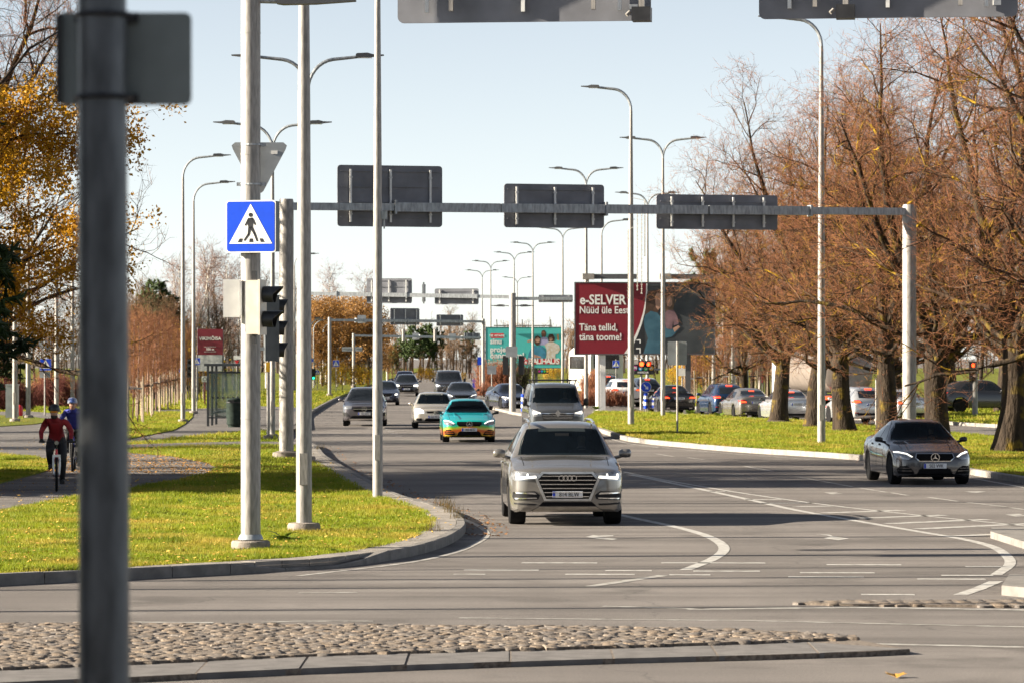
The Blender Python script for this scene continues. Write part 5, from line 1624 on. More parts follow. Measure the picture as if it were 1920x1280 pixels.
def ring_obj(root, x, y, z, r0, r1, m=CHROME, nm='emblem', dep=.02):
    return MB().lathe([(r0, -dep), (r1, -dep), (r1, 0), (r0, 0)], c=(x, y, z), n=24, axis='y', closed=True).build(nm, m, root, 40)
def front_y(bvh, x, z):
    h, _, _, _ = bvh.ray_cast(Vector((x, -6, z)), Vector((0, 1, 0)))
    return h.y
def star(root, bvh, L, z, r):
    y = front_y(bvh, 0, z) - .03
    e = ring_obj(root, 0, y, z, r * .86, r)
    mb = MB()
    for k in range(3):
        a = R(90 + 120 * k)
        p = [(math.cos(a) * r * .9, math.sin(a) * r * .9), (math.cos(a + R(60)) * r * .16, math.sin(a + R(60)) * r * .16), (0, 0), (math.cos(a - R(60)) * r * .16, math.sin(a - R(60)) * r * .16)]
        mb.plate([(q[0], q[1] + z) for q in p], y - .02, y - .005)
    mb.build('emblem_star', CHROME, e)

def box_handles(ys, z): return [[(y, z), (y + .22, z), (y + .22, z + .035), (y, z + .035)] for y in ys]

# ---- grey SUV in the middle of the road
def spec_q7():
    L = 5.05; c = {}
    c['keys'] = keys_suv(L, 1.97, 1.74, .985, 1.13, 1.30, 2.12, 4.1, 4.72, sill=.25, zbelt=1.12, hwt=.635)
    c['paint'] = paint('warm_silver_grey', (.20, .188, .175), .5, .30)
    c['axles'] = (.92, 3.92); c['wheel_r'] = .385; c['wheel_w'] = .285
    c['windscreen'] = [(-.79, 1.185), (.79, 1.185), (.72, 1.42), (.61, 1.625), (.3, 1.64), (-.3, 1.64), (-.61, 1.625), (-.72, 1.42)]
    c['see_through'] = True; c['cowl'] = 1.35; c['cowl_z'] = 1.17; c['roof_z'] = 1.70
    c['side_windows'] = [[(-.85, 1.20), (.15, 1.22), (.15, 1.58), (-.25, 1.57)], [(.22, 1.22), (1.15, 1.23), (1.05, 1.58), (.22, 1.585)], [(1.22, 1.24), (1.85, 1.28), (1.45, 1.56), (1.15, 1.58)]]
    c['seams'] = [[(-.92, .42), (-.905, .42), (-.905, 1.1), (-.92, 1.1)], [(.18, .42), (.195, .42), (.195, 1.1), (.18, 1.1)], [(1.22, .6), (1.235, .6), (1.235, 1.1), (1.22, 1.1)]]
    c['handles'] = box_handles((-.12, .95), .98)
    c['top_seams'] = [[(.74, -1.25), (.752, -1.25), (.735, -2.1), (.723, -2.1)]]
    oct_ = lambda f, dz=0: [(-.40 * f, .45 - dz), (.40 * f, .45 - dz), (.55 * f, .80), (.44 * f, .915 + dz), (-.44 * f, .915 + dz), (-.55 * f, .80)]
    c['front'] = [('grille_surround', oct_(1.0, .012), mat('satin_aluminium', (.56, .55, .53), .3, .8), .018), ('grille', [(-.365, .47), (.365, .47), (.505, .80), (.41, .893), (-.41, .893), (-.505, .80)], GRILLE, .026),
                  ('lower_grille', [(-.50, .345), (.50, .345), (.42, .415), (-.42, .415)], GRILLE, .01), ('skid_plate', [(-.62, .255), (.62, .255), (.48, .338), (-.48, .338)], mat('satin_plate', (.30, .28, .25), .4, .5), .014)]
    for k in range(6):
        z = .858 - .070 * k; w = np.interp(z, [.47, .80, .893], [.36, .50, .41]) - .005
        c['front'].append(('grille_bar', [(-w, z - .007), (w, z - .007), (w, z + .007), (-w, z + .007)], CHROME, .038))
    c['front_pairs'] = [('headlight', [(.50, .80), (.90, .775), (.945, .84), (.90, .935), (.47, .905), (.455, .875)], HLAMP, .014),
                        ('daytime_lamp', [(.53, .825), (.86, .80), (.875, .845), (.865, .90), (.845, .90), (.838, .845), (.70, .85), (.69, .895), (.67, .895), (.665, .852), (.54, .862)], HGLOW, .022),
                        ('air_intake', [(.50, .46), (.90, .44), (.93, .50), (.92, .585), (.56, .60), (.47, .53)], TRIM, .012),
                        ('intake_blade', [(.53, .545), (.90, .56), (.90, .585), (.56, .575)], CHROME, .024), ('intake_blade', [(.52, .475), (.88, .462), (.89, .482), (.53, .492)], CHROME, .024),
                        ('reflector_trim', [(.55, .355), (.90, .375), (.91, .40), (.52, .385)], TRIM, .010)]
    c['plate'] = (.545, '814 BLW'); c['res'] = (10, 7)
    c['mirror'] = (1.0, 1.72 - L / 2, 1.205, .215, .165)
    def ex(root, bvh, L):
        y = front_y(bvh, 0, .81) - .045
        for k in range(4): ring_obj(root, -.105 + .07 * k, y - .004 * (k % 2), .825, .040, .052)
        for x in (-.57, .57): MB().tube([(x, -.6, 1.735), (x, .2, 1.775), (x, 1.5, 1.765), (x * .98, 2.0, 1.70)], .022, 8).build('roof_rail', CHROME, root, 40)
        for sg in (-1, 1):
            MB().tube([(sg * .56, -1.12, 1.10), (sg * .585, -1.7, 1.04), (sg * .60, -2.2, .955)], .012, 6).build('bonnet_crease', c['paint'], root, 60)
        MB().box((0, -1.12, 1.12), (1.5, .12, .02)).build('wiper_cowl', TRIM, root)
        for x in (-.45, .2): MB().tube([(x, -1.16, 1.15), (x + .5, -1.08, 1.20)], .012, 5).build('wiper', BLACK, root)
    c['extra'] = [ex]
    return c
SKINP = mat('skin', (.45, .26, .19), .6, var=.08)
HAIRD = mat('dark_hair', (.03, .022, .018), .7, var=.3)
CLD = mat('dark_jacket', (.03, .032, .038), .85, var=.2)
CLG = mat('grey_pullover', (.16, .16, .17), .85, var=.2)
CLR = mat('red_knit', (.38, .015, .02), .85, var=.2)
def car_at(px, s, rz_deg, L):
    p = place(px, s)
    r_ = R(rz_deg)
    return (p.x - math.sin(r_) * L / 2, p.y + math.cos(r_) * L / 2, 0), r_
q7 = spec_q7()
l_, r_ = car_at(1064, 109.5, 2.3, 5.05)
make_car(q7, 'silver grey large SUV with four-ring grille coming towards the crossing', 'car', l_, r_, 'oncoming cars')
def in_car(loc, rz, off):
    v = Matrix.Rotation(rz, 3, 'Z') @ Vector(off); return (loc[0] + v.x, loc[1] + v.y, loc[2] + v.z)
bust('driver in dark clothes behind the windscreen of the silver grey SUV', in_car(l_, r_, (.38, -.12, .78)), CLD, SKINP, HAIRD, r_)

# ---- dark grey saloon by the median
def spec_c(paintm, L=4.69, W=1.81, Hh=1.44, see=True, plate=('502 VVK'), sport=False):
    c = {'paint': paintm}
    c['keys'] = keys_sedan(L, W, Hh, .74, .95, 1.42, 2.15, 3.15, 3.95, 1.06, hwt=.545)
    c['axles'] = (.80, 3.64); c['wheel_r'] = .335; c['wheel_w'] = .235; c['rim'] = RIMD
    c['windscreen'] = [(-.74, .985), (.74, .985), (.66, 1.2), (.51, 1.375), (.25, 1.395), (-.25, 1.395), (-.51, 1.375), (-.66, 1.2)]
    c['see_through'] = see; c['cowl'] = 1.47; c['cowl_z'] = .98; c['roof_z'] = 1.40
    c['side_windows'] = [[(-.62, .99), (.10, 1.0), (.10, 1.31), (-.12, 1.31)], [(.17, 1.0), (1.05, 1.02), (.80, 1.27), (.17, 1.31)]]
    c['rear_window'] = [(-.60, 1.10), (.60, 1.10), (.47, 1.33), (-.47, 1.33)]
    c['seams'] = [[(-.72, .35), (-.706, .35), (-.706, .92), (-.72, .92)], [(.13, .35), (.144, .35), (.144, .92), (.13, .92)]]
    c['handles'] = box_handles((-.14, .75), .86)
    c['top_seams'] = [[(.68, -.95), (.69, -.95), (.66, -1.85), (.65, -1.85)]]
    c['front'] = [('grille_surround', [(-.36, .535), (.36, .535), (.45, .62), (.42, .715), (-.42, .715), (-.45, .62)], CHROME if not sport else paintm, .014), ('grille', [(-.345, .55), (.345, .55), (.43, .62), (.405, .70), (-.405, .70), (-.43, .62)], GRILLE, .022),
                  ('lower_intake', [(-.42, .235), (.42, .235), (.36, .36), (.25, .40), (-.25, .40), (-.36, .36)], GRILLE, .012), ('splitter', [(-.80, .185), (.80, .185), (.78, .225), (-.78, .225)], TRIM, .02)]
    c['front_pairs'] = [('headlight', [(.50, .635), (.60, .575), (.80, .60), (.855, .66), (.85, .735), (.78, .745), (.62, .71)], HLAMP, .012),
                        ('daytime_lamp', [(.50, .64), (.53, .632), (.64, .692), (.79, .722), (.85, .722), (.85, .74), (.78, .748), (.62, .712)], HGLOW, .018),
                        ('air_intake', [(.46, .255), (.80, .265), (.83, .36), (.78, .43), (.64, .44), (.52, .36)], GRILLE, .012), ('intake_blade', [(.52, .315), (.80, .32), (.80, .335), (.53, .333)], paintm, .022), ('intake_blade', [(.56, .375), (.80, .38), (.80, .395), (.58, .392)], paintm, .022)]
    c['plate'] = (.435, plate)
    c['mirror'] = (.90, 1.66 - L / 2, 1.0, .17, .125); c['mirror_mat'] = BLACK
    c['rear_pairs'] = [('tail_light', [(.50, .74), (.80, .74), (.80, .90), (.52, .86)], TAILM, .01)]
    c['extra'] = [lambda root, bvh, L: star(root, bvh, L, .625, .10), lambda root, bvh, L: [MB().tube([(sg * .50, -1.0, .99), (sg * .50, -1.6, .94), (sg * .47, -2.1, .84)], .010, 6).build('bonnet_crease', paintm, root, 60) for sg in (-1, 1)]]
    return c
DKG = paint('graphite_grey', (.058, .057, .063), .4, .3)
cs = spec_c(DKG)
l_, r_ = car_at(1753, 83, 4.5, 4.69)
make_car(cs, 'dark grey saloon with star grille driving past the median trees', 'car', l_, r_, 'oncoming cars')
bust('driver with pale face in the dark grey saloon by the median', in_car(l_, r_, (.36, -.02, .52)), CLG, SKINP, HAIRD, r_)
# ---- colour-shift wrapped saloon
cc_ = spec_c(chameleon(), plate='003 BLG', sport=True); cc_['rim'] = RIMD
l_, r_ = car_at(880, 55.5, 2.6, 4.69)
make_car(cc_, 'turquoise green and orange colour-shift wrapped saloon', 'car', l_, r_, 'oncoming cars')
# ---- grey crossover behind the slim pole
def spec_cross(paintm, L=4.41, W=1.83, Hh=1.61, plate='152 AXC', lit=False):
    c = {'paint': paintm}
    c['keys'] = keys_suv(L, W, Hh, .86, 1.02, 1.15, 1.9, 3.5, 4.1, zbelt=1.04, hwt=.58)
    c['axles'] = (.85, 3.55); c['wheel_r'] = .35; c['wheel_w'] = .24
    c['windscreen'] = [(-.75, 1.06), (.75, 1.06), (.66, 1.33), (.54, 1.54), (-.54, 1.54), (-.66, 1.33)]
    c['side_windows'] = [[(-.75, 1.10), (.1, 1.12), (.1, 1.45), (-.3, 1.44)], [(.17, 1.12), (1.3, 1.16), (1.0, 1.45), (.17, 1.46)]]
    c['rear_window'] = [(-.58, 1.14), (.58, 1.14), (.49, 1.45), (-.49, 1.45)]
    c['front'] = [('grille', [(-.42, .62), (.42, .62), (.50, .73), (.46, .80), (-.46, .80), (-.50, .73)], GRILLE, .016), ('grille_bar', [(-.47, .705), (.47, .705), (.47, .735), (-.47, .735)], CHROME, .026),
                  ('lower_intake', [(-.60, .33), (.60, .33), (.50, .44), (-.50, .44)], GRILLE, .012), ('skid_plate', [(-.62, .27), (.62, .27), (.62, .32), (-.62, .32)], CHROME, .014)]
    c['front_pairs'] = [('headlight', [(.52, .73), (.82, .70), (.87, .79), (.80, .86), (.52, .83)], HGLOW if lit else HLAMP, .012), ('air_intake', [(.62, .42), (.86, .42), (.87, .58), (.74, .58)], TRIM, .012)]
    c['rear_pairs'] = [('tail_light', [(.50, .90), (.84, .90), (.84, 1.02), (.56, 1.0)], TAILM, .01)]
    c['plate'] = (.53, plate); c['mirror'] = (.92, 1.45 - L / 2, 1.09, .19, .15)
    return c
gl = spec_cross(paint('plum_grey', (.13, .12, .13), .6, .3)); gl['extra'] = [lambda root, bvh, L: star(root, bvh, L, .72, .11)]
l_, r_ = car_at(683, 45, 1.2, 4.41)
make_car(gl, 'dark grey crossover with star badge partly hidden by the slim pole', 'car', l_, r_, 'oncoming cars')
# ---- small beige hatchback with two people
def spec_hatch(paintm, plate='642 MCX', see=True):
    L, W, Hh = 4.0, 1.72, 1.45
    c = {'paint': paintm}
    c['keys'] = keys_suv(L, W, Hh, .78, .95, 1.0, 1.75, 3.1, 3.75, sill=.2, zbelt=.96, hwt=.56)
    c['axles'] = (.75, 3.3); c['wheel_r'] = .30; c['wheel_w'] = .2
    c['windscreen'] = [(-.70, .985), (.70, .985), (.63, 1.2), (.52, 1.385), (-.52, 1.385), (-.63, 1.2)]
    c['see_through'] = see; c['cowl'] = 1.05; c['cowl_z'] = .97; c['roof_z'] = 1.40
    c['side_windows'] = [[(-.7, 1.02), (.2, 1.03), (.2, 1.32), (-.25, 1.31)], [(.27, 1.03), (1.1, 1.06), (.85, 1.30), (.27, 1.32)]]
    c['rear_window'] = [(-.55, 1.04), (.55, 1.04), (.47, 1.32), (-.47, 1.32)]
    c['front'] = [('grille', [(-.30, .62), (.30, .62), (.34, .70), (-.34, .70)], GRILLE, .014), ('lower_intake', [(-.42, .30), (.42, .30), (.36, .42), (-.36, .42)], GRILLE, .012)]
    c['front_pairs'] = [('headlight', [(.42, .62), (.74, .60), (.80, .68), (.76, .82), (.58, .80), (.44, .72)], HGLOW, .012), ('fog_lamp_recess', [(.50, .32), (.74, .33), (.74, .42), (.52, .42)], GRILLE, .012)]
    c['rear_pairs'] = [('tail_light', [(.60, .80), (.78, .80), (.76, 1.0), (.66, 1.0)], TAILM, .01)]
    c['plate'] = (.475, plate); c['mirror'] = (.86, 1.25 - L / 2, .99, .16, .12)
    c['extra'] = [lambda root, bvh, L: MB().plate([(0, .57), (.05, .65), (0, .73), (-.05, .65)], front_y(bvh, 0, .65) - .04, front_y(bvh, 0, .65) - .02).build('emblem', CHROME, root)]
    return c
hb = spec_hatch(paint('pale_beige_silver', (.50, .46, .40), .45, .35))
l_, r_ = car_at(815, 46.5, 2.8, 4.0)
make_car(hb, 'pale beige small hatchback with two people in front', 'car', l_, r_, 'oncoming cars')
bust('passenger in dark top in the beige hatchback', in_car(l_, r_, (-.34, -.02, .55)), CLD, SKINP, HAIRD, r_)
bust('driver in red top in the beige hatchback', in_car(l_, r_, (.34, -.02, .55)), CLR, SKINP, mat('red_hair', (.22, .05, .03), .7), r_)
# ---- grey delivery van
def spec_van(paintm):
    L, W, Hh = 5.08, 1.956, 1.95
    hw = W / 2
    c = {'paint': paintm}
    c['keys'] = [(0, .40, hw * .78, .86, hw * .74, .92, hw * .55), (.03, .34, hw * .86, .94, hw * .82, 1.0, hw * .62), (.12, .30, hw * .93, .99, hw * .89, 1.05, hw * .70), (.35, .28, hw * .985, 1.05, hw * .93, 1.12, hw * .75), (.75, .27, hw, 1.16, hw * .95, 1.24, hw * .80),
                 (.95, .27, hw, 1.19, hw * .955, 1.32, hw * .82), (1.55, .27, hw, 1.22, hw * .96, 1.86, hw * .78), (1.95, .27, hw, 1.23, hw * .96, 1.94, hw * .80), (3.0, .27, hw, 1.23, hw * .96, 1.955, hw * .81), (4.7, .28, hw, 1.23, hw * .955, 1.94, hw * .80), (5.0, .30, hw * .97, 1.22, hw * .93, 1.89, hw * .78), (5.08, .34, hw * .93, 1.2, hw * .90, 1.82, hw * .74)]
    c['axles'] = (.93, 4.03); c['wheel_r'] = .33; c['wheel_w'] = .22
    c['windscreen'] = [(-.83, 1.27), (.83, 1.27), (.79, 1.55), (.70, 1.80), (-.70, 1.80), (-.79, 1.55)]
    c['see_through'] = True; c['cowl'] = .95; c['cowl_z'] = 1.27; c['roof_z'] = 1.86
    c['side_windows'] = [[(-1.5, 1.30), (-.55, 1.30), (-.55, 1.72), (-1.05, 1.70)], [(-.45, 1.30), (.8, 1.30), (.8, 1.72), (-.45, 1.72)]]
    c['front'] = [('grille', [(-.50, .68), (.50, .68), (.56, .88), (.52, .92), (-.52, .92), (-.56, .88)], GRILLE, .016), ('bumper_trim', [(-.55, .40), (.55, .40), (.60, .60), (-.60, .60)], TRIM, .008)] + \
        [('grille_bar', [(-w_, z), (w_, z), (w_, z + .022), (-w_, z + .022)], CHROME, .026) for z, w_ in ((.72, .50), (.78, .52), (.84, .54), (.90, .80))]
    c['front_pairs'] = [('headlight', [(.56, .82), (.84, .80), (.90, .90), (.89, 1.06), (.78, 1.02), (.60, .95)], HLAMP, .012), ('daytime_lamp', [(.58, .90), (.84, .89), (.86, .94), (.85, 1.0), (.60, .935)], HGLOW, .02), ('fog_lamp', [(.62, .44), (.80, .44), (.82, .62), (.64, .62)], TRIM, .012)]
    c['plate'] = (.52, '508 FNX'); c['mirror'] = (1.0, 1.25 - L / 2, 1.30, .17, .30); c['mirror_mat'] = BLACK
    def ex(root, bvh, L):
        y = front_y(bvh, 0, .90) - .05
        o_ = [(0, .79), (.10, .92), (0, 1.05), (-.10, .92)]
        MB().plate(o_, y, y + .02).build('emblem', CHROME, root)
        for yy in (-.9, 1.6):
            MB().tube([(-.78, yy, 2.06), (.78, yy, 2.06)], .025, 6).tube([(-.72, yy, 1.92), (-.74, yy, 2.06)], .025, 6).tube([(.72, yy, 1.92), (.74, yy, 2.06)], .025, 6).build('roof_rack', BLACK, root)
        MB().box((0, -1.55, 1.24), (1.6, .1, .02)).build('wiper_cowl', TRIM, root)
    c['extra'] = [ex]
    return c
vn = spec_van(paint('steel_grey_van', (.085, .09, .098), .4, .32))
l_, r_ = car_at(1046, 53.5, 3.4, 5.08)
make_car(vn, 'grey delivery van with roof rack behind the silver SUV', 'van', l_, r_, 'oncoming cars', name='delivery_van')
bust('driver with raised hands in the grey delivery van', in_car(l_, r_, (.38, -.75, .92)), CLG, SKINP, HAIRD, r_)
# ---- the cars further back
DKB = paint('midnight_blue', (.015, .02, .045), .5, .3)
GRA = paint('anthracite', (.045, .045, .05), .5, .3)
sd = spec_c(DKB, 4.45, 1.74, 1.44, False, '318 BKT'); sd['front_pairs'][1] = ('daytime_lamp', [(.56, .60), (.72, .61), (.74, .70), (.60, .70)], HGLOW, .02); sd['extra'] = []
l_, r_ = car_at(722, 31.5, 2, 4.69); make_car(sd, 'midnight blue saloon with lit lamps behind the grey crossover', 'car', l_, r_, 'oncoming cars')
cr = spec_cross(GRA, plate='731 TRS', lit=True)
l_, r_ = car_at(762, 25.6, 1.5, 4.41); l_ = (l_[0], l_[1], 0); make_car(cr, 'dark off-road car with lit headlamps far down the road', 'car', l_, r_, 'oncoming cars')
cr2 = spec_cross(DKB, plate='450 KLM', Hh=1.75)
l_, r_ = car_at(759, 23.6, 1.5, 4.41); make_car(cr2, 'dark roof-railed car close behind the off-road car', 'car', l_, r_, 'oncoming cars')
vb = spec_van(GRA); vb['see_through'] = False; vb['extra'] = []
l_, r_ = car_at(842, 27.5, 2, 5.08); make_car(vb, 'tall boxy dark vehicle behind the beige hatchback', 'car', l_, r_, 'oncoming cars')
sd2 = spec_c(GRA, see=False, plate='927 PNB'); sd2['extra'] = []
l_, r_ = car_at(866, 33, 2.5, 4.69); make_car(sd2, 'dark saloon roof showing behind the colour-shift car', 'car', l_, r_, 'oncoming cars')
sd3 = spec_c(DKB, see=False, plate='204 HLV'); sd3['extra'] = []
l_, r_ = car_at(975, 35, 14, 4.69); make_car(sd3, 'dark blue car waiting behind the striped bollard and the van', 'car', l_, r_, 'oncoming cars')

# ---- cars seen from behind on the opposite carriageway
def rear_spec(kind, paintm, plate, wide=False):
    if kind == 'suv':
        c = spec_cross(paintm); c['rear_pairs'] = [('tail_light', [(.46, .93), (.86, .92), (.86, 1.04), (.60, 1.05)], TAILM, .012), ('brake_lamp', [(.52, .95), (.84, .94), (.84, 1.0), (.60, 1.01)], BRAKE, .02), ('reflector', [(.62, .50), (.80, .50), (.80, .53), (.62, .53)], TAILM, .012)]
        c['rear'] = [('third_brake_lamp', [(-.15, 1.50), (.15, 1.50), (.15, 1.53), (-.15, 1.53)], BRAKE, .02), ('rear_bumper', [(-.78, .40), (.78, .40), (.78, .50), (-.78, .50)], TRIM, .012)]
        c['rear_plate'] = (.86, plate)
    else:
        c = spec_c(paintm, see=False); c['rear_pairs'] = [('tail_light', [(.46, .79), (.82, .77), (.82, .92), (.56, .93)], TAILM, .012), ('brake_lamp', [(.50, .81), (.80, .80), (.80, .865), (.56, .87)], BRAKE, .02), ('exhaust', [(.50, .28), (.66, .28), (.66, .34), (.50, .34)], CHROME, .02)]
        c['rear'] = [('third_brake_lamp', [(-.12, 1.30), (.12, 1.30), (.12, 1.325), (-.12, 1.325)], BRAKE, .02), ('rear_bumper', [(-.70, .30), (.70, .30), (.70, .40), (-.70, .40)], TRIM, .012)]
        c['rear_plate'] = (.80, plate)
    c['front'] = []; c['front_pairs'] = []; c['plate'] = None; c['extra'] = []
    return c
def opp(px, s, hdg, kind, paintm, plate, label):
    c = rear_spec(kind, paintm, plate)
    L = c['keys'][-1][0]; p = place(px, s)
    a = R(180 + hdg)
    fwd = Vector((-math.sin(R(hdg)), math.cos(R(hdg))))
    make_car(c, label, 'car', (p.x + fwd.x * L / 2, p.y + fwd.y * L / 2, 0), a, 'cars queueing on the opposite carriageway')
SILV = paint('bright_silver', (.55, .56, .58), .6, .3)
WHP = paint('white_paint', (.72, .72, .72), .0, .35)
NAVY = paint('navy_blue', (.015, .04, .10), .5, .3)
BLK = paint('black_paint', (.012, .012, .014), .3, .25)
GRB = paint('bronze_grey', (.22, .20, .18), .6, .3)
opp(1495, 42.5, 8, 'sedan', SILV, '971 MLR', 'bright silver saloon with red tail lamps behind the thick bare trunk')
opp(1420, 41, 9, 'sedan', GRB, '316 VNR', 'bronze grey saloon braking next to the thick bare trunk')
opp(1373, 39.5, 9, 'suv', NAVY, '540 KTP', 'navy blue SUV with brake lamps lit across the median')
opp(1274, 37.2, 8, 'sedan', BLK, '182 GHN', 'black saloon braking behind the twin-arm lamp pole')
opp(1218, 31, 8, 'suv', BLK, '665 DRP', 'dark car behind the blue arrow sign')
opp(1176, 32.5, 8, 'suv', WHP, '239 TLN', 'white estate car behind the signal pole')
opp(1144, 27, 8, 'suv', GRA, '808 SXV', 'dark grey SUV in front of the white coach')
opp(1637, 44, 12, 'suv', SILV, '455 BCM', 'silver estate car between two bare trunks')
opp(1716, 42, 14, 'sedan', SILV, '120 RRV', 'pale car rear half hidden by the gantry post and trunk')
# dark car side-on at the far right
sc_ = spec_cross(GRA); p = place(1842, 37.5)
make_car(sc_, 'dark car seen side-on beyond the grass past the trunks', 'car', (p.x, p.y, .12), R(97), 'cars queueing on the opposite carriageway')
# ---- coach
co = thing('coach', 'white touring coach seen from behind past the billboard supports', 'coach', place(1137, 25.5, 0), R(7))
WHC = mat('coach_white', (.62, .61, .58), .35, var=.05)
w2, hc, Lc = 1.27, 3.55, 11.5
V = []; secs = [(0, .93), (.08, .985), (.3, 1.0), (Lc - .5, 1.0), (Lc, .9)]
prof = [(-1, .35), (-1, 2.9), (-.94, 3.3), (-.72, hc), (.72, hc), (.94, 3.3), (1, 2.9), (1, .35)]
for y, f in secs: V += [(x * w2 * f, y, .35 + (z - .35) * (f ** .3)) for x, z in prof]
n = 8; fs = [(i * n + k, i * n + (k + 1) % n, (i + 1) * n + (k + 1) % n, (i + 1) * n + k) for i in range(4) for k in range(n)] + [tuple(range(n)), tuple(range(4 * n, 5 * n))]
MB().add(V, fs).build('body', WHC, co, 30)
MB().plate(rrect(1.9, 1.1, .18), -.02, .04).build('rear_window', DGLASS, co, loc=(0, 0, 2.55))
MB().box((0, 0, 1.05), (1.7, .05, 1.2)).build('engine_cover', mat('coach_grey', (.35, .35, .34), .45), co)
for k in range(5): MB().box((-w2 - .005, 1.6 + 2.0 * k, 2.45), (.03, 1.85, .95)).build('side_window', DGLASS, co)
for sg in (-1, 1):
    MB().box((sg * 1.02, -.0, .95), (.18, .06, .7)).build('tail_light', TAILM, co)
    MB().box((sg * .85, -.0, 3.28), (.25, .06, .08)).build('marker_lamp', BRAKE, co)
    for a in (2.6, 9.0): wheel(co, sg * 1.12, a, .5, .28)
# ---- tanker lorry
tk = thing('tanker_lorry', 'brown grey tanker lorry standing behind the slim bare trunks', 'lorry', place(1592, 40.5, 0), R(10))
TNK = mat('tank_steel', (.26, .22, .19), .4, .4, var=.15, stretch=(1, 3, 1), scale=2)
pr_ = []
V = []; n = 20
for y, f in ((0, .82), (.12, .97), (.3, 1.0), (7.5, 1.0), (7.8, .85)):
    V += [(1.2 * f * math.copysign(abs(math.cos(2 * math.pi * k / n)) ** .7, math.cos(2 * math.pi * k / n)), y, 2.15 + .95 * f * math.copysign(abs(math.sin(2 * math.pi * k / n)) ** .8, math.sin(2 * math.pi * k / n))) for k in range(n)]
fs = [(i * n + k, i * n + (k + 1) % n, (i + 1) * n + (k + 1) % n, (i + 1) * n + k) for i in range(4) for k in range(n)] + [tuple(range(n)), tuple(range(4 * n, 5 * n))]
MB().add(V, fs).build('tank', TNK, tk, 40)
MB().box((0, 4.2, 1.0), (.9, 8.2, .25)).build('chassis', TRIM, tk)
MB().box((0, -.1, .62), (2.4, .12, .14)).build('rear_bumper', mat('bumper_steel', (.5, .5, .5), .4, .6), tk)
for sg in (-1, 1):
    MB().box((sg * .95, -.12, 1.0), (.4, .08, .16)).build('tail_light', BRAKE, tk)
    for a in (1.4, 2.7, 7.6): wheel(tk, sg * 1.05, a, .5, .3)
MB().box((0, 9.2, 1.75), (2.3, 1.8, 2.4)).box((0, 9.0, 3.0), (2.1, 1.2, .3)).build('cab', WHC, tk)
# ------------------------------------------------------------------ trees
def bark(name, a, b, patchc=None, scale=6.0, amount=(.5, .62)):
    m = bpy.data.materials.new(name); m.use_nodes = True
    nt = m.node_tree; p = nt.nodes['Principled BSDF']
    tc = nt.nodes.new('ShaderNodeTexCoord').outputs['Object']
    c = nodes_mix(nt, noise(nt, tc, scale, 6, stretch=(1, 1, .25), lo=.35, hi=.65), a, b)
    if patchc:
        c = nodes_mix(nt, noise(nt, tc, 2.2, 6, lo=amount[0], hi=amount[1]), c, patchc)
    nt.links.new(c, p.inputs['Base Color']); p.inputs['Roughness'].default_value = .9; p.inputs['Specular IOR Level'].default_value = .15
    bp = nt.nodes.new('ShaderNodeBump'); bp.inputs['Strength'].default_value = .9; bp.inputs['Distance'].default_value = .05
    nt.links.new(noise(nt, tc, scale * 2.5, 5, stretch=(1, 1, .3), lo=.2, hi=.8), bp.inputs['Height']); nt.links.new(bp.outputs[0], p.inputs['Normal'])
    MATS[name] = m
    return m
def leafmat(name, a, b, transl=.45):
    m = bpy.data.materials.new(name); m.use_nodes = True
    nt = m.node_tree; p = nt.nodes['Principled BSDF']
    gi = nt.nodes.new('ShaderNodeNewGeometry').outputs['Random Per Island']
    tc = nt.nodes.new('ShaderNodeTexCoord').outputs['Object']
    c = nodes_mix(nt, gi, a, b)
    c = nodes_mix(nt, noise(nt, tc, .9, 3, lo=.4, hi=.7), c, tuple(v * .75 for v in a))
    nt.links.new(c, p.inputs['Base Color']); p.inputs['Roughness'].default_value = .55; p.inputs['Specular IOR Level'].default_value = .25
    if transl:
        tr = nt.nodes.new('ShaderNodeBsdfTranslucent'); nt.links.new(c, tr.inputs[0])
        ms = nt.nodes.new('ShaderNodeMixShader'); ms.inputs[0].default_value = transl
        nt.links.new(p.outputs[0], ms.inputs[1]); nt.links.new(tr.outputs[0], ms.inputs[2]); nt.links.new(ms.outputs[0], nt.nodes['Material Output'].inputs[0])
    MATS[name] = m
    return m
BARK_L = bark('linden_bark', (.022, .016, .012), (.055, .040, .028), (.16, .11, .016), amount=(.55, .70))
BARK_D = bark('dark_bark', (.035, .027, .022), (.08, .06, .045))
BARK_B = bark('birch_bark', (.52, .48, .43), (.62, .58, .52), (.10, .085, .075), amount=(.56, .64))
BARK_P = bark('pine_bark', (.10, .055, .03), (.22, .11, .05))
BRN_L = bark('linden_branch', (.040, .025, .017), (.085, .052, .032), (.34, .21, .016), scale=4, amount=(.57, .66))
TWIG_R = bark('reddish_twig', (.175, .074, .040), (.26, .112, .058), (.29, .16, .03), amount=(.55, .70))
TWIG_P = bark('mauve_birch_twig', (.17, .105, .085), (.25, .16, .13))
TWIG_B = bark('brown_twig', (.14, .085, .05), (.24, .15, .085))
LF_Y = leafmat('yellow_leaf', (.60, .32, .015), (.27, .12, .012))
LF_O = leafmat('orange_brown_leaf', (.30, .145, .04), (.42, .23, .065))
LF_YM = leafmat('bright_yellow_leaf', (.72, .46, .02), (.60, .32, .02))
LF_G = leafmat('pine_needle', (.035, .065, .014), (.07, .11, .02), .2)
LF_S = leafmat('spruce_needle', (.016, .035, .010), (.04, .065, .016), .15)

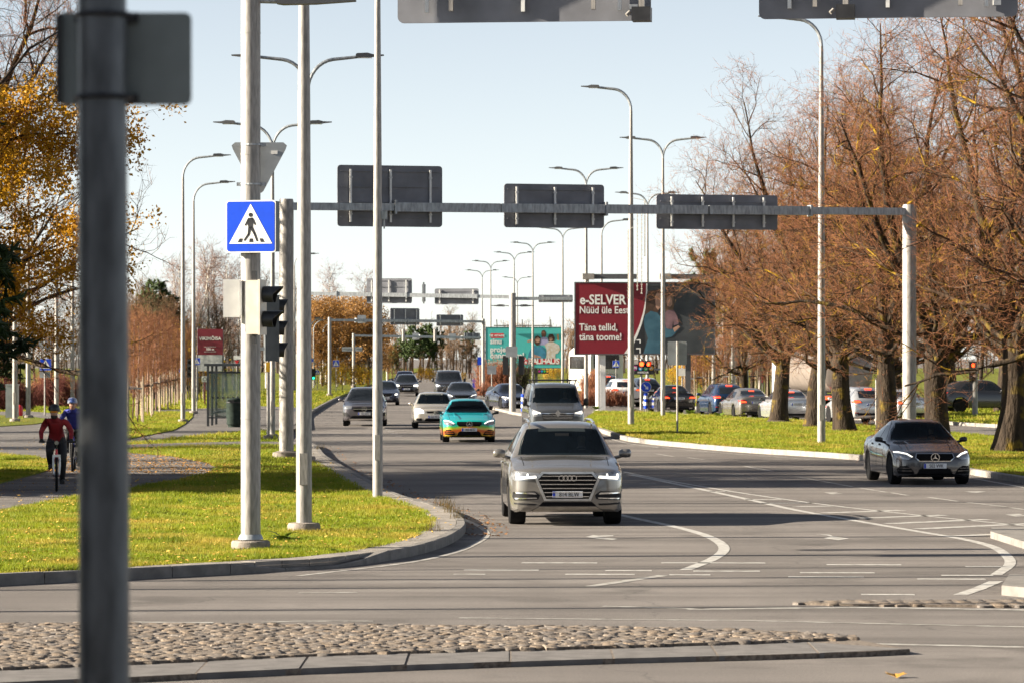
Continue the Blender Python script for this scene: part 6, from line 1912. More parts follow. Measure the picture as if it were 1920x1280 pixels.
class Grow:
    def __init__(self, seed):
        self.r = np.random.default_rng(seed)
        self.br = []          # (points, radii, level)
    def branch(self, p, d, L, r0, r1, lvl, nseg, wob=.15, trop=.0, droop=0.0):
        p = np.array(p, float); d = np.array(d, float); d /= np.linalg.norm(d)
        pts = [p]; st = L / nseg
        for i in range(nseg):
            d = d + self.r.normal(0, wob, 3) + np.array([0, 0, trop - droop * (i / nseg)])
            d /= np.linalg.norm(d)
            pts.append(pts[-1] + d * st)
        pts = np.array(pts)
        rad = np.linspace(r0, r1, nseg + 1)
        self.br.append((pts, rad, lvl))
        return pts, rad
    def side_dir(self, t, ang, az=None):
        """direction at an angle from tangent t"""
        t = t / np.linalg.norm(t)
        a = np.array([1, 0, 0]) if abs(t[0]) < .8 else np.array([0, 1, 0])
        u = np.cross(t, a); u /= np.linalg.norm(u); w = np.cross(t, u)
        az = self.r.uniform(0, 2 * np.pi) if az is None else az
        return t * math.cos(ang) + (u * math.cos(az) + w * math.sin(az)) * math.sin(ang)
    def kids(self, par, n, lo, hi, ang, Lf, rf, lvl, nseg, wob, trop=0, droop=0, up=0.0):
        pts, rad = par; out = []
        m = len(pts) - 1
        for k in range(n):
            t = lo + (hi - lo) * (k + self.r.uniform(0, 1)) / n
            i = min(int(t * m), m - 1); f = t * m - i
            p = pts[i] * (1 - f) + pts[i + 1] * f; r_ = rad[i] * (1 - f) + rad[i + 1] * f
            d = self.side_dir(pts[i + 1] - pts[i], ang(t, self.r)); d[2] += up
            L = Lf(t, self.r)
            out.append(self.branch(p, d, L, min(r_ * .72, rf(L)), rf(L) * .22, lvl, nseg, wob, trop, droop))
        return out
    def mesh(self, sides=(12, 8, 6, 4, 3), maxlvl=9, minlvl=0):
        V, Q = [], []; off = 0
        for pts, rad, lvl in self.br:
            if lvl > maxlvl or lvl < minlvl: continue
            n = sides[min(lvl, len(sides) - 1)]
            t = np.gradient(pts, axis=0); t /= np.linalg.norm(t, axis=1)[:, None] + 1e-9
            a = np.where(np.abs(t[:, :1]) < .8, np.array([[1., 0, 0]]), np.array([[0, 1., 0]]))
            u = np.cross(t, a); u /= np.linalg.norm(u, axis=1)[:, None]; w = np.cross(t, u)
            th = np.arange(n) * 2 * np.pi / n
            ring = pts[:, None, :] + rad[:, None, None] * (u[:, None, :] * np.cos(th)[None, :, None] + w[:, None, :] * np.sin(th)[None, :, None])
            V.append(ring.reshape(-1, 3))
            k = len(pts)
            i = np.arange(k - 1)[:, None] * n; j = np.arange(n)[None, :]
            q = np.stack([i + j, i + (j + 1) % n, i + n + (j + 1) % n, i + n + j], -1).reshape(-1, 4) + off
            Q.append(q); off += k * n
        return np.concatenate(V), np.concatenate(Q)
    def twigs(self, levels, per_m, Ls, r, spread=.7, up=.1, fork=1, droop=0):
        """fine pyramidal twigs along branches of given levels -> V, T and tip points"""
        P, D = [], []
        for pts, rad, lvl in self.br:
            if lvl not in levels: continue
            seg = np.diff(pts, axis=0); L = np.linalg.norm(seg, axis=1).sum()
            n = max(1, int(L * per_m)); m = len(seg)
            t = self.r.uniform(.08, 1, n) * m; i = np.minimum(t.astype(int), m - 1); f = (t - i)[:, None]
            P.append(pts[i] + seg[i] * f); D.append(seg[i] / (np.linalg.norm(seg[i], axis=1)[:, None] + 1e-9))
        P = np.concatenate(P); D = np.concatenate(D)
        allP, allD, allL = [], [], []
        cur = (P, D, np.ones(len(P)))
        for g in range(fork + 1):
            P, D, sc = cur
            d = D * .8 + self.r.normal(0, spread, D.shape); d[:, 2] += up - droop; d /= np.linalg.norm(d, axis=1)[:, None] + 1e-9
            L = self.r.uniform(*Ls, len(P)) * sc
            allP.append(P); allD.append(d); allL.append(L)
            tt = self.r.uniform(.3, .9, (len(P), 2))
            nP = np.concatenate([P + d * (L * tt[:, 0])[:, None], P + d * (L * tt[:, 1])[:, None]])
            cur = (nP, np.concatenate([d, d]), np.concatenate([sc, sc]) * .62)
        P, D, L = np.concatenate(allP), np.concatenate(allD), np.concatenate(allL)
        n = len(P)
        a = self.r.normal(0, 1, (n, 3)); u = np.cross(D, a); u /= np.linalg.norm(u, axis=1)[:, None] + 1e-9; w = np.cross(D, u)
        rr = r * (.6 + .6 * L / Ls[1])[:, None]
        V = np.stack([P + u * rr, P + (-.5 * u + .87 * w) * rr, P + (-.5 * u - .87 * w) * rr, P + D * L[:, None]], 1).reshape(-1, 3)
        b = np.arange(n)[:, None] * 4
        T = np.concatenate([b + [0, 1, 3], b + [1, 2, 3], b + [2, 0, 3]])
        return V, T, P + D * L[:, None], P
    def leaves(self, P, n, size, jit=.15, flat=0.0):
        k = self.r.integers(0, len(P), n)
        c = P[k] + self.r.normal(0, jit, (n, 3))
        u = self.r.normal(0, 1, (n, 3)); u[:, 2] *= 1 - flat; u /= np.linalg.norm(u, axis=1)[:, None]
        a = self.r.normal(0, 1, (n, 3)); w = np.cross(u, a); w /= np.linalg.norm(w, axis=1)[:, None]
        s = size * self.r.uniform(.6, 1.25, n)[:, None]
        V = np.stack([c - u * s * .55, c + w * s * .32, c + u * s * .55, c - w * s * .32], 1).reshape(-1, 3)
        return V, np.arange(4 * n).reshape(-1, 4)

def linden(seed, Ht=14.2, r0=.36):
    g = Grow(seed); r = g.r
    tr = g.branch((0, 0, -.1), (r.normal(0, .05), r.normal(0, .05), 1), 3.0, r0 * 1.05, r0 * .80, 0, 8, .05, .05)
    g.br[0][1][:3] *= [1.35, 1.12, 1.03]      # root flare
    leaders = []
    for k in range(4):
        d = g.side_dir(np.array([0, 0, 1.]), R(r.uniform(12, 30)), 1.6 * k + r.uniform(-.4, .4))
        leaders.append(g.branch(tr[0][-1] - [0, 0, .1], d, (Ht - 4.2) * r.uniform(.8, 1.0), r0 * .50, .018, 1, 11, .10, .06))
    low = g.kids(tr, 7, .72, 1.0, lambda t, q: R(q.uniform(50, 78)), lambda t, q: q.uniform(3.8, 5.2), lambda L: .022 * L, 1, 10, .16, .10, .09)
    b1 = []
    for ld in leaders:
        b1 += g.kids(ld, 11, .06, .97, lambda t, q: R(q.uniform(35, 70)), lambda t, q: (1.0 - .60 * t) * q.uniform(3.2, 4.8), lambda L: .016 * L, 2, 8, .18, .04, .08)
    b2 = []
    for b in low + b1:
        L = np.linalg.norm(b[0][-1] - b[0][0])
        b2 += g.kids(b, 9 if L > 2 else 6, .15, 1, lambda t, q: R(q.uniform(30, 65)), lambda t, q: L * q.uniform(.28, .52), lambda L2: .009 * L2 + .004, 3, 6, .22, .05, .06)
    for ld in leaders: b2 += g.kids(ld, 10, .45, 1, lambda t, q: R(q.uniform(20, 55)), lambda t, q: q.uniform(.9, 2.0), lambda L2: .010 * L2 + .004, 3, 6, .18, .06)
    for b in b2:
        g.kids(b, 6, .12, 1, lambda t, q: R(q.uniform(25, 60)), lambda t, q: q.uniform(.5, 1.2), lambda L2: .007 * L2 + .002, 4, 4, .24, .05)
    return g
def tree_obj(name, parts, label, loc, rz, sc, group, cat='tree'):
    root = thing(name, label, cat, loc, rz, group)
    for nm, me, in parts:
        o = bpy.data.objects.new(nm, me); COL.objects.link(o); o.parent = root
    root.scale = (sc,) * 3 if isinstance(sc, (int, float)) else sc
    return root
def raw_me(nm, V, Fc, m, smooth=False):
    o = rawmesh(nm, V, Fc, m, None, smooth); me = o.data; bpy.data.objects.remove(o, do_unlink=True); return me

LIND = []
for sd in (1, 5, 9):
    g = linden(sd)
    V, Q = g.mesh((14, 9, 7, 5, 3), 1); t_me = raw_me('trunk', V, Q, BARK_L, True)
    V, Q = g.mesh((14, 9, 7, 4, 3), 9, 2); b_me = raw_me('branches', V, Q, BRN_L, True)
    V, T, tips, _ = g.twigs((2, 3, 4), 3.3, (.22, .60), .0052, .7, .16, 1)
    w_me = raw_me('crown', V, T, TWIG_R)
    LIND.append([('trunk', t_me), ('branches', b_me), ('crown', w_me)])
LINDEN_SPOTS = [(1460, 797, 0, .98, 'bare linden with a soil ring at its foot, next to the navy SUV', 0.3), (1526, 806, 1, .98, 'bare linden with a slim straight trunk behind the tall lamp', 1.9), (1584, 815, 2, 1.03, 'bare linden with a forked leaning trunk just past the tall lamp', .8),
                (1664, 826, 1, 1.0, 'bare linden behind the roof of the dark saloon', 4.0), (1758, 846, 0, 1.05, 'large bare linden splitting low behind the dark saloon', 2.6), (1890, 856, 2, 1.15, 'thickest bare linden with knobbly trunk at the picture edge', 3.6), (2060, 880, 1, 1.1, 'bare linden whose boughs reach in from beyond the picture edge', 5.2)]
for px_, py_, k, sc, lab, rz in LINDEN_SPOTS:
    x, y = G(px_, py_)
    tree_obj('linden_tree', LIND[k], lab, (x, y, .11), rz, (sc * 1.02, sc * 1.02, sc), 'bare lindens on the median')
# second rank across the opposite road
for i, (px_, s_, k, sc) in enumerate([(1395, 33, 1, .80), (1500, 34, 2, .85), (1585, 35, 0, .95), (1680, 36, 1, 1.0), (1780, 36, 2, 1.05), (1880, 37, 0, 1.1), (1960, 36, 1, 1.1)]):
    p = place(px_, s_, .11)
    tree_obj('linden_tree', LIND[k], ['bare tree across the opposite road, first past the billboard', 'bare tree across the opposite road behind the silver saloon', 'bare tree across the opposite road behind the tanker', 'bare tree across the opposite road behind the gantry post', 'bare tree across the opposite road behind the low-splitting linden', 'bare tree across the opposite road behind the thickest linden', 'bare tree across the opposite road at the very picture edge'][i], p, i * 1.3 + .4, sc, 'bare trees across the opposite road')
mound = MB().lathe([(.75, 0), (.5, .10), (.35, .2), (.1, .22)], n=16).build('soil_mound', mat('dark_soil', (.06, .042, .032), .95, bump=.8), smooth=60)
mx_, my_ = G(1460, 797); mound.location = (mx_, my_, .1); tag(mound, 'dark soil heaped round the foot of the bare linden by the navy SUV', 'soil mound')

# ---- yellow birch overhanging the cycle path
def birch_big(seed):
    g = Grow(seed); r = g.r
    tr = g.branch((0, 0, -.1), (.02, 0, 1), 14.5, .26, .03, 0, 14, .05, .03)
    b1 = g.kids(tr, 46, .20, .97, lambda t, q: R(q.uniform(40, 75)), lambda t, q: (5.4 - 3.6 * t) * q.uniform(.75, 1.1), lambda L: .016 * L, 1, 9, .13, .04, .12)
    b2 = []
    for b in b1: b2 += g.kids(b, 9, .2, 1, lambda t, q: R(q.uniform(25, 60)), lambda t, q: q.uniform(.8, 1.9), lambda L: .008 * L + .004, 2, 6, .16, 0, .28)
    for b in b2: g.kids(b, 4, .2, 1, lambda t, q: R(q.uniform(20, 60)), lambda t, q: q.uniform(.5, 1.3), lambda L: .006 * L + .002, 3, 5, .15, 0, .40)
    return g
g = birch_big(21)
V, Q = g.mesh((12, 6, 4, 3), 1); bt = raw_me('trunk', V, Q, BARK_D, True)
V, Q = g.mesh((12, 6, 3, 3), 9, 2); bb = raw_me('branches', V, Q, BARK_D)
V, T, tips, bases = g.twigs((2, 3), 3.2, (.2, .45), .004, .5, 0, 0, .35); bw = raw_me('twigs', V, T, TWIG_B)
low = tips[(tips[:, 2] < 8.2)]; dn = low[g.r.uniform(0, 1, len(low)) < np.clip((8.6 - low[:, 2]) / 2.4, .10, 1)]
V, Q = g.leaves(dn, 82000, .078, .12); bl = raw_me('crown', V, Q, LF_Y)
BIRY = [('trunk', bt), ('branches', bb), ('twigs', bw), ('crown', bl)]
tree_obj('birch_tree', BIRY, 'golden-leaved birch hanging over the cycle path behind the blurred pole', (-12.7, 85, .1), 2.2, 1.15, 'roadside trees by the cycle path')
tree_obj('birch_tree', BIRY, 'golden-leaved birch just outside the picture beside the cycle path', (-16.5, 92, .1), 4.4, 1.05, 'roadside trees by the cycle path')

# ---- spruces
def spruce(seed, Ht=13, rad=2.6, t0=.20):
    g = Grow(seed); r = g.r
    tr = g.branch((0, 0, -.1), (0, 0, 1), Ht, .2, .02, 0, 12, .015, .02)
    b1 = g.kids(tr, 120, t0, .99, lambda t, q: R(q.uniform(75, 100)), lambda t, q: (rad * (1 - t) + .25) * q.uniform(.75, 1.1), lambda L: .012 * L + .004, 1, 6, .06, .0, .10)
    for b in b1:
        L = np.linalg.norm(b[0][-1] - b[0][0])
        g.kids(b, max(3, int(L * 4.5)), .15, 1, lambda t, q: R(q.uniform(35, 65)), lambda t, q: q.uniform(.3, .75), lambda L2: .006, 2, 3, .1, 0, .35)
    return g
def needle_fronds(g, levels, per_m, size, drop=.3):
    """short drooping needle sprays"""
    V, T, tips, base = g.twigs(levels, per_m, (size * .6, size), size * .13, .45, 0, 0, drop)
    return V, T
g = spruce(3)
V, Q = g.mesh((10, 4, 3), 2); st_ = raw_me('trunk', V, Q, BARK_D)
V, T = needle_fronds(g, (1, 2), 34, .32); sn = raw_me('crown', V, T, LF_S)
SPR = [('trunk', st_), ('crown', sn)]
g = spruce(4, 13, 2.8, .03)
V, Q = g.mesh((10, 4, 3), 2); V2, T2 = needle_fronds(g, (1, 2), 30, .40)
SPL = [('trunk', raw_me('trunk', V, Q, BARK_D)), ('crown', raw_me('crown', V2, T2, LF_S))]
tree_obj('spruce_tree', SPR, 'dark spruce behind the golden birch at the picture edge', (-13.4, 83, .1), .4, (1.0, 1.0, 1.05), 'roadside trees by the cycle path')
tree_obj('spruce_tree', SPL, 'dark spruce outside the picture shading the cycle path', (-17.2, 80, .1), 1.9, (1.6, 1.6, .50), 'roadside trees by the cycle path')
tree_obj('spruce_tree', SPL, 'tall dark spruce outside the picture shading the corner lawn', (-19.5, 83.5, .1), 3.1, (1.7, 1.7, .56), 'roadside trees by the cycle path')
tree_obj('spruce_tree', SPL, 'dark spruce outside the picture beyond the cycle path', (-24.0, 86.0, .1), 5.1, (1.6, 1.6, .66), 'roadside trees by the cycle path')
tree_obj('spruce_tree', SPL, 'wide dark spruce outside the picture, the nearest of the shading group', (-17.0, 77.5, .1), 2.5, (1.5, 1.5, .50), 'roadside trees by the cycle path')
tree_obj('spruce_tree', SPL, 'wide dark spruce outside the picture in the back row of the shading group', (-22.5, 80.5, .1), 4.0, (1.7, 1.7, .62), 'roadside trees by the cycle path')
tree_obj('spruce_tree', SPL, 'unseen spruce added outside the picture to shade the blurred pole', (-6.5, 8.6, 0), 1.0, (1.2, 1.2, .8), 'roadside trees by the cycle path')  # this spruce and the next are added out of view to shade the pole
tree_obj('spruce_tree', SPL, 'second unseen spruce added outside the picture to shade the blurred pole', (-9.5, 7.4, 0), 3.0, (1.4, 1.4, .9), 'roadside trees by the cycle path')
tree_obj('spruce_tree', SPR, 'dark spruce among the shrubs behind the lamp poles', place(-20, 36, .1), 2.1, (1.1, 1.1, .62), 'roadside trees by the cycle path')
for i, (x, y, k, sc) in enumerate([(-29, 112, 0, .85), (-24, 124, 1, .8), (-31, 136, 2, .9)]):
    tree_obj('linden_tree', LIND[k], 'bare roadside tree outside the picture whose shadow stripes the road, %s' % ['nearest the spruces', 'second along', 'farthest along'][i], (x, y, .1), i * 1.7, sc, 'bare trees beside the road outside the picture')

for i, (x, y) in enumerate([(-16.4, 80.5), (-19.0, 75.5)]):
    tree_obj('spruce_tree', SPL, ['dark low-branched spruce outside the picture nearest the cyclists', 'dark low-branched spruce outside the picture nearest the camera side of the path'][i], (x, y, .1), 1.2 + i, (1.4, 1.4, .48), 'roadside trees by the cycle path')
tree_obj('linden_tree', LIND[1], 'bare tree with fine brown branches above the golden birch', (-14.7, 99, .1), 2.0, 1.1, 'roadside trees by the cycle path')
# unseen belt of spruces added behind the camera to darken reflections in the cars
for i in range(15):
    tree_obj('spruce_tree', SPL, 'unseen spruce in the belt added behind the camera to darken reflections, %s along it' % ['first', 'second', 'third', 'fourth', 'fifth', 'sixth', 'seventh', 'eighth', 'ninth', 'tenth', 'eleventh', 'twelfth', 'thirteenth', 'fourteenth', 'fifteenth'][i], (-48 + 7 * i, -24 - 5 * (i % 2), 0), i * 1.1, (1.6, 1.6, 1.0), 'spruce belt added behind the camera to darken reflections')
# ---- background tree kinds
def bg_bare(seed, Ht, r0, spread, n1=22, twr=.009, barkm=BARK_D, twm=TWIG_B, leaf=None, nleaf=0, lsize=.16, up=True, tw=5.0):
    g = Grow(seed)
    tr = g.branch((0, 0, -.1), (g.r.normal(0, .04), 0, 1), Ht, r0, .02, 0, 10, .05, .03)
    b1 = g.kids(tr, n1, .18, .98, lambda t, q: R(q.uniform(22, 50) if up else q.uniform(40, 75)), lambda t, q: spread * (1.15 - .75 * t) * q.uniform(.7, 1.15), lambda L: .014 * L + .006, 1, 6, .12, .05)
    for b in b1: g.kids(b, 6, .15, 1, lambda t, q: R(q.uniform(20, 55)), lambda t, q: q.uniform(.5, 1.4), lambda L: .008 * L + .005, 2, 4, .15, .03)
    V, Q = g.mesh((7, 4, 3), 1); parts = [('trunk', raw_me('trunk', V, Q, barkm))]
    V, T, tips, _ = g.twigs((1, 2), tw, (.3, .75), twr, .5, .15, 1)
    V2, Q2 = g.mesh((7, 4, 3), 2, 2)
    parts.append(('branches', raw_me('branches', V2, Q2, twm)))
    parts.append(('twigs' if leaf else 'crown', raw_me('crown', V, T, twm)))
    if leaf:
        V, Q = g.leaves(tips, nleaf, lsize, .2); parts.append(('crown', raw_me('crown', V, Q, leaf)))
    return parts
BG = {
    'birch': [bg_bare(31, 11.5, .13, 2.2, 26, .010, BARK_B, TWIG_P), bg_bare(32, 10.5, .12, 2.0, 24, .010, BARK_B, TWIG_P)],
    'brown': [bg_bare(41, 9, .13, 2.6, 22, .011, BARK_D, TWIG_B), bg_bare(42, 10, .12, 2.3, 22, .011, BARK_D, TWIG_B)],
    'orange': [bg_bare(51, 9, .14, 2.6, 20, .011, BARK_D, TWIG_B, LF_O, 2600, .22, False), bg_bare(52, 8.5, .14, 2.4, 20, .011, BARK_B, TWIG_B, LF_O, 2200, .22, False)],
    'yellow': [bg_bare(61, 3.6, .06, 1.5, 18, .010, BARK_D, TWIG_B, LF_YM, 1500, .17, False)],
    'slim': [bg_bare(71, 6.0, .045, .9, 18, .008, TWIG_P, TWIG_R, tw=4.0)],
}
def pine(seed):
    g = Grow(seed)
    tr = g.branch((0, 0, -.1), (.03, 0, 1), 9, .15, .03, 0, 9, .05, .03)
    b1 = g.kids(tr, 26, .38, .99, lambda t, q: R(q.uniform(50, 85)), lambda t, q: 2.3 * (1.25 - t) * q.uniform(.7, 1.1) + .3, lambda L: .016 * L + .005, 1, 6, .12, .06)
    for b in b1: g.kids(b, 7, .3, 1, lambda t, q: R(q.uniform(25, 60)), lambda t, q: q.uniform(.3, .8), lambda L: .008, 2, 3, .15, .06)
    V, Q = g.mesh((8, 4, 3), 2)
    V2, T = needle_fronds(g, (2,), 70, .34, -.15)
    return [('trunk', raw_me('trunk', V, Q, BARK_P)), ('crown', raw_me('crown', V2, T, LF_G))]
BG['pine'] = [pine(81), pine(82)]
brg = random.Random(5)
NAME = {'birch': 'birch_tree', 'brown': 'bare_tree', 'orange': 'oak_tree', 'yellow': 'maple_tree', 'slim': 'sapling', 'pine': 'pine_tree'}
ORD = ['first', 'second', 'third', 'fourth', 'fifth', 'sixth', 'seventh', 'eighth', 'ninth', 'tenth', 'eleventh', 'twelfth', 'thirteenth', 'fourteenth', 'fifteenth', 'sixteenth', 'seventeenth', 'eighteenth', 'nineteenth', 'twentieth', 'twenty-first', 'twenty-second', 'twenty-third', 'twenty-fourth', 'twenty-fifth']
def wood(kind, spots, label, group):
    """spots: (px, s, top row)"""
    spots = sorted(spots) if isinstance(label, str) else spots
    for i, (px_, s_, top) in enumerate(spots):
        v = BG[kind][i % len(BG[kind])]
        base_h = {'birch': 11.0, 'brown': 9.5, 'orange': 8.8, 'yellow': 3.9, 'slim': 6.2, 'pine': 9.3}[kind]
        hgt = (YH - top) / s_ + H - .1
        sc = max(.25, hgt / base_h)
        lab = label + ', ' + ORD[i] + ' from left' if isinstance(label, str) else label[i]
        wdt = sc * brg.uniform(.95, 1.2)
        tree_obj(NAME[kind], v, lab, place(px_, s_, .08), brg.uniform(0, 6.28), (wdt, wdt, sc), group)
wood('birch', [(318, 23, 505), (335, 22, 490), (352, 24, 500), (370, 21, 515), (386, 23, 475), (404, 22, 478), (420, 21, 490), (440, 22, 500), (458, 21, 515), (478, 22, 505), (500, 21, 520), (525, 22, 530), (548, 21, 540)], 'tall bare birch with pale trunk in the wood behind the bus stop', 'birches behind the bus stop')
wood('brown', [(246, 25, 560), (258, 24, 548), (272, 26, 565), (284, 24, 540), (300, 25, 560), (312, 24, 570), (436, 19, 600), (470, 19, 590), (505, 19, 580), (540, 19, 575)], 'reddish bare tree in the wood behind the sapling bed', 'bare trees behind the saplings')
wood('pine', [(297, 24, 528), (284, 23, 555), (322, 23, 560), (310, 23, 575)], ['tall green pine above the sapling bed', 'lower green pine on the near side of the tall one', 'green pine between the tall one and the lamps', 'low green pine tucked behind the tall one'], 'pines behind the saplings')
wood('orange', [(248, 23, 585), (262, 22, 575), (278, 23, 580), (306, 22, 585), (326, 22, 590), (583, 18, 575), (612, 18, 568), (640, 18, 572), (668, 18, 566), (684, 18, 578), (576, 20, 585), (590, 19, 560), (604, 20, 575), (618, 19, 570), (632, 20, 580), (646, 19, 565), (660, 20, 575), (674, 19, 572), (690, 19, 575), (700, 18, 590), (712, 17, 600), (726, 16, 620)], 'tree with orange-brown leaves in the woods behind saplings and gantries', 'orange-brown trees of the background woods')
wood('birch', [(602, 18, 512), (692, 18, 508), (640, 17, 545)], ['bare birch poking above the orange wood near the tall pole', 'bare birch poking above the orange wood behind the second gantry board', 'bare birch in the middle of the orange wood'], 'birches over the orange wood')
wood('pine', [(728, 15, 655), (736, 14, 650), (744, 15, 645), (752, 14, 635), (760, 14, 625), (768, 14, 620), (776, 15, 612), (784, 14, 615), (790, 15, 618), (798, 14, 615), (806, 14, 610), (820, 14, 622), (738, 15, 670), (812, 14, 660), (880, 14, 620)], 'green pine in the wood at the end of the road', 'pines at the end of the road')
wood('brown', [(735, 16, 680), (752, 16, 672), (770, 17, 680), (790, 16, 668), (806, 16, 680), (824, 16, 650), (836, 16, 640), (848, 16, 632), (860, 16, 645), (872, 16, 640), (884, 16, 650), (896, 16, 640), (910, 15, 648), (850, 13, 585), (880, 13, 590), (700, 18, 640), (680, 19, 640), (720, 17, 660)], 'bare brown tree in the wood at the end of the road', 'bare wood at the end of the road')
wood('yellow', [(618, 23, 688), (642, 22, 684), (664, 22, 690), (690, 22, 690), (800, 17, 692), (812, 17, 696), (866, 17, 706), (790, 17, 690)], ['bright yellow young tree beside the third gantry post', 'bright yellow young tree under the far crossing sign', 'bright yellow young tree beside the farthest gantry post', 'yellow young tree behind the slim pole', 'golden young tree beyond the dark off-road car', 'golden young tree beyond the tall boxy vehicle', 'small golden tree near the shrub bed', 'darker golden young tree beyond the dark off-road car'], 'young yellow trees')
wood('yellow', [(252, 27, 640), (300, 26, 640), (318, 25, 625), (332, 25, 640), (372, 26, 655), (344, 25, 650)], ['yellow young tree at the edge of the blurred pole', 'yellow young tree amid the stakes', 'tallest yellow young tree among the saplings', 'yellow young tree beside the lamp pair', 'golden young tree by the manor banner', 'yellow young tree between the lamp pair'], 'yellow trees among the saplings')
wood('yellow', [(1028, 17, 690), (1045, 17, 688), (1085, 19, 690), (1300, 23, 662), (1315, 23, 668), (1330, 22, 665), (1290, 22, 680), (1260, 21, 690)], ['yellow tree under the turquoise billboard', 'second yellow tree under the turquoise billboard corner', 'yellow tree behind the delivery van', 'yellow tree by the billboard end, tallest', 'yellow tree by the billboard end, middle', 'yellow tree behind the white lane plate', 'lower yellow tree under the mother and child', 'yellow tree behind the black saloon'], 'yellow trees under the billboards')
wood('brown', [(1064, 18, 620), (1075, 17, 625), (1095, 20, 650), (1110, 19, 640), (1150, 19, 650), (1190, 20, 640), (1230, 20, 640), (1270, 21, 640), (1300, 24, 600), (1345, 27, 470), (1360, 25, 455), (1385, 26, 440), (1410, 25, 430), (1440, 26, 420), (1470, 25, 430), (1500, 26, 420), (1540, 26, 420), (1580, 26, 410), (1620, 26, 420), (1660, 26, 410), (1700, 26, 420), (1740, 27, 410), (1790, 27, 400), (1840, 27, 410), (1900, 27, 400)], 'brown bare tree in the background wood beyond the opposite road', 'background wood beyond the opposite road')
wood('pine', [(1350, 23, 470), (1390, 22, 520)], ['green pine over the end of the dark billboard', 'pine behind the navy SUV'], 'pines beyond the opposite road')
wood('brown', [(-20, 29, 520), (10, 28, 540), (38, 29, 560), (66, 28, 550), (92, 29, 560), (116, 28, 570), (140, 29, 560), (165, 28, 560), (190, 28, 555), (215, 27, 560), (232, 27, 560)], 'bare brown tree behind the lamp poles by the cycle path', 'bare wood beyond the cycle path')

wood('brown', [(240, 29, 575), (252, 28, 565), (264, 29, 580), (276, 28, 570), (288, 29, 585), (304, 28, 575), (316, 27, 585), (330, 27, 580), (346, 26, 590), (360, 25, 585), (380, 24, 575), (400, 24, 570), (425, 24, 575), (450, 23, 580)], 'russet bare tree standing close behind the sapling rows', 'russet trees close behind the saplings')
for i, (px_, s_, top) in enumerate([(296, 25, 528), (286, 24, 556), (326, 24, 552), (336, 23, 575)]):
    sc = ((YH - top) / s_ + H) / 13.0
    tree_obj('spruce_tree', SPL, ['pointed dark conifer rising highest behind the sapling bed', 'dark conifer beside the highest one behind the saplings', 'dark conifer showing between sapling bed and lamps', 'low dark conifer behind the lamp pair'][i], place(px_, s_, .1), i * 1.4, (sc * 1.2, sc * 1.2, sc), 'conifers behind the saplings')
# far treeline that reads as one mass
g = Grow(99)
xs = np.concatenate([g.r.uniform(-150, -14, 260), g.r.uniform(-14, 160, 330)])
for x in xs:
    y = g.r.uniform(600, 680)
    g.branch((x, y, 0), (g.r.normal(0, .05), 0, 1), g.r.uniform(6, 9.5), .14, .03, 0, 5, .05, .02)
    for _ in range(7):
        g.branch((x, y, g.r.uniform(2, 7)), (g.r.normal(0, .6), g.r.normal(0, .4), 1), g.r.uniform(1.5, 3), .05, .015, 1, 4, .12)
V, Q = g.mesh((4, 3), 1)
V2, T, _, _ = g.twigs((1,), 3.2, (.6, 1.3), .035, .6, .1, 1)
tag(rawmesh('forest', V, Q, BARK_D), 'far-off bare wood closing the view along the horizon', 'wood', kind='stuff')
tag(rawmesh('forest', V2, T, TWIG_B), 'brown twig haze of the far-off wood along the horizon', 'wood', kind='stuff')

# ---- shrubs and undergrowth
def shrub(label, x0, x1, s, h, m, n, group='shrubs', leaf=None):
    a, b = place(x0, s), place(x1, s)
    w = b.x - a.x
    rg = np.random.default_rng(abs(int(x0 * 7 + x1)))
    k = max(60, n)
    bx0 = rg.uniform(-w / 2, w / 2, k); by0 = rg.uniform(-.8, .8, k)
    g_ = Grow(abs(int(x0 + 3))); 
    for i in range(k):
        e = math.sqrt(max(.05, 1 - (2 * bx0[i] / w) ** 2)) ** .6
        g_.branch((bx0[i], by0[i], 0), (rg.normal(0, .3), rg.normal(0, .3), 1), h * e * rg.uniform(.7, 1.1), .014, .004, 0, 3, .12)
    root = thing('shrub', label, 'shrub', ((a.x + b.x) / 2, a.y, .1), 0, group)
    V, Q = g_.mesh((3,)); o = raw_me('stems', V, Q, m)
    V2, T, tips, _ = g_.twigs((0,), 9, (.12, .35), .010, .6, .1, 1)
    for nm, me in (('stems', o), ('twigs', raw_me('twigs', V2, T, m))):
        q = bpy.data.objects.new(nm, me); COL.objects.link(q); q.parent = root
    if leaf:
        V3, Q3 = g_.leaves(tips, n * 8, .09, .06); q = bpy.data.objects.new('foliage', raw_me('foliage', V3, Q3, leaf)); COL.objects.link(q); q.parent = root
    return root
RUST = bark('rusty_stem', (.20, .075, .045), (.30, .13, .075))
ORNG = leafmat('rust_leaf', (.40, .16, .05), (.48, .24, .09))
WINE = bark('wine_red_stem', (.10, .03, .025), (.17, .06, .05))
shrub('low rust-red hedge behind the white signal pole', 1082, 1182, 33, .95, RUST, 420)
shrub('taller orange shrub beside the rust-red hedge', 1096, 1124, 28, 1.9, RUST, 200, leaf=ORNG)
shrub('low rust-red hedge by the round sign back', 888, 960, 26, .9, RUST, 300)
shrub('orange-brown bush below the turquoise billboard', 898, 958, 24, 2.6, RUST, 300, leaf=ORNG)
shrub('small green-yellow bush below the billboard by the gantry post', 966, 990, 24, 2.8, BARK_D, 120, leaf=LF_G)
shrub('dark red bush behind the lamp poles at the picture edge', -40, 60, 36, 1.7, WINE, 400)
shrub('dark red bush behind the cyclists', 60, 160, 34, 1.7, WINE, 400)
shrub('rust-leaved bush between lamp pole and crossing sign', 72, 104, 33, 2.0, RUST, 200, leaf=ORNG)
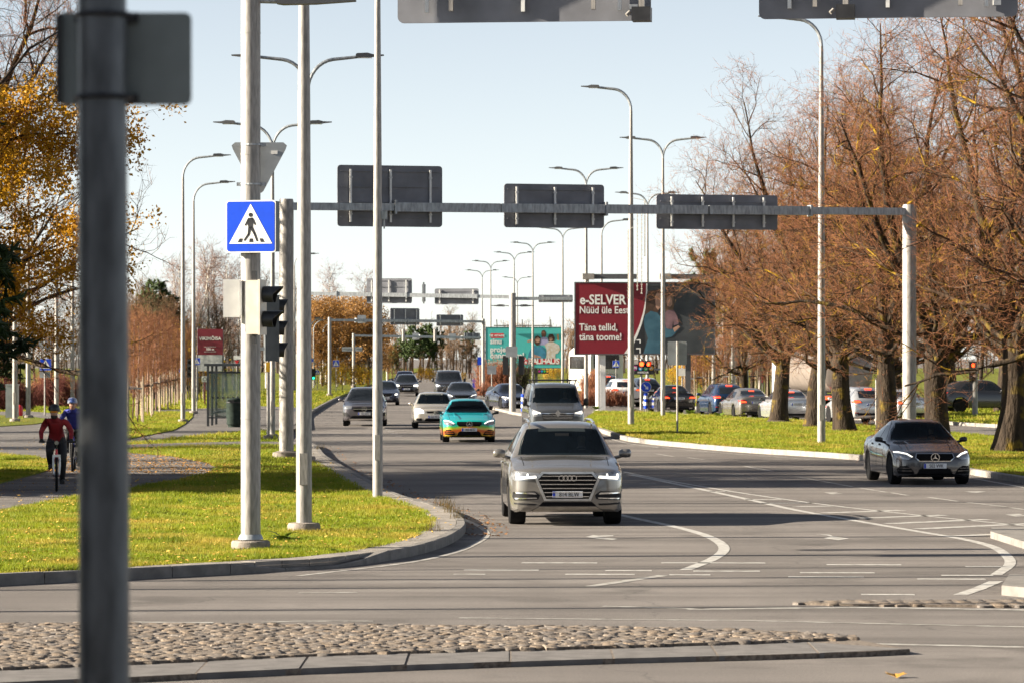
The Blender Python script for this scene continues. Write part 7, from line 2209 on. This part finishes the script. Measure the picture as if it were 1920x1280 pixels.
# saplings with stakes
STAKE = mat('stake_wood', (.33, .26, .19), .85, var=.2, stretch=(1, 1, .2), scale=8)
def staked(px_, s_, label, top, group):
    root = thing('staked_sapling', label, 'sapling', place(px_, s_, .12), brg.uniform(0, 6.28), group)
    hgt = (YH - top) / s_ + H - .1; sc = hgt / 6.2
    for nm, me in BG['slim'][0]:
        o = bpy.data.objects.new(nm, me); COL.objects.link(o); o.parent = root; o.scale = (sc * 1.1, sc * 1.1, sc)
    for k in range(3):
        a = 2.09 * k
        MB().tube([(.42 * math.cos(a), .42 * math.sin(a), 0), (.40 * math.cos(a), .40 * math.sin(a), 1.75 + .1 * k)], .035, 7).build('stake', STAKE, root)
    MB().lathe([(.40, 1.42), (.42, 1.42), (.42, 1.5), (.40, 1.5)], n=3, closed=True).build('tie_band', BLACK, root)
for i, (px_, s_, tp) in enumerate([(249, 43, 590), (258, 45, 600), (268, 41, 585), (277, 40, 600), (285, 38, 590), (292, 37, 605), (300, 36, 585), (308, 34, 600), (315, 33, 610), (322, 32, 600), (330, 31, 615), (336, 30, 610), (346, 29, 615), (354, 28, 620), (376, 29, 625)]):
    staked(px_, s_, ['sapling tied to stakes, closest to the blurred pole', 'sapling tied to stakes with the nearest foot'][i] if i < 2 else 'sapling tied to three wooden stakes, %s in the row along the lawn' % ORD[i], tp, 'staked saplings in the lawn' if i > 1 else 'nearest staked saplings')
for i, (px_, s_, tp) in enumerate([(1286, 30, 640), (1296, 31, 650), (1307, 30, 640), (1318, 29, 635), (1330, 30, 640), (1345, 29, 630), (1362, 28, 625), (1392, 28, 620), (1408, 28, 620), (1424, 27, 620), (1440, 27, 625), (1452, 27, 620), (1512, 28, 620)]):
    staked(px_, s_, 'sapling tied to stakes, %s in the row across the opposite road' % ORD[i], tp, 'staked saplings across the opposite road')

# ---- broad-leaved weeds
WEED = leafmat('dock_leaf', (.09, .15, .015), (.16, .22, .03), .3)
def weed(label, px_, py_, size, n=14):
    root = thing('weed_plant', label, 'weed', (*G(px_, py_), .12), 0, 'broad-leaved weeds')
    rg = random.Random(int(px_))
    for k in range(n):
        a = rg.uniform(0, 6.28); L = size * rg.uniform(.6, 1.1); w = L * .22; el = rg.uniform(.25, 1.2)
        pts = []
        for t in (0, .25, .5, .75, 1.0):
            r_ = L * t * math.cos(el * (1 - .5 * t)); z = L * (math.sin(el) * t - .55 * t * t * math.sin(el))
            ww = w * math.sin(math.pi * min(1, t * .9 + .08)) 
            for sg in (-1, 0, 1):
                pts.append((r_ * math.cos(a) - sg * ww * math.sin(a), r_ * math.sin(a) + sg * ww * math.cos(a), z + (.02 * L if sg else 0)))
        fs = [(i * 3 + j, i * 3 + j + 1, i * 3 + j + 4, i * 3 + j + 3) for i in range(4) for j in range(2)]
        MB().add(pts, fs).build('leaf', WEED, root, 60)
weed('dock plant at the foot of the tall lamp pole', 531, 1028, .34, 18)
weed('smaller dock plant on the lawn between the two near poles', 526, 966, .22, 12)
weed('tuft of weeds at the lowered kerb by the corner', 625, 1052, .16, 14)
weed('dark weed on the lawn near the blurred pole', 340, 956, .22, 9)
for i, (px_, py_) in enumerate([(1118, 772), (1185, 778), (1262, 781), (1295, 781), (1349, 786), (905, 776)]):
    weed(['weed behind the silver SUV roof on the median', 'weed by the striped bollard on the median', 'weed beside the twin-arm lamp foot', 'weed below the black saloon', 'weed below the navy SUV', 'weed by the far refuge'][i], px_, py_, .5, 10)
# dry stalks on the corner kerb
DRY = mat('dry_grass', (.34, .26, .11), .8, var=.25)
for i, (px_, py_) in enumerate([(836, 968), (845, 974), (856, 986), (824, 962), (700, 940), (600, 850), (812, 1010)]):
    root = thing('grass_tuft', ['tuft of dry grass on the corner kerb by the lamp', 'second dry tuft on the corner kerb', 'bushy dry tuft at the kerb tip', 'thin dry tuft beside the paver strip', 'dry tuft at the foot of the slim lamp pole', 'dry tuft at the far kerb bend', 'dry tuft on the front of the corner kerb'][i], 'grass tuft', (*G(px_, py_), .13), 0, 'dry tufts on the kerb')
    rg = random.Random(i); mb = MB()
    for k in range(26):
        a = rg.uniform(0, 6.28); L = rg.uniform(.08, .26) if i < 4 else rg.uniform(.08, .2); le = rg.uniform(.05, .5)
        b = (rg.uniform(-.12, .12), rg.uniform(-.12, .12), 0)
        mb.tube([b, (b[0] + math.cos(a) * L * le * .4, b[1] + math.sin(a) * L * le * .4, L * .6), (b[0] + math.cos(a) * L * le, b[1] + math.sin(a) * L * le, L)], [.004, .003, .001], 3, caps=False)
    tag(mb.build('stalks', DRY, root), kind='stuff')
# single leaf on the road in front
lf = MB()
sh_ = [(0, -.09), (.05, -.03), (.10, -.02), (.07, .03), (.09, .08), (.03, .06), (0, .11), (-.03, .06), (-.09, .08), (-.07, .03), (-.10, -.02), (-.05, -.03)]
lf.add([(x, y, .02 + .25 * abs(x) + .1 * y) for x, y in sh_] + [(0, 0, .012)] , [(i, (i + 1) % 12, 12) for i in range(12)])
lo = lf.build('fallen_leaf', mat('golden_leaf', (.36, .19, .025), .7, var=.2), loc=(*G(1680, 1270), .0)); tag(lo, 'curled golden maple leaf lying on the asphalt in front', 'leaf')
sol = lo.modifiers.new('thickness', 'SOLIDIFY'); sol.thickness = .002
# ------------------------------------------------------------------ people on bicycles
REDJ = mat('red_jersey', (.22, .006, .012), .75, var=.15)
BLUJ = mat('blue_jacket', (.03, .04, .28), .7, var=.2)
TIGHT = mat('black_tights', (.008, .008, .010), .7, var=.2)
HELM = mat('black_helmet', (.012, .012, .014), .35)
HELW = mat('white_blue_helmet', (.65, .66, .68), .35, scale=9, col2=(.08, .14, .4))
ORL = mat('orange_lens', (.7, .25, .02), .1, .4)
SHOE = mat('dark_shoe', (.02, .02, .022), .6)
def bicycle(label, loc, rz, frame, fork, lean=0.0):
    b = thing('bicycle', label, 'bicycle', loc, rz, 'bicycles on the cycle path')
    for y, nm in ((-.54, 'wheel'), (.52, 'wheel')):
        e = bpy.data.objects.new(nm, None); COL.objects.link(e); e.parent = b; e.location = (0, y, .35)
        ty = MB(); n = 28; k = 8
        vs = [((.028 * math.sin(2 * math.pi * j / k)), (.325 + .028 * math.cos(2 * math.pi * j / k)) * math.cos(2 * math.pi * i / n), (.325 + .028 * math.cos(2 * math.pi * j / k)) * math.sin(2 * math.pi * i / n)) for i in range(n) for j in range(k)]
        ty.add(vs, [(i * k + j, i * k + (j + 1) % k, ((i + 1) % n) * k + (j + 1) % k, ((i + 1) % n) * k + j) for i in range(n) for j in range(k)])
        ty.build('tyre', TYRE, e, 60)
        MB().lathe([(.285, -.012), (.302, -.012), (.302, .012), (.285, .012)], n=28, axis='x', closed=True).build('rim', RIMD, e)
        MB().lathe([(.03, -.05), (.03, .05)], n=10, axis='x').build('hub', RIMM, e)
        sp = MB()
        for i in range(14):
            a = 2 * math.pi * i / 14
            sp.tube([(.03 * (-1) ** i, 0, 0), (0, .29 * math.cos(a), .29 * math.sin(a))], .0025, 3)
        tag(sp.build('spokes', RIMM, e), kind='stuff')
    f = MB()
    bb = (0, .08, .30); hd = (0, -.36, .86); hl = (0, -.39, .72); stp = (0, .24, .82)
    for a, c_, r_ in ((hl, bb, .022), (hd, stp, .018), (bb, stp, .018), (hd, hl, .024)): f.tube([a, c_], r_, 8)
    for sg in (-1, 1): f.tube([(sg * .05, .08, .30), (sg * .065, .52, .35)], .011, 6).tube([(sg * .02, .22, .78), (sg * .065, .52, .35)], .009, 6)
    f.build('frame', frame, b, 40)
    fk = MB()
    for sg in (-1, 1): fk.tube([(sg * .06, -.40, .72), (sg * .065, -.45, .55), (sg * .055, -.54, .35)], [.024, .024, .016], 8)
    fk.box((0, -.40, .73), (.17, .06, .05)); fk.build('fork', fork, b, 40)
    MB().tube([(-.34, -.30, 1.02), (-.2, -.36, 1.02), (0, -.38, 1.0), (.2, -.36, 1.02), (.34, -.30, 1.02)], .013, 8).tube([(0, -.36, .86), (0, -.38, 1.0)], .018, 8).build('handlebar', BLACK, b, 40)
    for sg in (-1, 1): MB().tube([(sg * .26, -.33, 1.02), (sg * .36, -.29, 1.02)], .018, 8).build('grip', BLACK, b, 40)
    MB().lathe([(.045, -.05), (.045, .02), (.02, .04)], c=(0, -.44, 1.0), n=10, axis='y').build('front_lamp', HLAMP, b)
    MB().box((0, .30, .96), (.15, .26, .05)).tube([(0, .24, .82), (0, .27, .95)], .015, 8).build('saddle', BLACK, b)
    MB().lathe([(.10, -.055), (.10, -.045)], c=(.0, .08, .30), n=18, axis='x').build('chainring', RIMD, b)
    for sg, z in ((1, -.16), (-1, .16)):
        MB().tube([(sg * .07, .08, .30), (sg * .08, .08 - .02, .30 + z)], .010, 6).box((sg * .13, .06, .30 + z), (.10, .09, .02)).build('pedal', BLACK, b)
    return b
def rider(label, loc, rz, top, helmet, lens, headx=0.0, beard=False, upz=0.0):
    root = thing('person', label, 'person', loc, rz, 'people riding bicycles')
    hx = headx
    J = [((0, .26, 1.02), (.16, .12)), ((0, .14, 1.18), (.155, .11)), ((hx * .4, -.02, 1.38), (.175, .115)), ((hx * .6, -.09, 1.46), (.13, .09)), ((hx * .8, -.13, 1.50), .065), ((hx, -.17, 1.56), (.075, .085)), ((hx, -.18, 1.63), (.080, .095)), ((hx, -.17, 1.70), (.062, .075)),
         ((.20, -.03, 1.43), .075), ((.31, -.08, 1.22), .055), ((.30, -.27, 1.06), .040), ((.30, -.30, 1.04), .035),
         ((-.20, -.03, 1.43), .075), ((-.32, -.08, 1.22), .055), ((-.31, -.27, 1.06), .040), ((-.31, -.30, 1.04), .035),
         ((.11, .24, .98), .125), ((.13, -.06, .66), .088), ((.125, .06, .38), .07), ((.125, .12, .20), .046), ((.13, .0, .165), .035),
         ((-.11, .24, .98), .125), ((-.14, -.16, .84), .09), ((-.135, .06, .62), .07), ((-.13, .13, .53), .046), ((-.13, .02, .485), .035)]
    E = [(0, 1), (1, 2), (2, 3), (3, 4), (4, 5), (5, 6), (6, 7), (2, 8), (8, 9), (9, 10), (10, 11), (2, 12), (12, 13), (13, 14), (14, 15), (0, 16), (16, 17), (17, 18), (18, 19), (19, 20), (0, 21), (21, 22), (22, 23), (23, 24), (24, 25)]
    HD = -.07
    mm_ = {5: SKINP, 6: SKINP, 7: SKINP, 10: top, 11: TIGHT, 14: top, 15: TIGHT}
    for k in range(16, 26): mm_[k] = TIGHT
    for k in (0,): mm_[k] = TIGHT
    skin_body('body', J, E, top, root, mm_, 2)
    c = (hx, -.165, 1.755 + HD)
    MB().lathe([(.118, -.03), (.122, .0), (.112, .05), (.085, .09), (.04, .11), (.01, .115)], c=c, n=18).box((hx, -.27, 1.745 + HD), (.15, .06, .02)).build('helmet', helmet, root, 50)
    for sg in (-1, 1): MB().tube([(hx + sg * .085, -.15, 1.66), (hx + sg * .05, -.17, 1.53)], .006, 4).build('strap', BLACK, root)
    if lens: MB().box((hx, -.268, 1.705 + HD), (.125, .02, .03)).box((hx + .07, -.21, 1.71 + HD), (.01, .1, .015)).box((hx - .07, -.21, 1.71 + HD), (.01, .1, .015)).build('sunglasses', lens, root)
    else:
        for sg in (-1, 1): MB().box((hx + sg * .035, -.264, 1.70 + HD), (.025, .012, .012)).build('eye', BLACK, root)
    MB().add([(hx, -.29, 1.60), (hx - .018, -.255, 1.59), (hx + .018, -.255, 1.59), (hx, -.255, 1.63)], [(0, 1, 2), (0, 2, 3), (0, 3, 1), (1, 3, 2)]).build('nose', SKINP, root)
    MB().box((hx, -.255, 1.56), (.05, .012, .010)).build('mouth', mat('lip', (.3, .1, .09), .6), root)
    if beard: MB().lathe([(.04, -.05), (.068, -.02), (.072, .02)], c=(hx, -.195, 1.54), n=14).build('beard', HAIRD, root, 60)
    for sg in (-1, 1):
        h = MB()
        for k, L in enumerate((.07, .078, .074, .06)):
            x = sg * (.275 + .022 * k); p = Vector((x, -.315, 1.045))
            h.tube([p, p + Vector((0, -.03, -.005)), p + Vector((0, -.035, -.035)), p + Vector((0, -.008, -.048))], [.011, .011, .010, .008], 6)
        h.tube([(sg * .26, -.30, 1.04), (sg * .245, -.325, 1.02), (sg * .25, -.33, .995)], [.012, .011, .009], 6)
        h.tube([(sg * .31, -.27, 1.055), (sg * .308, -.325, 1.045)], [.036, .04], 8)
        h.build('gloved_hand', BLACK, root, 60)
        z = .30 + (-.16 if sg > 0 else .16)
        MB().lathe([(.038, -.13), (.048, -.06), (.045, .04), (.036, .09)], c=(sg * .13, .05, z + .045), n=10, axis='y').build('shoe', SHOE, root, 50)
    return root
def G3(px, py, z): x, y = G(px, py); return (x, y, z)
c1 = G3(106, 930, .125)
bicycle('mountain bike with white fork under the rider in red', c1, R(7), SRED, WHITE)
rider('cyclist in red jersey, black tights and dark helmet riding towards the crossing', c1, R(7), REDJ, HELM, ORL, -.05, True)
c2 = G3(138, 893, .125)
bicycle('bicycle of the rider in blue, half hidden by the blurred pole', c2, R(4), BLUJ, BLACK)
rider('cyclist in blue jacket and pale helmet half hidden behind the blurred pole', c2, R(4), BLUJ, HELW, None, -.02)

# walker in a pink coat across the opposite road
pk = thing('person', 'tiny walker in a bright pink coat across the opposite road', 'person', place(1428, 25, .1), 0)
PINK = mat('pink_coat', (.62, .02, .12), .8)
J = [((0, 0, .95), .15), ((0, 0, 1.2), .17), ((0, 0, 1.4), .16), ((0, 0, 1.5), .06), ((0, 0, 1.6), .09), ((0, 0, 1.68), .08), ((.2, 0, 1.38), .07), ((.26, .02, 1.1), .06), ((.25, -.08, .88), .045), ((-.2, 0, 1.38), .07), ((-.26, .02, 1.1), .06), ((-.25, -.08, .88), .045), ((.1, 0, .85), .1), ((.11, -.1, .45), .07), ((.11, -.12, .05), .05), ((-.1, 0, .85), .1), ((-.11, .1, .45), .07), ((-.11, .22, .08), .05)]
E = [(0, 1), (1, 2), (2, 3), (3, 4), (4, 5), (2, 6), (6, 7), (7, 8), (2, 9), (9, 10), (10, 11), (0, 12), (12, 13), (13, 14), (0, 15), (15, 16), (16, 17)]
skin_body('body', J, E, PINK, pk, {**{k: SKINP for k in (3, 4, 5, 8, 11)}, **{k: TIGHT for k in range(12, 18)}})
MB().lathe([(.09, -.1), (.105, 0), (.08, .06), (.02, .09)], c=(0, .015, 1.68), n=14).build('hair', HAIRD, pk, 60)

# small cabinet and red hydrant-like bin beyond the cycle path
cb = MB().box((0, 0, .75), (.55, .4, 1.5)).box((0, 0, 1.53), (.6, .45, .06)).build('utility_cabinet', GREYB, loc=place(23, 41.5, .1)); tag(cb, 'grey utility cabinet beside the lamp pole at the picture edge', 'cabinet')
rb_ = MB().lathe([(.13, 0), (.15, .1), (.15, .4), (.11, .5), (.03, .54)], n=14).build('bollard', SRED, loc=place(37, 40, .1), smooth=50); tag(rb_, 'short red bollard between the lamp poles', 'bollard')
